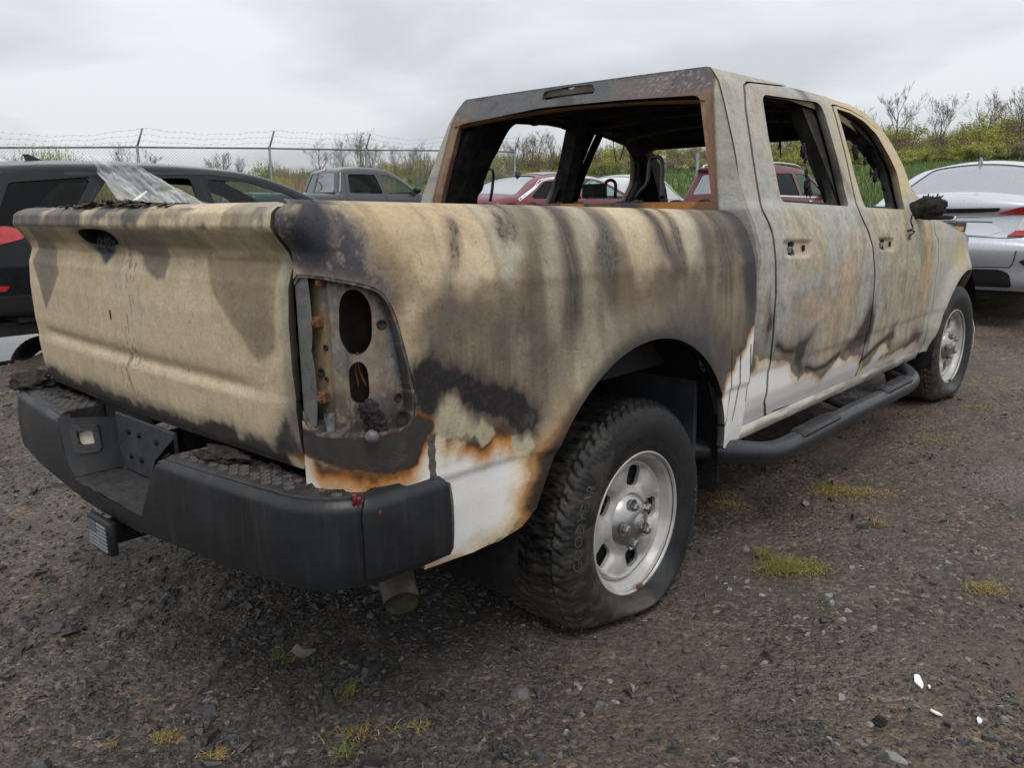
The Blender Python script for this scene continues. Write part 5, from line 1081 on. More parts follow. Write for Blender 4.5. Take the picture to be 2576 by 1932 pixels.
class Car:
    def __init__(s, name, label, cat, sil, W0, belt, tumble, pos, head, paint, arches=(), res=.03, taper=.14, crown=.05, low=.10, rr=.07):
        s.e = thing(name, label, cat, pos, head); s.sil = curve(sil, 160); s.W0, s.belt, s.tb = W0, belt, tumble; s.paint = paint; s.res = res
        d = np.r_[0, np.cumsum(np.hypot(*np.diff(s.sil, axis=0).T))]; s.T = d; s.L = d[-1]
        xs = s.sil[:, 0]; s.x0, s.x1 = xs.min(), xs.max(); s.zt = s.sil[:, 1].max(); s.taper, s.crown, s.low, s.rr = taper, crown, low, rr
        s.sd = sd_poly(s.sil); s.arches = arches
    def Wf(s, x, z):
        w = np.interp(z, [.2, .35, .55, .8, s.belt-.08, s.belt, s.zt], [s.W0-s.low, s.W0-.03, s.W0, s.W0-.005, s.W0-.03, s.W0-.055, s.W0-s.tb])
        L = s.x1-s.x0; xm = (s.x0+s.x1)/2; k = np.clip((np.abs(x-xm)-L*.30)/(L*.20), 0, 1.2); return w-s.taper*k**2
    def side(s, x, z, sg=-1, off=0.):
        w = s.Wf(x, z); d = np.clip(-s.sd(x, z), 0, s.rr)/s.rr; w = w-s.rr*(1-np.sqrt(np.clip(1-(1-d)**2, 0, 1)))*.9
        return np.stack(np.broadcast_arrays(x, sg*(w+off), z), -1)
    def strip(s, t, k, off=0.):
        x = np.interp(t, s.T, s.sil[:, 0]); z = np.interp(t, s.T, s.sil[:, 1]); h = .03
        tx = np.interp(t+h, s.T, s.sil[:, 0])-np.interp(t-h, s.T, s.sil[:, 0]); tz = np.interp(t+h, s.T, s.sil[:, 1])-np.interp(t-h, s.T, s.sil[:, 1]); n = np.maximum(np.hypot(tx, tz), 1e-6)
        w = s.Wf(x, z)-s.rr*.9; c = s.crown*(1-k*k)*sst(.3, .6, z)+off; return np.stack(np.broadcast_arrays(x-tz/n*c, k*w, z+tx/n*c), -1)
    def t_at_x(s, x, rear=True):
        top = s.sil[:, 1] > .6; i = np.argmin(np.abs(s.sil[:, 0]-x)+np.where(top, 0, 9)); return s.T[i]
    def t_at_z(s, z, rear=True):
        n = int(np.argmax(s.sil[:, 1])); return np.interp(z, np.maximum.accumulate(s.sil[:n, 1]), s.T[:n])
    def body(s, wins=(), swins=(), body_name='body', cut=None):
        X = np.arange(s.x0-.02, s.x1+.04, s.res); Z = np.arange(.16, s.zt+.04, s.res)
        wp = [sd_poly(w) for w in wins]; ar = [sd_circ(*a) for a in s.arches]
        for sg in (-1, 1):
            sheet('side_panel', X, Z, lambda x, z, sg=sg: s.side(x, z, sg), s.paint, s.e, S_(s.sd, *wp, *ar), None, flange=(0, -sg*.03, 0), flip=(sg > 0))
        ks = np.linspace(-1, 1, 31); T = np.linspace(0, s.L, 150)
        sw = [sd_poly(w) for w in swins]
        sheet(body_name, T, ks, s.strip, s.paint, s.e, S_(sd_box(-1, s.L+1, -1.02, 1.02), *sw) if sw else None, None, flange=None, flip=True)
    def glass(s, w, mat, sides=(-1, 1), off=-.012, name='side_window'):
        A = np.array(w); r = s.res*.7
        for sg in sides: sheet(name, np.arange(A[:, 0].min()-r, A[:, 0].max()+2*r, r), np.arange(A[:, 1].min()-r, A[:, 1].max()+2*r, r), lambda x, z, sg=sg: s.side(x, z, sg, off), mat, s.e, sd_poly(w, .012), None, flip=(sg > 0))
    def sglass(s, w, mat, name='rear_window', off=-.01):
        A = np.array(w); sheet(name, np.linspace(A[:, 0].min()-.02, A[:, 0].max()+.02, 40), np.linspace(A[:, 1].min()-.02, A[:, 1].max()+.02, 40), lambda t, k: s.strip(t, k, off), mat, s.e, sd_poly(w, .01), None, flip=True)
    def patch(s, w, mat, name, sg=-1, off=.006, n=30, fl=.012, parent=None, mirror=False):
        A = np.array(w)
        for g in ((sg, -sg) if mirror else (sg,)): sheet(name, np.linspace(A[:, 0].min()-.01, A[:, 0].max()+.01, n), np.linspace(A[:, 1].min()-.01, A[:, 1].max()+.01, n), lambda x, z, g=g: s.side(x, z, g, off), mat, parent or s.e, sd_poly(w), None, flange=(0, -g*fl, 0), flip=(g > 0))
    def rpatch(s, w, mat, name, off=.006, n=40, parent=None, mirror=False, fl=.012):
        """patch on the rear face, outline in (y, z)"""
        for g in ((1, -1) if mirror else (1,)):
            A = np.array(w)*np.array([g, 1])
            def f(y, z):
                t = s.t_at_z(z); x = np.interp(t, s.T, s.sil[:, 0]); wd = s.Wf(x, z)-s.rr*.9; return s.strip(t, y/wd, off)
            sheet(name, np.linspace(A[:, 0].min()-.01, A[:, 0].max()+.01, n), np.linspace(A[:, 1].min()-.01, A[:, 1].max()+.01, n), f, mat, parent or s.e, sd_poly(A), None, flange=(fl, 0, 0), flip=True)
    def wheels(s, spots, r=.34, w=.22, yc=None):
        yc = yc or s.W0-.02
        for x in spots:
            for sg in (-1, 1):
                k = sg*yc; a = lambda l: [(p, k-sg*q) for p, q in l]
                ty = lathe('wheel', a([(r*.66, .02), (r*.7, .0), (r*.93, .0), (r, .03), (r, w-.03), (r*.93, w), (r*.66, w)]), 40, M_ctyre, s.e, 'y', (x, 0, r))
                lathe('rim', a([(r*.68, .02), (r*.62, .05), (r*.6, .09)]), 32, M_alloy, ty, 'y', (x, 0, r))
                mb = MB()
                for q in range(5):
                    an = q*2*math.pi/5; c, d = math.cos(an), math.sin(an); V = []
                    for rr_, ww in ((.04, .035), (r*.64, .025)):
                        for sd_ in (-1, 1): V += [(x+c*rr_-d*ww*sd_, k-sg*.035, r+d*rr_+c*ww*sd_)]
                    mb.add(V, [(0, 1, 3, 2)])
                mb.build('spokes', M_alloy, ty)
        MB().box(s.x0+.25, s.x1-.25, -s.W0+.2, s.W0-.2, .2, .32).build('underbody', M_cabin, s.e)
    def cabin(s, xa, xb, h, seats=((-.5,), (.5,))):
        MB().box(xa, xb, -s.W0+.12, s.W0-.12, .32, .55).build('cabin_floor', M_cabin, s.e)
        for x, in seats:
            for y in (-.38, .38):
                MB().box(x-.28, x+.25, y-.24, y+.24, .5, .68, None, .06).box(x-.30, x-.14, y-.24, y+.24, .6, h, None, .05).box(x-.28, x-.17, y-.12, y+.12, h+.02, h+.2, None, .04).build('seat', M_cabin, s.e, auto=50)
    def fin(s, x, mat, h=.10, y=0.):
        z = float(np.interp(s.t_at_x(x), s.T, s.sil[:, 1]))+s.crown*.9; L = .17
        MB().add([(x-.02, y-.03, z-.01), (x-.02, y+.03, z-.01), (x+L, y+.012, z-.01), (x+L, y-.012, z-.01), (x-.045, y-.006, z+h*.62), (x-.045, y+.006, z+h*.62), (x-.005, y+.004, z+h*.66), (x-.005, y-.004, z+h*.66)], [(0, 1, 2, 3), (4, 7, 6, 5), (0, 4, 5, 1), (1, 5, 6, 2), (2, 6, 7, 3), (3, 7, 4, 0)]).build('antenna_fin', mat, s.e, auto=40)
    def mirror(s, x, z, mat, sg=-1):
        y = sg*(s.Wf(x, z)+.11); blob('door_mirror', (x, y, z+.04), .11, mat, s.e, 1., 2, .08, (.75, 1., .72))
    def seam(s, pts, sg=-1, w=.004, mat=None, name='door_seam'):
        P = curve(pts, 30); V = []
        for i, (x, z) in enumerate(P):
            a = P[min(i+1, len(P)-1)]-P[max(i-1, 0)]; a = a/max(np.hypot(*a), 1e-6); n = np.array([-a[1], a[0]])*w
            for k in (-1, 1): V.append(s.side(np.array(x+n[0]*k), np.array(z+n[1]*k), sg, .0025))
        obj(name, mesh_np(name, V, np.array([(2*i, 2*i+1, 2*i+3, 2*i+2) for i in range(len(P)-1)], np.int32)), mat or M_trim, s.e)
    def rseam(s, pts, w=.004, mat=None, name='panel_gap', off=.004):
        P = curve(pts, 40); V = []
        for i, (y, z) in enumerate(P):
            a = P[min(i+1, len(P)-1)]-P[max(i-1, 0)]; a = a/max(np.hypot(*a), 1e-6); n = np.array([-a[1], a[0]])*w
            for k in (-1, 1):
                yy, zz = y+n[0]*k, z+n[1]*k; t = s.t_at_z(zz); x = np.interp(t, s.T, s.sil[:, 0]); wd = s.Wf(x, zz)-s.rr*.9; V.append(s.strip(np.array(t), np.array(yy/wd), off))
        obj(name, mesh_np(name, V, np.array([(2*i, 2*i+1, 2*i+3, 2*i+2) for i in range(len(P)-1)], np.int32)), mat or M_trim, s.e)
def gz(x, y): return float(terr(np.array(x), np.array(y), False))

# ---- black SUV beside the puddle
SUVP = place(8.85, -3.50)
P_blk = paint_mat('black_paint', (.006, .008, .011), .16, 0., .04, .2)
suv = Car('black_suv', 'black sport utility vehicle with torn plastic over its rear side window', 'suv',
          [(-2.20, .37), (-2.32, .45), (-2.36, .62), (-2.30, .76), (-2.27, .95), (-2.20, 1.10), (-2.08, 1.34), (-2.03, 1.50), (-2.12, 1.58), (-2.0, 1.625), (-1.4, 1.67), (-.6, 1.68), (.1, 1.655), (.62, 1.585), (1.15, 1.385), (1.62, 1.13), (2.0, 1.03), (2.22, .88), (2.34, .65), (2.30, .38), (2.2, .27)],
          .92, 1.08, .30, (*SUVP, .05), R(-1.5), P_blk, [(-1.27, .36, .41), (1.36, .36, .41)], .016, .15, .05)
wq = rpoly([(-1.98, 1.14), (-1.80, 1.50), (-1.12, 1.56), (-1.44, 1.13)], .04); wr = rpoly([(-1.36, 1.12), (-.98, 1.55), (-.20, 1.56), (-.16, 1.10)], .05); wf = rpoly([(.0, 1.10), (-.04, 1.55), (.40, 1.535), (.86, 1.40), (1.30, 1.12)], .05)
tb, tt = suv.t_at_z(1.14), suv.t_at_z(1.46)
wrear = [(tb, -.80), (tb, .80), (tt, .76), (tt, -.76)]; t0, t1 = suv.t_at_x(.75), suv.t_at_x(1.52); wfr = [(t0, -.86), (t0, .86), (t1, .92), (t1, -.92)]
suv.body([wq, wr, wf], [wrear, wfr]); suv.glass(wq, G_tint); suv.glass(wf, G_clear); suv.glass(wr, G_clear, (1,)); suv.sglass(wrear, G_tint); suv.sglass(wfr, G_clear, 'windscreen')
suv.cabin(-1.9, 1.2, 1.0, ((-.55,), (.35,))); suv.wheels((-1.27, 1.36), .35, .23); suv.fin(-1.42, P_blk, .10); suv.mirror(1.0, 1.08, P_blk)
for pp in ([(-1.42, .8), (-1.36, 1.1), (-1.02, 1.58)], [(-.08, .3), (-.08, 1.0), (-.10, 1.58)], [(1.28, .35), (1.30, .9), (1.36, 1.1), (.88, 1.44)]): suv.seam(pp)
lam = suv.patch; suv.patch(rpoly([(-2.22, .93), (-1.80, 1.03), (-1.76, 1.09), (-1.9, 1.14), (-2.18, 1.12)], .03), M_red, 'tail_light', off=.012, mirror=True); suv.rpatch(rpoly([(-.80, .93), (-.80, 1.13), (-.50, 1.10), (-.50, 1.02)], .02), M_red, 'tail_light_inner', .01, mirror=True)
suv.patch(rpoly([(-2.26, .60), (-1.98, .60), (-1.95, .645), (-2.26, .645)], .01), M_red, 'reflector', off=.008, mirror=True); suv.patch(rpoly([(-2.30, .40), (-1.80, .38), (-1.80, .56), (-2.30, .56)], .02), M_trim, 'bumper_skirt', off=.006, mirror=True)
suv.patch(rpoly([(-2.30, .555), (-2.1, .555), (-2.1, .572), (-2.30, .572)], .004), M_chrome, 'chrome_strip', off=.010); suv.rpatch(rpoly([(-.85, .40), (-.85, .56), (.85, .56), (.85, .40)], .02), M_trim, 'bumper_skirt', .006)
suv.patch(rpoly([(-1.36, 1.565), (-1.34, 1.60), (-.0, 1.625), (.4, 1.575), (.4, 1.56), (.0, 1.60)], .01), M_trim, 'rain_guard', off=.004)
# torn plastic sheet and a strip of white trim at its open rear door window
SM = suv.e.matrix_basis if False else Matrix.Translation(Vector((*SUVP, .05))) @ Matrix.Rotation(R(-1.5), 4, 'Z')
SMn = np.array(SM)
def suvw(P): return np.asarray(P) @ SMn[:3, :3].T+SMn[:3, 3]
m = bpy.data.materials.new('clear_plastic_film'); m.use_nodes = True; n, l = m.node_tree.nodes, m.node_tree.links; b = n['Principled BSDF']; b.inputs['Base Color'].default_value = (.80, .82, .84, 1); b.inputs['Roughness'].default_value = .28
tr = n.new('ShaderNodeBsdfTransparent'); mx = n.new('ShaderNodeMixShader'); nz = n.new('ShaderNodeTexNoise'); nz.inputs['Scale'].default_value = 9; nz.inputs['Detail'].default_value = 6; mr = n.new('ShaderNodeMapRange'); mr.inputs[1].default_value = .4; mr.inputs[2].default_value = .65; mr.inputs[3].default_value = .22; mr.inputs[4].default_value = .62
lw = n.new('ShaderNodeLayerWeight'); lw.inputs[0].default_value = .45; nz.inputs['Scale'].default_value = 3; l.new(lw.outputs['Facing'], mr.inputs[0]); mr.inputs[1].default_value = .15; mr.inputs[2].default_value = .85; mr.inputs[3].default_value = .36; mr.inputs[4].default_value = .92; l.new(mr.outputs[0], mx.inputs[0]); l.new(tr.outputs[0], mx.inputs[1]); l.new(b.outputs[0], mx.inputs[2]); l.new(mx.outputs[0], n['Material Output'].inputs[0]); M_film = m
film_poly = [(-1.14, 1.74), (-.92, 1.70), (-.72, 1.66), (-.45, 1.50), (.05, 1.20), (.12, 1.05), (-.85, 1.04), (-.92, 1.22)]
def film(x, z):
    b_ = suv.side(x, np.minimum(z, 1.60), -1, .02); fold = .05*fbm(x*4+z*3, z*2, 4., 3)+.10*np.abs(fbm(x*6+z*5, z*2.5-x*1.5, 21., 4)-.5)+.07*np.abs(fbm(x*13+z*11, z*4, 2., 4)-.5)+.03*fbm(x*22, z*14, 5., 4)
    P = np.stack([b_[..., 0], b_[..., 1]-fold, z+.0*x], -1); return suvw(P)
sheet('plastic_sheet', np.linspace(-1.2, .2, 170), np.linspace(1.0, 1.78, 100), film, M_film, None, lambda x, z: sd_poly(film_poly)(x, z)+.03*(fbm(x*9, z*9, 3.)-.5), None, label='torn clear plastic sheet draped over the black car rear window', cat='plastic sheet')
st_ = curve([(-1.10, 1.08), (-1.0, 1.20), (-.88, 1.32), (-.72, 1.43)], 24); V = []
for i, (x, z) in enumerate(st_):
    w = .055*(1-.85*i/len(st_)); q = suv.side(np.array([x-w, x+w*.4]), np.array([z+w*.3, z-w*.3]), -1, .15); V += [q[0], q[1]]
obj('trim_strip', mesh_np('trim_strip', suvw(V), np.array([(2*i, 2*i+1, 2*i+3, 2*i+2) for i in range(len(st_)-1)], np.int32)), simple('white_trim', (.78, .78, .76), .4), None, 'loose white trim strip standing out of the black car window', 'trim')

# ---- dark grey crew cab pickup by the fence
GPP = place(17.9, -4.76)
P_gry = paint_mat('dark_grey_paint', (.055, .058, .066), .32, .45, .15)
gp = Car('grey_pickup', 'dark grey crew cab pickup parked in front of the chain link fence', 'pickup truck',
         [(-1.10, .55), (-1.20, .75), (-1.18, 1.05), (-1.15, 1.36), (-1.0, 1.385), (.60, 1.375), (.70, 1.40), (.80, 1.70), (.88, 1.88), (1.2, 1.935), (1.7, 1.935), (2.05, 1.89), (2.4, 1.70), (2.8, 1.40), (3.0, 1.32), (3.7, 1.24), (4.1, 1.10), (4.2, .8), (4.15, .5)],
         .99, 1.34, .30, (*GPP, .235), R(-9), P_gry, [(0, .45, .52), (3.57, .45, .50)], .03, .10, .04)
w1 = rpoly([(.98, 1.40), (1.04, 1.80), (1.70, 1.80), (1.80, 1.38)], .05); w2 = rpoly([(1.90, 1.38), (1.80, 1.80), (2.05, 1.785), (2.30, 1.66), (2.70, 1.38)], .04)
ta, tb = gp.t_at_x(.705), gp.t_at_x(.86); wre = [(ta+.02, -.86), (ta+.02, .86), (tb-.04, .80), (tb-.04, -.80)]; tc_, td = gp.t_at_x(2.16), gp.t_at_x(2.78)
wwf = [(tc_, -.85), (tc_, .85), (td, .92), (td, -.92)]
gp.body([w1, w2], [wre, wwf]); gp.glass(w1, G_tint); gp.glass(w2, G_clear); gp.sglass(wre, G_tint); gp.sglass(wwf, G_clear, 'windscreen'); gp.cabin(.8, 2.8, 1.3, ((1.25,), (2.1,))); gp.wheels((0, 3.57), .42, .28); gp.mirror(2.62, 1.42, M_trim)
tq = (ta+tb)/2
sheet('window_divider', np.linspace(ta, tb-.03, 12), np.linspace(.26, .31, 4), lambda t, k: gp.strip(t, k, .004), M_trim, gp.e, flip=True)
sheet('high_brake_light', np.linspace(tb-.01, tb+.07, 8), np.linspace(-.16, .16, 8), lambda t, k: gp.strip(t, k, .008), M_red, gp.e, flip=True)
for pp in ([(.90, .6), (.90, 1.3), (.96, 1.84)], [(1.85, .6), (1.86, 1.3), (1.75, 1.84)], [(2.85, .6), (2.85, 1.3)], [(.72, .6), (.72, 1.36)]): gp.seam(pp, w=.006)
gp.seam([(-1.1, 1.22), (.7, 1.20), (2.9, 1.18), (3.9, 1.12)], w=.006, name='body_crease')

# ---- red sedan seen through the burnt cab
RSP = place(15.1, .92)
P_red = paint_mat('red_paint', (.15, .012, .022), .3, .15, .05, .3)
rs = Car('red_sedan', 'dark red sedan with chrome window line seen through the burnt cab', 'sedan',
         [(-2.40, .35), (-2.48, .55), (-2.46, .82), (-2.36, 1.02), (-2.1, 1.09), (-1.85, 1.12), (-1.4, 1.33), (-1.0, 1.43), (-.4, 1.475), (.2, 1.455), (.6, 1.36), (1.1, 1.14), (1.4, 1.03), (2.0, .93), (2.4, .78), (2.46, .5), (2.4, .3)],
         .93, 1.02, .34, (*RSP, .36), R(-2), P_red, [(-1.42, .33, .38), (1.42, .33, .38)], .03, .16, .05)
v1 = rpoly([(-1.72, 1.06), (-1.20, 1.33), (-.45, 1.39), (-.42, 1.05)], .03); v2 = rpoly([(-.34, 1.05), (-.36, 1.395), (.15, 1.385), (.55, 1.27), (1.0, 1.05)], .03)
ta, tb = rs.t_at_x(-1.88), rs.t_at_x(-1.12); r1 = [(ta, -.88), (ta, .88), (tb, .80), (tb, -.80)]; tc_, td = rs.t_at_x(.48), rs.t_at_x(1.25); r2 = [(tc_, -.84), (tc_, .84), (td, .94), (td, -.94)]
rs.body([v1, v2], [r1, r2]); rs.glass(v1, G_tint); rs.glass(v2, G_clear); rs.sglass(r1, G_clear); rs.sglass(r2, G_clear, 'windscreen'); rs.cabin(-1.6, 1.0, .95); rs.wheels((-1.42, 1.42), .33); rs.fin(-1.12, M_trim, .12); rs.mirror(.95, 1.02, P_red)
rs.seam([(-1.95, 1.04), (-1.5, 1.23), (-1.15, 1.375), (-.4, 1.425), (.2, 1.415), (.62, 1.30), (1.1, 1.07)], w=.018, mat=M_chrome, name='chrome_window_line')
sheet('sunroof_panel', np.linspace(rs.t_at_x(-.95), rs.t_at_x(.35), 30), np.linspace(-.78, .78, 24), lambda t, k: rs.strip(t, k, .006), paint_mat('roof_gloss_black', (.03, .03, .035), .12, 0, .05), rs.e, flip=True)
rs.patch(rpoly([(-2.46, .80), (-2.0, .86), (-2.05, .98), (-2.40, .97)], .02), M_red, 'tail_light', off=.01, mirror=True)

# ---- dark red SUV with roof rails seen through the door windows
RVP = place(18.4, 5.75)
rv = Car('red_suv', 'dark red sport utility vehicle with silver roof rails beyond the burnt doors', 'suv',
         [(-2.20, .35), (-2.30, .5), (-2.32, .8), (-2.24, 1.02), (-2.05, 1.38), (-1.98, 1.56), (-2.06, 1.64), (-1.9, 1.67), (-1.2, 1.70), (-.5, 1.70), (.1, 1.66), (.5, 1.56), (1.0, 1.25), (1.3, 1.08), (1.9, .98), (2.25, .8), (2.32, .55), (2.25, .3)],
         .92, 1.06, .30, (*RVP, .37), R(-3), paint_mat('wine_red_paint', (.12, .012, .020), .3, .15, .05, .3), [(-1.35, .36, .41), (1.35, .36, .41)], .03, .15, .04)
v1 = rpoly([(-1.25, 1.10), (-1.18, 1.53), (-.32, 1.55), (-.24, 1.08)], .04); v2 = rpoly([(-.14, 1.08), (-.20, 1.55), (.25, 1.53), (.60, 1.38), (.98, 1.07)], .04); v0 = rpoly([(-1.95, 1.14), (-1.82, 1.50), (-1.32, 1.53), (-1.38, 1.11)], .04)
ta, tb = rv.t_at_z(1.12), rv.t_at_z(1.52); r1 = [(ta, -.84), (ta, .84), (tb, .80), (tb, -.80)]; tc_, td = rv.t_at_x(.55), rv.t_at_x(1.2); r2 = [(tc_, -.84), (tc_, .84), (td, .94), (td, -.94)]
rv.body([v0, v1, v2], [r1, r2]); rv.glass(v0, G_tint); rv.glass(v1, G_tint); rv.glass(v2, G_clear); rv.sglass(r1, G_tint); rv.sglass(r2, G_clear, 'windscreen'); rv.cabin(-1.8, 1.0, 1.0); rv.wheels((-1.35, 1.35), .36); rv.mirror(.92, 1.06, M_trim)
for sg in (-1, 1):
    pts = [(-1.75, sg*.60, 1.675), (-1.6, sg*.60, 1.735), (-.6, sg*.60, 1.75), (.1, sg*.59, 1.715), (.28, sg*.58, 1.63)]; MB().tube(curve(pts, 20), .018, 8).build('roof_rail', M_chrome, rv.e, True)
rv.seam([(-1.4, 1.085), (-.2, 1.06), (1.05, 1.045)], w=.012, mat=M_chrome, name='chrome_window_line'); q = rv.side(np.array(-.75), np.array(.96), -1, .02); MB().tube([(-.85, q[1], .96), (-.65, q[1], .96)], .018, 8).build('door_handle', M_chrome, rv.e, True); q = rv.side(np.array(.2), np.array(.96), -1, .02); MB().tube([(.1, q[1], .96), (.3, q[1], .96)], .018, 8).build('door_handle', M_chrome, rv.e, True)

# ---- car wrapped in white film between the red ones
WCP = place(18.8, 2.85)
wc = Car('wrapped_car', 'small pale car with its windows wrapped in clear white film', 'car',
         [(-1.95, .35), (-2.02, .6), (-1.98, .95), (-1.75, 1.06), (-1.3, 1.38), (-.9, 1.50), (-.2, 1.52), (.3, 1.45), (.9, 1.08), (1.6, .95), (1.95, .7), (1.9, .3)], .86, 1.0, .30, (*WCP, .39), R(8), paint_mat('silver_paint', (.42, .43, .45), .3, .5, .1), [(-1.25, .32, .36), (1.25, .32, .36)], .035)
v1 = rpoly([(-1.5, 1.04), (-1.0, 1.42), (-.2, 1.45), (.25, 1.38), (.8, 1.04)], .04); ta, tb = wc.t_at_x(-1.70), wc.t_at_x(-1.1); r1 = [(ta, -.85), (ta, .85), (tb, .8), (tb, -.8)]
wc.body([v1], [r1]); wc.glass(v1, M_film, name='film_window'); wc.sglass(r1, M_film, 'film_rear_window'); wc.wheels((-1.25, 1.25), .32); wc.cabin(-1.2, .8, .9)

# ---- silver saloon beyond the burnt truck's nose
CVP = place(9.6, 5.62)
P_sil = paint_mat('silver_white_paint', (.54, .56, .60), .24, .35, .06)
cv = Car('silver_sedan', 'silver sedan seen from behind with red tail lights past the burnt truck', 'sedan',
         [(-2.22, .26), (-2.30, .34), (-2.31, .48), (-2.34, .60), (-2.34, .68), (-2.27, .73), (-2.22, .86), (-2.20, .965), (-2.24, 1.035), (-2.17, 1.065), (-1.92, 1.105), (-1.5, 1.24), (-1.05, 1.385), (-.7, 1.435), (-.2, 1.45), (.3, 1.41), (.8, 1.22), (1.3, .98), (1.9, .86), (2.25, .7), (2.3, .4), (2.2, .25)],
         .90, .98, .33, (*CVP, .205), R(3), P_sil, [(-1.35, .32, .37), (1.35, .32, .37)], .016, .13, .07, rr=.06)
v1 = rpoly([(-1.62, 1.03), (-1.02, 1.32), (-.35, 1.36), (-.30, 1.0)], .03); v2 = rpoly([(-.22, 1.0), (-.26, 1.365), (.2, 1.34), (.60, 1.20), (1.0, .98)], .03)
ta, tb = cv.t_at_x(-1.93), cv.t_at_x(-1.02); r1 = rpoly([(ta, -.86), (ta, .86), (tb, .80), (tb, -.80)], .04); tc_, td = cv.t_at_x(.5), cv.t_at_x(1.2); r2 = [(tc_, -.84), (tc_, .84), (td, .94), (td, -.94)]
cv.body([v1, v2], [r1, r2]); cv.glass(v1, G_tint); cv.glass(v2, G_clear); cv.sglass(r2, G_clear, 'windscreen')
Mg = simple('rain_dulled_glass', (.27, .27, .30), .22, 0, .10, 26, .12, .003, coat=.2); cv.sglass(r1, Mg); cv.cabin(-1.6, .9, .9); cv.wheels((-1.35, 1.35), .33); cv.fin(-.98, P_sil, .11)
lampo = rpoly([(-.40, 1.005), (-.60, 1.030), (-.80, 1.015), (-.835, .95), (-.80, .80), (-.70, .76), (-.50, .745), (-.62, .85), (-.70, .945), (-.60, .955)], .012, 3)
cv.rpatch(lampo, M_red, 'tail_light', .016, 50, mirror=True); cv.patch(rpoly([(-2.22, .80), (-1.85, .88), (-1.75, .97), (-1.95, 1.0), (-2.20, 1.0)], .03), M_red, 'tail_light_wing', off=.014, mirror=True)
cv.rpatch(rpoly([(-.60, .935), (-.70, .93), (-.745, .82), (-.56, .80)], .01), M_lensw, 'reverse_light', .019, mirror=True)
cv.rpatch(rpoly([(-.40, 1.012), (-.42, 1.026), (.42, 1.026), (.40, 1.012)], .004), M_trim, 'brake_light_slot', .006)
cv.rpatch(rpoly([(-.36, .872), (-.37, .880), (.37, .880), (.36, .872)], .003), M_trim, 'plate_recess_edge', .007); cv.rpatch(rpoly([(-.345, .87), (-.46, .80), (-.34, .735), (.34, .735), (.46, .80), (.345, .87)], .02), paint_mat('silver_recess', (.62, .64, .68), .3, .3, .05), 'plate_recess', .0035)
pl = cv.rpatch
cv.rpatch(rpoly([(-.16, .775), (-.16, .865), (.16, .865), (.16, .775)], .01), M_trim, 'plate_frame', .012); cv.rpatch(rpoly([(-.145, .785), (-.145, .825), (.145, .825), (.145, .785)], .006), simple('orange_plate', (.55, .24, .03), .5, 0, .3, 40), 'number_plate', .017); cv.rpatch(rpoly([(-.145, .826), (-.145, .856), (.145, .856), (.145, .826)], .006), simple('plate_dark', (.03, .035, .06), .5, 0, .3, 40), 'plate_band', .017)
cv.rseam([(-.62, .745), (-.40, .712), (0, .708), (.40, .712), (.62, .745)], .005); cv.rseam([(-.50, .955), (-.2, .925), (.2, .925), (.5, .955)], .0035, name='lid_crease')
cv.rpatch(rpoly([(-.88, .46), (-.70, .475), (-.62, .55), (-.80, .60), (-.88, .59)], .02), M_trim, 'vent_trim', .008, mirror=True); cv.rpatch(rpoly([(-.58, .30), (-.56, .42), (-.48, .465), (.48, .465), (.56, .42), (.58, .30)], .03), M_trim, 'diffuser', .008); cv.rseam([(-.60, .64), (-.56, .50), (-.44, .49), (.44, .49), (.56, .50), (.60, .64)], .004, name='bumper_crease')
cv.rpatch(rpoly([(-.85, .425), (-.85, .445), (-.70, .455), (-.70, .435)], .004), M_red, 'reflector', .013, mirror=True)
# emblem: rounded frame with an H
cv.rpatch(rpoly([(-.062, .905), (-.052, .99), (.052, .99), (.062, .905), (.045, .893), (-.045, .893)], .014), simple('emblem_field', (.50, .52, .55), .3, .5), 'emblem', .006)
for a in ([(-.040, .905), (-.032, .982), (-.016, .982), (-.020, .905)], [(.040, .905), (.032, .982), (.016, .982), (.020, .905)], [(-.024, .938), (-.024, .950), (.024, .950), (.024, .938)]): cv.rpatch(a, M_chrome, 'emblem_letter', .014, 12)
for a, b in (((-.062, .905), (-.052, .99)), ((-.052, .99), (.052, .99)), ((.052, .99), (.062, .905)), ((.062, .905), (.045, .893)), ((.045, .893), (-.045, .893)), ((-.045, .893), (-.062, .905))): cv.rseam([a, ((a[0]+b[0])/2, (a[1]+b[1])/2), b], .005, M_chrome, 'emblem_frame', .014)
# ================================================================== fence
M_galvf = simple('galvanised_pipe', (.17, .19, .20), .55, .4, .25, 8)
M_wire = simple('chain_link_wire', (.20, .215, .22), .5, .5, .2, 30)
fpts = [(-430, 16.2), (-70, 17.4), (359, 18.6), (687, 20.2), (926, 21.8), (1130, 23.2), (1296, 24.4)]
FP = []
for px, s in fpts:
    d = ray(px, 500); k = s/(d@FF); x, y = (CAM+k*d)[:2]; FP.append(np.array([x, y, gz(x, y)]))
FH = 2.52
fence = thing('chain_link_fence', 'grey chain link fence topped with sagging barbed wire behind the cars', 'fence', tuple(FP[0]))
O = FP[0]
for i, p in enumerate(FP):
    q = p-O; MB().tube([tuple(q+np.array([0, 0, -.3])), tuple(q+np.array([0, 0, FH+.05]))], .030, 10).build('post', M_galvf, fence, True)
    n_ = np.array([.55, -.83, 0]); MB().tube([tuple(q+np.array([0, 0, FH])), tuple(q+np.array([.14, -.05, FH+.42]))], .022, 6).build('barb_arm', M_galvf, fence, True)
mesh_mb = MB(); 
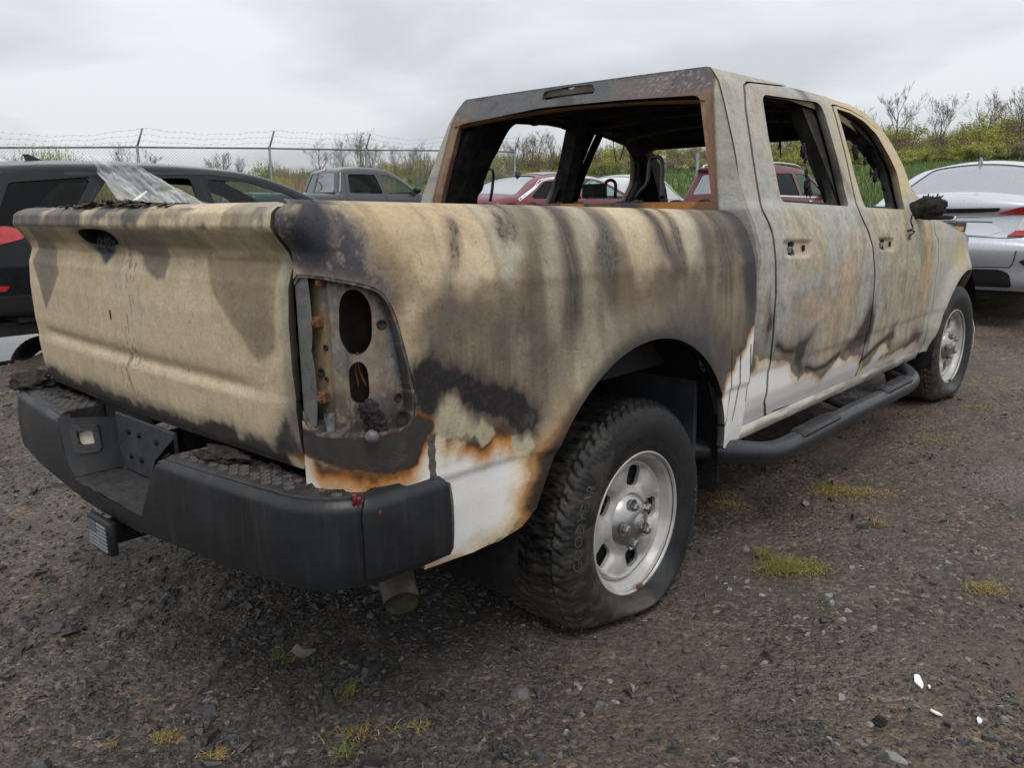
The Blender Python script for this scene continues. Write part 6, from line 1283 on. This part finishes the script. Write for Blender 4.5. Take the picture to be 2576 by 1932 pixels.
for i in range(len(FP)-1):
    a, b = FP[i]-O, FP[i+1]-O; L = np.linalg.norm((b-a)[:2])
    MB().tube([tuple(a+np.array([0, 0, FH])), tuple(b+np.array([0, 0, FH]))], .021, 8).build('top_rail', M_galvf, fence, True)
    for k in range(3):
        h = FH+.14*(k+1); pts = [tuple(a+(b-a)*t+np.array([.14*(k+1)/3, -.05*(k+1)/3, h-.10*math.sin(math.pi*t)*(1+k*.4)*[.3, 1, .6, .2, .8, .5][i]+.02*math.sin(t*25)])) for t in np.linspace(0, 1, 24)]
        w = MB().tube(pts, .0018, 4)
        for t in np.linspace(.03, .97, 20):
            c = a+(b-a)*t+np.array([.14*(k+1)/3, -.05*(k+1)/3, h-.10*math.sin(math.pi*t)*(1+k*.4)*[.3, 1, .6, .2, .8, .5][i]]); w.tube([tuple(c+np.array([.02, 0, .02])), tuple(c-np.array([.02, 0, .02]))], .003, 3)
        w.build('barbed_wire', M_galvf, fence)
    H = FH-.05; st = .075; D = (b-a)/L; wv = []; wf_ = []
    def seg(p, q, r=.0022):
        n0 = len(wv); t = q-p; t = t/np.linalg.norm(t); u = np.cross(t, [.67, -.74, 0]); u = u/np.linalg.norm(u); v = np.cross(t, u)
        for c in (p, q):
            for k in range(3): an = 2*math.pi*k/3; wv.append(c+r*(math.cos(an)*u+math.sin(an)*v))
        for k in range(3): wf_.append((n0+k, n0+(k+1) % 3, n0+3+(k+1) % 3, n0+3+k))
    for sgn in (1, -1):
        m = int((L+H)/st)+1
        for k in range(m):
            u0 = k*st-H if sgn > 0 else k*st; p0, p1 = (u0, .0), (u0+sgn*H, H)
            ua, za, ub, zb = p0[0], p0[1], p1[0], p1[1]
            def clip(ua, za, ub, zb):
                t0, t1 = 0., 1.; du = ub-ua
                for lim, s_ in ((0., 1), (L, -1)):
                    f0, f1 = s_*(ua-lim), s_*(ub-lim)
                    if f0 < 0 and f1 < 0: return None
                    if f0 < 0: t0 = max(t0, f0/(f0-f1))
                    elif f1 < 0: t1 = min(t1, f0/(f0-f1))
                return (ua+du*t0, za+(zb-za)*t0, ua+du*t1, za+(zb-za)*t1) if t1 > t0 else None
            c = clip(ua, za, ub, zb)
            if c is None: continue
            A = a+(b-a)*(c[0]/L)+np.array([0, 0, c[1]+.03]); B = a+(b-a)*(c[2]/L)+np.array([0, 0, c[3]+.03]); seg(A, B)
    obj('wire_mesh', mesh_np('wire_mesh', np.array(wv), np.array(wf_, np.int32), False), M_wire, fence)['kind'] = 'stuff'
px, py = 1753, 455; d = ray(px, py); k = 25/(d@FF); x, y = (CAM+k*d)[:2]; g0 = gz(x, y)
gt = thing('gate_post', 'single grey fence post with a stub of rail beyond the burnt cab', 'post', (x, y, g0)); MB().tube([(0, 0, -.2), (0, 0, 2.35)], .05, 10).tube([(0, 0, 2.35), (0, 0, 2.4)], [.05, .02], 10).build('post', M_galvf, gt, True); MB().tube([(0, 0, 1.9), (1.6, -1.7, 1.9)], .028, 8).build('rail', M_galvf, gt, True)

# ================================================================== plants
def leaf_mat(name, c, var=.4):
    M = Mat(name); c = np.array(c, float); oi = M.n.new('ShaderNodeNewGeometry'); f = M.ramp(oi.outputs['Random Per Island'], [(0, c*(1-var)), (.5, c), (1, np.clip(c*(1+var), 0, 1))]); g = M.noise(.5, 3, .6)
    M.set('Base Color', M.mix(1., f, M.ramp(g, [(.3, (.6, .6, .6)), (.7, (1.25, 1.2, 1.1))]), 'MULTIPLY')); M.set('Roughness', .7); M.set('Specular IOR Level', .2); return M.m
M_bark = simple('grey_bark', (.13, .115, .10), .9, 0, .35, 12); M_twig = simple('twig_bark', (.165, .135, .115), .9, 0, .35, 12)
M_bud = leaf_mat('spring_buds', (.24, .22, .09)); M_leafg = leaf_mat('young_leaves', (.42, .44, .11)); M_leafd = leaf_mat('olive_leaves', (.29, .31, .10)); M_leafb = leaf_mat('brown_stems', (.29, .235, .165)); M_reed = leaf_mat('dry_reeds', (.36, .27, .15))
def leaves(V, F, c, r, n, sz, rg, flat=1.):
    d = rg.normal(size=(n, 3)); d /= np.linalg.norm(d, axis=1)[:, None]; rad_ = rg.random(n)**.45
    P = np.asarray(c)+d*rad_[:, None]*np.asarray(r)
    a = rg.normal(size=(n, 3)); a /= np.linalg.norm(a, axis=1)[:, None]; b = np.cross(a, rg.normal(size=(n, 3))); b /= np.linalg.norm(b, axis=1)[:, None]; s = sz*(.5+rg.random(n))[:, None]
    o = sum(len(x) for x in V); V.append(np.stack([P-a*s, P+b*s*.5, P+a*s, P-b*s*.5], 1).reshape(-1, 3)); F.append(np.arange(4*n).reshape(-1, 4)+o)
def bare_tree(seed, H, spread=.33, depth=5, buds=0):
    rg = np.random.default_rng(seed); tr = MB(); cr_ = MB(); tips = []
    def branch(p, d, L, r, lv):
        n = 3; pts = [p]; rs = [r]; q = p.copy(); dd = d.copy()
        for i in range(n):
            dd = dd+rg.normal(size=3)*.10+np.array([0, 0, .07]); dd /= np.linalg.norm(dd); q = q+dd*L/n; pts.append(q.copy()); rs.append(r*(1-.55*(i+1)/n))
        (tr if lv == 0 else cr_).tube([tuple(x) for x in pts], rs, 5 if lv < 2 else 3, cap=False)
        if lv >= depth: tips.append(q); return
        k = rg.integers(3, 6) if lv else rg.integers(9, 14)
        for j in range(k):
            t = rg.uniform(.35, 1.) if lv else rg.uniform(.22, 1.); i = min(int(t*n), n-1); f = t*n-i; b0 = pts[i]*(1-f)+pts[i+1]*f
            nd = dd+rg.normal(size=3)*np.array([1, 1, .45])*(.55 if lv else .6); nd[2] = abs(nd[2])*.8+.35; nd /= np.linalg.norm(nd)
            branch(b0, nd, L*rg.uniform(.42, .72)*(1. if lv else (1.15-.55*t)), max(rs[i]*.5, .009), lv+1)
    branch(np.zeros(3), np.array([rg.normal()*.04, rg.normal()*.04, 1.]), H*.72, H*.014+.02, 0)
    tm, cm = tr.mesh('trunk'), cr_.mesh('crown'); tm.materials.append(M_bark); cm.materials.append(M_twig); bm_ = None
    if buds and tips:
        V, F = [], []; T = np.array(tips); idx = rg.integers(0, len(T), buds); 
        P = T[idx]+rg.normal(size=(buds, 3))*.10; a = rg.normal(size=(buds, 3))*.035; b = rg.normal(size=(buds, 3))*.025
        bm_ = mesh_np('buds', np.stack([P-a, P+b, P+a, P-b], 1).reshape(-1, 3), np.arange(4*buds).reshape(-1, 4).astype(np.int32), False); bm_.materials.append(M_bud)
    return tm, cm, bm_
protos = [bare_tree(10+i, 6., buds=[0, 350, 0, 500, 250, 0][i], depth=4) for i in range(6)]
def at_px(px, s):
    d = ray(px, 480); k = s/(d@FF); x, y = (CAM+k*d)[:2]; return x, y, gz(x, y)
def lookz(py, px, s): d = ray(px, py); k = s/(d@FF); return float((CAM+k*d)[2])
trees = [(1140+760*0+2240-1140, 208, 57, 0, 'tall bare tree with a dense brush of upright twigs on the green bank'), (2345, 230, 58, 3, 'bare tree with two slim stems rising over the green shrubs'), (2465, 228, 59, 1, 'wide thin bare tree with ascending branches above the shrubs'), (2560, 215, 57, 5, 'bare tree standing above the bright green shrubs past the silver sedan'),
         (2165, 262, 60, 2, None), (2200, 300, 61, 4, None), (2010, 330, 60, 0, None), (1950, 320, 61, 2, None), (1985, 338, 62, 5, None), (2080, 345, 60, 1, None), (2110, 330, 63, 4, None), (2420, 320, 62, 4, None), (2510, 300, 63, 2, None),
         (812, 340, 52, 0, None), (866, 338, 53, 2, None), (920, 318, 52, 3, 'taller bare tree with pale buds behind the grey pickup'), (945, 350, 53, 1, None), (1000, 360, 55, 5, None), (1025, 362, 56, 4, None), (1056, 345, 55, 0, None), (1075, 380, 56, 2, None),
         (320, 355, 56, 5, None), (385, 362, 55, 0, None), (560, 368, 57, 4, None), (610, 385, 57, 2, None), (530, 390, 58, 1, None), (1190, 350, 56, 2, None), (1215, 365, 57, 5, None), (1300, 330, 55, 4, None), (1335, 325, 56, 0, None), (1352, 318, 55, 2, None), (1385, 330, 57, 5, None), (1420, 335, 58, 1, None), (1480, 345, 58, 0, None), (1500, 350, 57, 2, None), (1555, 352, 58, 4, None), (1640, 360, 58, 0, None), (1690, 355, 58, 3, None), (1748, 350, 58, 5, None), (1280, 345, 58, 3, None), (55, 380, 56, 1, None), (250, 392, 57, 4, None)]
ti = 0
for px, py, s, k, lab in trees:
    x, y, z = at_px(px, s); h = lookz(py, px, s)-z
    t = thing('bare_tree', lab or ('leafless grey tree in the row behind the chain link fence' if px < 1600 else 'leafless grey tree half hidden in the shrubs on the green bank'), 'tree', (x, y, z-.1), random.uniform(0, 6.28), 'bare trees behind the fence' if px < 1600 else 'bare trees on the bank')
    tm, cm, bm_ = protos[k]; zt_ = max(v.co.z for v in cm.vertices); sc = h/zt_; t.scale = (sc*.95, sc*.95, sc)
    obj('trunk', tm, None, t); obj('crown', cm, None, t)
    if bm_: obj('buds', bm_, None, t)['kind'] = 'stuff'
    ti += 1
# shrub belt: individual bushes along the bank, each stems plus leaf cloud
def bush_mesh(seed, w, h, n, sz):
    rg = np.random.default_rng(seed); V, F = [], []
    for k in range(26):
        c = np.array([rg.normal()*w*.34, rg.normal()*w*.3, h*(.25+.55*rg.random()**.8)]); leaves(V, F, c, np.array([w*.24, w*.24, h*.19])*(.6+.7*rg.random()), n//26, sz, rg)
    for k in range(60):
        a = rg.uniform(0, 6.28); b = rg.random(); top = np.array([math.cos(a)*w*.45*b, math.sin(a)*w*.45*b, h*(.75+.4*rg.random())]); leaves(V, F, top-np.array([0, 0, h*.10]), np.array([.05, .05, h*.15]), 10, sz*.9, rg)
    lm = mesh_np('foliage', np.concatenate(V), np.concatenate(F).astype(np.int32), False)
    st_ = MB()
    for k in range(34):
        a = rg.uniform(0, 6.28); b = rg.random(); st_.tube([(rg.normal()*.1*w, rg.normal()*.1*w, 0), (math.cos(a)*w*.3*b, math.sin(a)*w*.3*b, h*.5), (math.cos(a)*w*.48*b, math.sin(a)*w*.48*b, h*(.85+.3*rg.random()))], [.03, .018, .006], 3, cap=False)
    return lm, st_.mesh('stems')
bushes = []
for k in range(8):
    lm, sm = bush_mesh(50+k, 2.4, 2.2, 5200, .042); sm.materials.append(M_twig); bushes.append((lm, sm))
variants = {}
for k, (lm, sm) in enumerate(bushes):
    for nm, mt in (('g', M_leafg), ('d', M_leafd), ('b', M_leafb)):
        c = lm.copy(); c.materials.clear(); c.materials.append(mt); variants[k, nm] = c
WH = [(1050, 'beyond the chain link fence'), (1500, 'beyond the red sedan'), (1850, 'beyond the red suv'), (9999, 'on the bank past the silver sedan')]
bl = {'g': ('fresh yellow green shrub in the hedge belt on the bank', 'fresh green shrubs'), 'd': ('olive green shrub in the hedge belt on the bank', 'olive shrubs'), 'b': ('brown leafless shrub in the hedge belt on the bank', 'brown shrubs')}
def shrub(px, s, h, w, kind):
    k = random.randrange(8); x, y, z = at_px(px, s); wh = next(w_ for a_, w_ in WH if px < a_); t = thing('shrub', bl[kind][0].replace('in the hedge belt on the bank', wh), 'shrub', (x, y, z-.15), random.uniform(0, 6.28), bl[kind][1]+' '+wh); t.scale = (w/2.4, w/2.4, h/2.2); obj('foliage', variants[k, kind], None, t); obj('stems', bushes[k][1], None, t)
hp = [(-200, 1.0), (300, 1.3), (600, 1.5), (760, 1.6), (1000, 1.6), (1300, 1.7), (1600, 1.95), (1900, 1.85), (2050, 2.0), (2250, 2.1), (2400, 2.15), (2600, 2.9), (2900, 3.1)]
for row, (s0, f, ks) in enumerate(((56.5, .55, 'bdgdg'), (58.5, .85, 'dgbgd'), (61, 1.08, 'ggdgd'))):
    px = -240+row*17
    while px < 2840:
        h = np.interp(px, [a for a, _ in hp], [b for _, b in hp])*f*random.uniform(.75, 1.2); s = s0+random.uniform(-.8, .8)-(4.5 if px < 1000 else 0)*np.clip((1000-px)/400, 0, 1)
        kd = random.choice(ks); kd = 'b' if px < 1000 and random.random() < .3 else kd
        shrub(px, s, h, h*random.uniform(1.0, 1.5), kd); px += random.uniform(38, 62)*(1 if row else .8)
for px, py, s, w in ((95, 358, 40, 1.9), (150, 356, 41, 2.0), (185, 372, 40, 1.7)):
    x, y, z = at_px(px, s); h = lookz(py, px, s)-z; t = thing('leafy_tree', 'small tree in fresh green leaf behind the black car', 'tree', (x, y, z-.1), random.uniform(0, 6), 'green trees behind the black car'); t.scale = (w/2.4, w/2.4, h/2.5); obj('foliage', variants[(px % 8), 'g'], None, t); obj('trunk', bushes[px % 8][1], None, t)
# reeds and field grass
def strips(n, area, hgt, wid, mat, name, seed, label=None, lean=.25):
    rg = np.random.default_rng(seed); P = area(rg, n); h = hgt*(.5+rg.random(n)); a = rg.uniform(0, 6.28, n); lx, ly = np.cos(a)*h*lean*rg.random(n), np.sin(a)*h*lean*rg.random(n); b = rg.uniform(0, 6.28, n); wx, wy = np.cos(b)*wid, np.sin(b)*wid
    V = np.stack([P+np.stack([wx, wy, 0*h], 1), P-np.stack([wx, wy, 0*h], 1), P+np.stack([lx*.4-wx*.6, ly*.4-wy*.6, h*.6], 1), P+np.stack([lx*.4+wx*.6, ly*.4+wy*.6, h*.6], 1), P+np.stack([lx, ly, h], 1)], 1).reshape(-1, 3)
    i = np.arange(n)[:, None]*5; F = [tuple(r) for r in (i+np.array([0, 1, 2, 3]))]+[tuple(r) for r in (i+np.array([3, 2, 4]))]
    me = mesh_np(name, V, F, False); return obj(name, me, mat, None, label, kind='stuff')
def field_area(s0, s1, a0, a1, pw=1.):
    def f(rg, n):
        s = s0+(s1-s0)*rg.random(n)**pw; px = rg.uniform(a0, a1, n); t = (px-1288)/FPX*s; x, y = place(s, t); return np.stack([x, y, terr(x, y, False)-.02], 1)
    return f
M_fgrass = leaf_mat('field_grass', (.11, .175, .052), .4)
strips(60000, field_area(23.8, 57, -150, 2800, 1.3), .32, .022, M_fgrass, 'field_grass', 3, 'tall green grass covering the field', .5)
strips(5000, field_area(44, 49, -200, 1010), .9, .022, M_reed, 'dry_reeds', 4, 'dry tan reeds at the foot of the far hedge')

# ================================================================== gravel, stones, tufts and litter
def shard(rg, flat):
    n = rg.integers(5, 8); a = np.sort(rg.uniform(0, 2*math.pi, n)); r = .6+.5*rg.random(n); ring = np.stack([np.cos(a)*r, np.sin(a)*r*rg.uniform(.55, 1.), np.zeros(n)], 1)
    V = np.concatenate([ring+np.array([0, 0, -.3*flat]), ring*np.array([.72, .72, 1])*(.8+.3*rg.random((n, 1)))+np.array([0, 0, .55*flat])+rg.normal(size=(n, 3))*.06])
    F = [(i, (i+1) % n, n+(i+1) % n, n+i) for i in range(n)]; T = []
    for f in F: T += [(f[0], f[1], f[2]), (f[0], f[2], f[3])]
    T += [(n, n+i, n+i+1) for i in range(1, n-1)]
    return V, np.array(T)
rgS = np.random.default_rng(21); SH = [shard(rgS, rgS.uniform(.35, .9)) for _ in range(14)]
def stone_col(M, lo, hi):
    oi = M.n.new('ShaderNodeNewGeometry'); f = M.ramp(oi.outputs['Random Per Island'], [(0, lo), (.75, tuple((np.array(lo)+hi)/2.4)), (.97, hi), (1., tuple(np.minimum(np.array(hi)*1.7, .7)))]); g = M.noise(60, 4, .6)
    M.set('Base Color', M.mix(1., f, M.ramp(g, [(.3, (.7, .7, .7)), (.7, (1.2, 1.2, 1.2))]), 'MULTIPLY')); M.set('Roughness', M.rng(M.noise(9, 3, .5), .4, .6, .35, .75)); M.bump(g, .3, .002); return M.m
M_grav = stone_col(Mat('slate_gravel'), (.035, .032, .031), np.array([.105, .097, .092]))
def scatter(n, rmin, rmax, amin, amax, size, dens, seed):
    rg = np.random.default_rng(seed); V, F = [], []; off = 0
    r = np.exp(rg.uniform(math.log(rmin), math.log(rmax), n)); a = np.radians(rg.uniform(amin, amax, n)); x, y = CAM[0]+r*np.cos(YAW-a), CAM[1]+r*np.sin(YAW-a); k = rg.random(n) < dens(x, y, r, a); x, y, r = x[k], y[k], r[k]; n = len(x); z = terr(x, y)
    for j, (sv, sf) in enumerate(SH):
        i = np.where(rg.integers(0, len(SH), n) == j)[0] if False else np.arange(j, n, len(SH))
        if not len(i): continue
        s = size*(.35+rg.lognormal(-.35, .55, len(i))); th = rg.uniform(0, 6.28, len(i)); c, s_ = np.cos(th), np.sin(th); tilt = rg.normal(size=(len(i), 2))*.22
        P = np.broadcast_to(sv, (len(i),)+sv.shape)*s[:, None, None]; X = P[..., 0]*c[:, None]-P[..., 1]*s_[:, None]; Y = P[..., 0]*s_[:, None]+P[..., 1]*c[:, None]; Zz = P[..., 2]+X*tilt[:, :1]+Y*tilt[:, 1:]
        V.append(np.stack([X+x[i, None], Y+y[i, None], Zz+z[i, None]+.05*s[:, None]], -1).reshape(-1, 3)); F.append((sf[None]+(np.arange(len(i))*len(sv))[:, None, None]).reshape(-1, 3)+off); off += len(i)*len(sv)
    return mesh_np('gravel', np.concatenate(V), np.concatenate(F).astype(np.int32), False)
def dens(x, y, r, a):
    left = sst(.15, -.22, a)*.95+.14; pt = sst(.46, .62, fbm(x*1.6, y*1.6, 71., 4)); return np.clip(left*(.35+.9*pt)+.5*sst(.56, .70, fbm(x*2.4, y*2.4, 81., 4)), 0, 1)*(sdPud(x, y) > .1)
obj('gravel', scatter(110000, .9, 14, -36, 36, .0066, dens, 31), M_grav, None, 'loose dark slate gravel strewn over the lot', kind='stuff')
obj('gravel', scatter(2600, .9, 11, -36, 36, .021, lambda x, y, r, a: .10+.35*sst(.1, -.3, a), 33), M_grav, None, 'chunky mixed stones half sunk in the lot', kind='stuff')
obj('gravel', scatter(22000, .9, 9, -36, 36, .0115, lambda x, y, r, a: dens(x, y, r, a)*.6*sst(.2, -.2, a)+.02, 32), M_grav, None, 'larger flat slate chips on the left of the lot', kind='stuff')
M_pale = stone_col(Mat('pale_stone'), (.20, .20, .195), np.array([.36, .355, .34]))
z6 = lambda x, y: (1400+x/1.881, 1300+y/1.881); z5 = lambda x, y: (x/2.011, 1400+y/2.011)
def stone(px, py, size, label, group=None, mat=None, sc=(1, 1, 1), seed=None):
    p = hit(px, py, 2, 0.)
    for _ in range(4): p = hit(px, py, 2, float(terr(p[0], p[1])))
    V, T = SH[(seed if seed is not None else random.randrange(14))]; V = V*np.array(sc)*size
    o = obj('stone', mesh_np('stone', V, T.astype(np.int32), False), mat or M_pale, None, label, 'stone', group); o.location = (p[0], p[1], p[2]+size*.08); o.rotation_euler = (random.uniform(-.15, .15), random.uniform(-.15, .15), random.uniform(0, 6.28)); return o
stone(*z6(1590, 1140), .030, 'long pale grey stone lying alone on the bare dirt', sc=(1.3, .6, .9)); stone(*z6(790, 715), .017, 'pale pointed stone standing out on bare dirt by the rear tyre', sc=(1, .7, 1.3)); stone(*z6(45, 1025), .018, 'pale angular stone at the edge of the gravel', sc=(1.2, .8, 1)); stone(*z6(898, 155), .022, 'grey stone touching the grass tuft', sc=(1, 1, 1.2)); stone(*z6(1480, 985), .014, 'small grey stone next to the black char lump'); stone(*z6(1288, 375), .020, 'pale stone below the grass tuft')
for q in ((1174, 380), (970, 372), (1010, 350), (903, 310), (898, 338), (843, 293), (755, 292), (800, 318), (818, 345), (942, 458), (850, 435), (1240, 497), (1180, 482), (1195, 558), (1260, 552), (1140, 478), (1365, 490), (1330, 462), (1382, 445), (1250, 435), (1300, 412), (1088, 580), (1345, 600), (1408, 370), (1495, 335), (1440, 245), (1395, 245), (1580, 205), (1610, 185), (1848, 218), (1910, 300), (1900, 388), (1940, 190), (1985, 175), (2030, 200), (2090, 250), (1505, 525), (1662, 548), (1645, 692), (1945, 678), (2135, 865), (2108, 908), (2120, 962), (1295, 1065), (1325, 1080), (1458, 1085), (1340, 858), (1120, 875), (112, 810), (275, 882), (355, 815), (222, 903), (248, 780), (95, 790), (15, 797), (832, 1160), (978, 695)):
    stone(*z6(*q), random.uniform(.010, .019), 'small pale grey stone loose on the dirt beside the burnt truck', 'pale stones on the dirt')
M_slate = stone_col(Mat('slate_chip'), (.055, .054, .055), np.array([.12, .118, .115]))
for q in ((205, 397), (327, 387), (70, 500), (185, 540), (20, 600), (130, 655), (555, 660), (670, 650), (650, 730), (810, 680), (850, 630), (855, 430), (895, 395), (845, 320), (625, 805), (490, 790), (495, 830), (305, 822), (232, 910), (485, 940), (475, 985), (600, 880), (375, 880), (1000, 565), (1350, 542), (1630, 370), (1705, 380), (1115, 285), (1590, 825), (1615, 612), (930, 640), (250, 65), (380, 55), (160, 35), (60, 50), (335, 140), (85, 180), (470, 598), (1240, 985), (2055, 850)):
    stone(*z5(*q), random.uniform(.012, .022), 'flat slate chip among the dark gravel', 'flat slate chips', M_slate, (1.1, .8, .7))
# tufts
M_straw = leaf_mat('straw', (.30, .205, .08)); M_tuft = leaf_mat('tuft_green', (.15, .17, .038))
def tuft(px, py, w, d, h, n, green, label, group=None):
    p = hit(px, py, 2, 0.)
    for _ in range(4): p = hit(px, py, 2, float(terr(p[0], p[1])))
    t = thing('grass_tuft', label, 'grass', tuple(p), 0, group); fw = np.array([math.cos(YAW), math.sin(YAW)]); rt = np.array([math.sin(YAW), -math.cos(YAW)])
    for nm, m, k, hh, ln in (('green_blades', M_tuft, int(n*green), h, 1.5), ('straw', M_straw, int(n*(1-green)), h*.55, 2.4)):
        if k < 1: continue
        V, F = [], []
        for i in range(k):
            a = random.gauss(0, .45)*w; b = random.gauss(0, .45)*d; c = rt*a+fw*b; g_ = float(terr(p[0]+c[0], p[1]+c[1]))-p[2]; L = hh*random.uniform(.5, 1.3); q = random.uniform(0, 6.28); le = ln*random.uniform(.2, 1)*L; wd = random.uniform(.0009, .0019); wx, wy = -math.sin(q)*wd, math.cos(q)*wd; o = len(V); b0 = np.array([c[0], c[1], g_])
            prev = b0
            for j in range(4):
                f = j/3; P = b0+np.array([math.cos(q)*le*f**1.4, math.sin(q)*le*f**1.4, L*(f-.45*f*f*(ln > 1))*(1.2 if ln < 1 else .9)+.003]); e = np.array([wx, wy, 0])*(1-f*.85); V += [P+e, P-e]
            F += [(o+2*j, o+2*j+1, o+2*j+3, o+2*j+2) for j in range(3)]
        obj(nm, mesh_np(nm, V, np.array(F, np.int32), True), m, t)['kind'] = 'stuff'
tuft(1985, 1432, .14, .075, .032, 1300, .42, 'broad green and straw grass tuft on the dirt by the rear tyre'); tuft(1920, 1400, .04, .04, .04, 120, .8, 'small green tuft beside the broad straw tuft')
tuft(2105, 1236, .16, .12, .025, 800, .3, 'flattened straw and green grass below the side step'); tuft(2170, 1245, .12, .06, .03, 300, .1, 'dry straw patch below the side step'); tuft(2480, 1485, .08, .05, .025, 260, .1, 'dry tan grass patch on the open dirt'); tuft(2210, 1322, .03, .03, .04, 90, .2, 'tiny straw tuft between the gravel patches')
tuft(2350, 1110, .12, .10, .03, 220, .1, 'brown dead grass mat in front of the side step'); tuft(2560, 1000, .2, .2, .03, 200, .2, 'dead grass mat far out on the lot'); tuft(2470, 1030, .12, .12, .03, 200, .1, 'dead grass mat behind the front tyre'); tuft(1820, 1260, .10, .16, .03, 400, .05, 'dead brown grass in front of the rear tyre')
tuft(703, 1672, .025, .02, .06, 60, .8, 'green grass sprig next to a grey chip under the bumper'); tuft(872, 1748, .03, .03, .04, 60, .8, 'green grass sprig on the dark dirt behind the truck'); tuft(423, 1862, .045, .03, .025, 130, .12, 'yellow straw tangle in the gravel'); tuft(545, 1905, .04, .03, .025, 120, .05, 'brown root tangle in the gravel'); tuft(905, 1850, .10, .05, .03, 120, .15, 'scattered straw stalks on the dark dirt'); tuft(1050, 1832, .05, .03, .025, 60, .2, 'thin yellow straw wisps on the dirt'); tuft(870, 1905, .03, .02, .05, 40, .9, 'green sprout at the edge of the straw'); tuft(275, 1880, .02, .02, .03, 30, .1, 'few straw curls in the gravel')
for q, L, lab in (((1710, 790), .042, 'white plastic shard with a rounded end on the dirt'), ((1765, 815), .014, 'tiny white plastic chip beside the larger shard'), ((1795, 940), .022, 'thin white plastic splinter on the dirt'), ((2002, 975), .024, 'curved white plastic sliver on the dirt')):
    px, py = z6(*q); p = hit(px, py, 2, float(terr(*hit(px, py, 2, 0.)[:2]))); L *= .72; mb = MB().prism(rpoly([(-L, -L*.25), (-L*.3, -L*.4), (L, -L*.2), (L*.9, L*.25), (-L*.2, L*.35)], L*.15, 3), 2, 0, .004); o = mb.build('plastic_shard', simple('white_plastic', (.78, .78, .77), .4, 0, .08, 40), None, label=lab, cat='litter'); o.location = (p[0], p[1], p[2]+.004); o.rotation_euler = (.12, -.1, random.uniform(0, 6))
def lump(q, r, lab, sc=(1, 1, .7)):
    px, py = z6(*q); p = hit(px, py, 2, float(terr(*hit(px, py, 2, 0.)[:2]))); blob('char_lump', (p[0], p[1], p[2]+r*.5), r, M_char, None, q[0], 3, .5, sc, label=lab, cat='debris')
lump((1530, 982), .016, 'round black char lump on the dirt')
px, py = z6(1400, 775); p = hit(px, py, 2, 0.); MB().tube([(p[0]-.03, p[1]+.02, p[2]+.012), (p[0], p[1], p[2]+.012), (p[0]+.02, p[1]-.03, p[2]+.008)], .0025, 5).build('twig', M_bark, None, label='short dark twig on the open dirt', cat='twig')
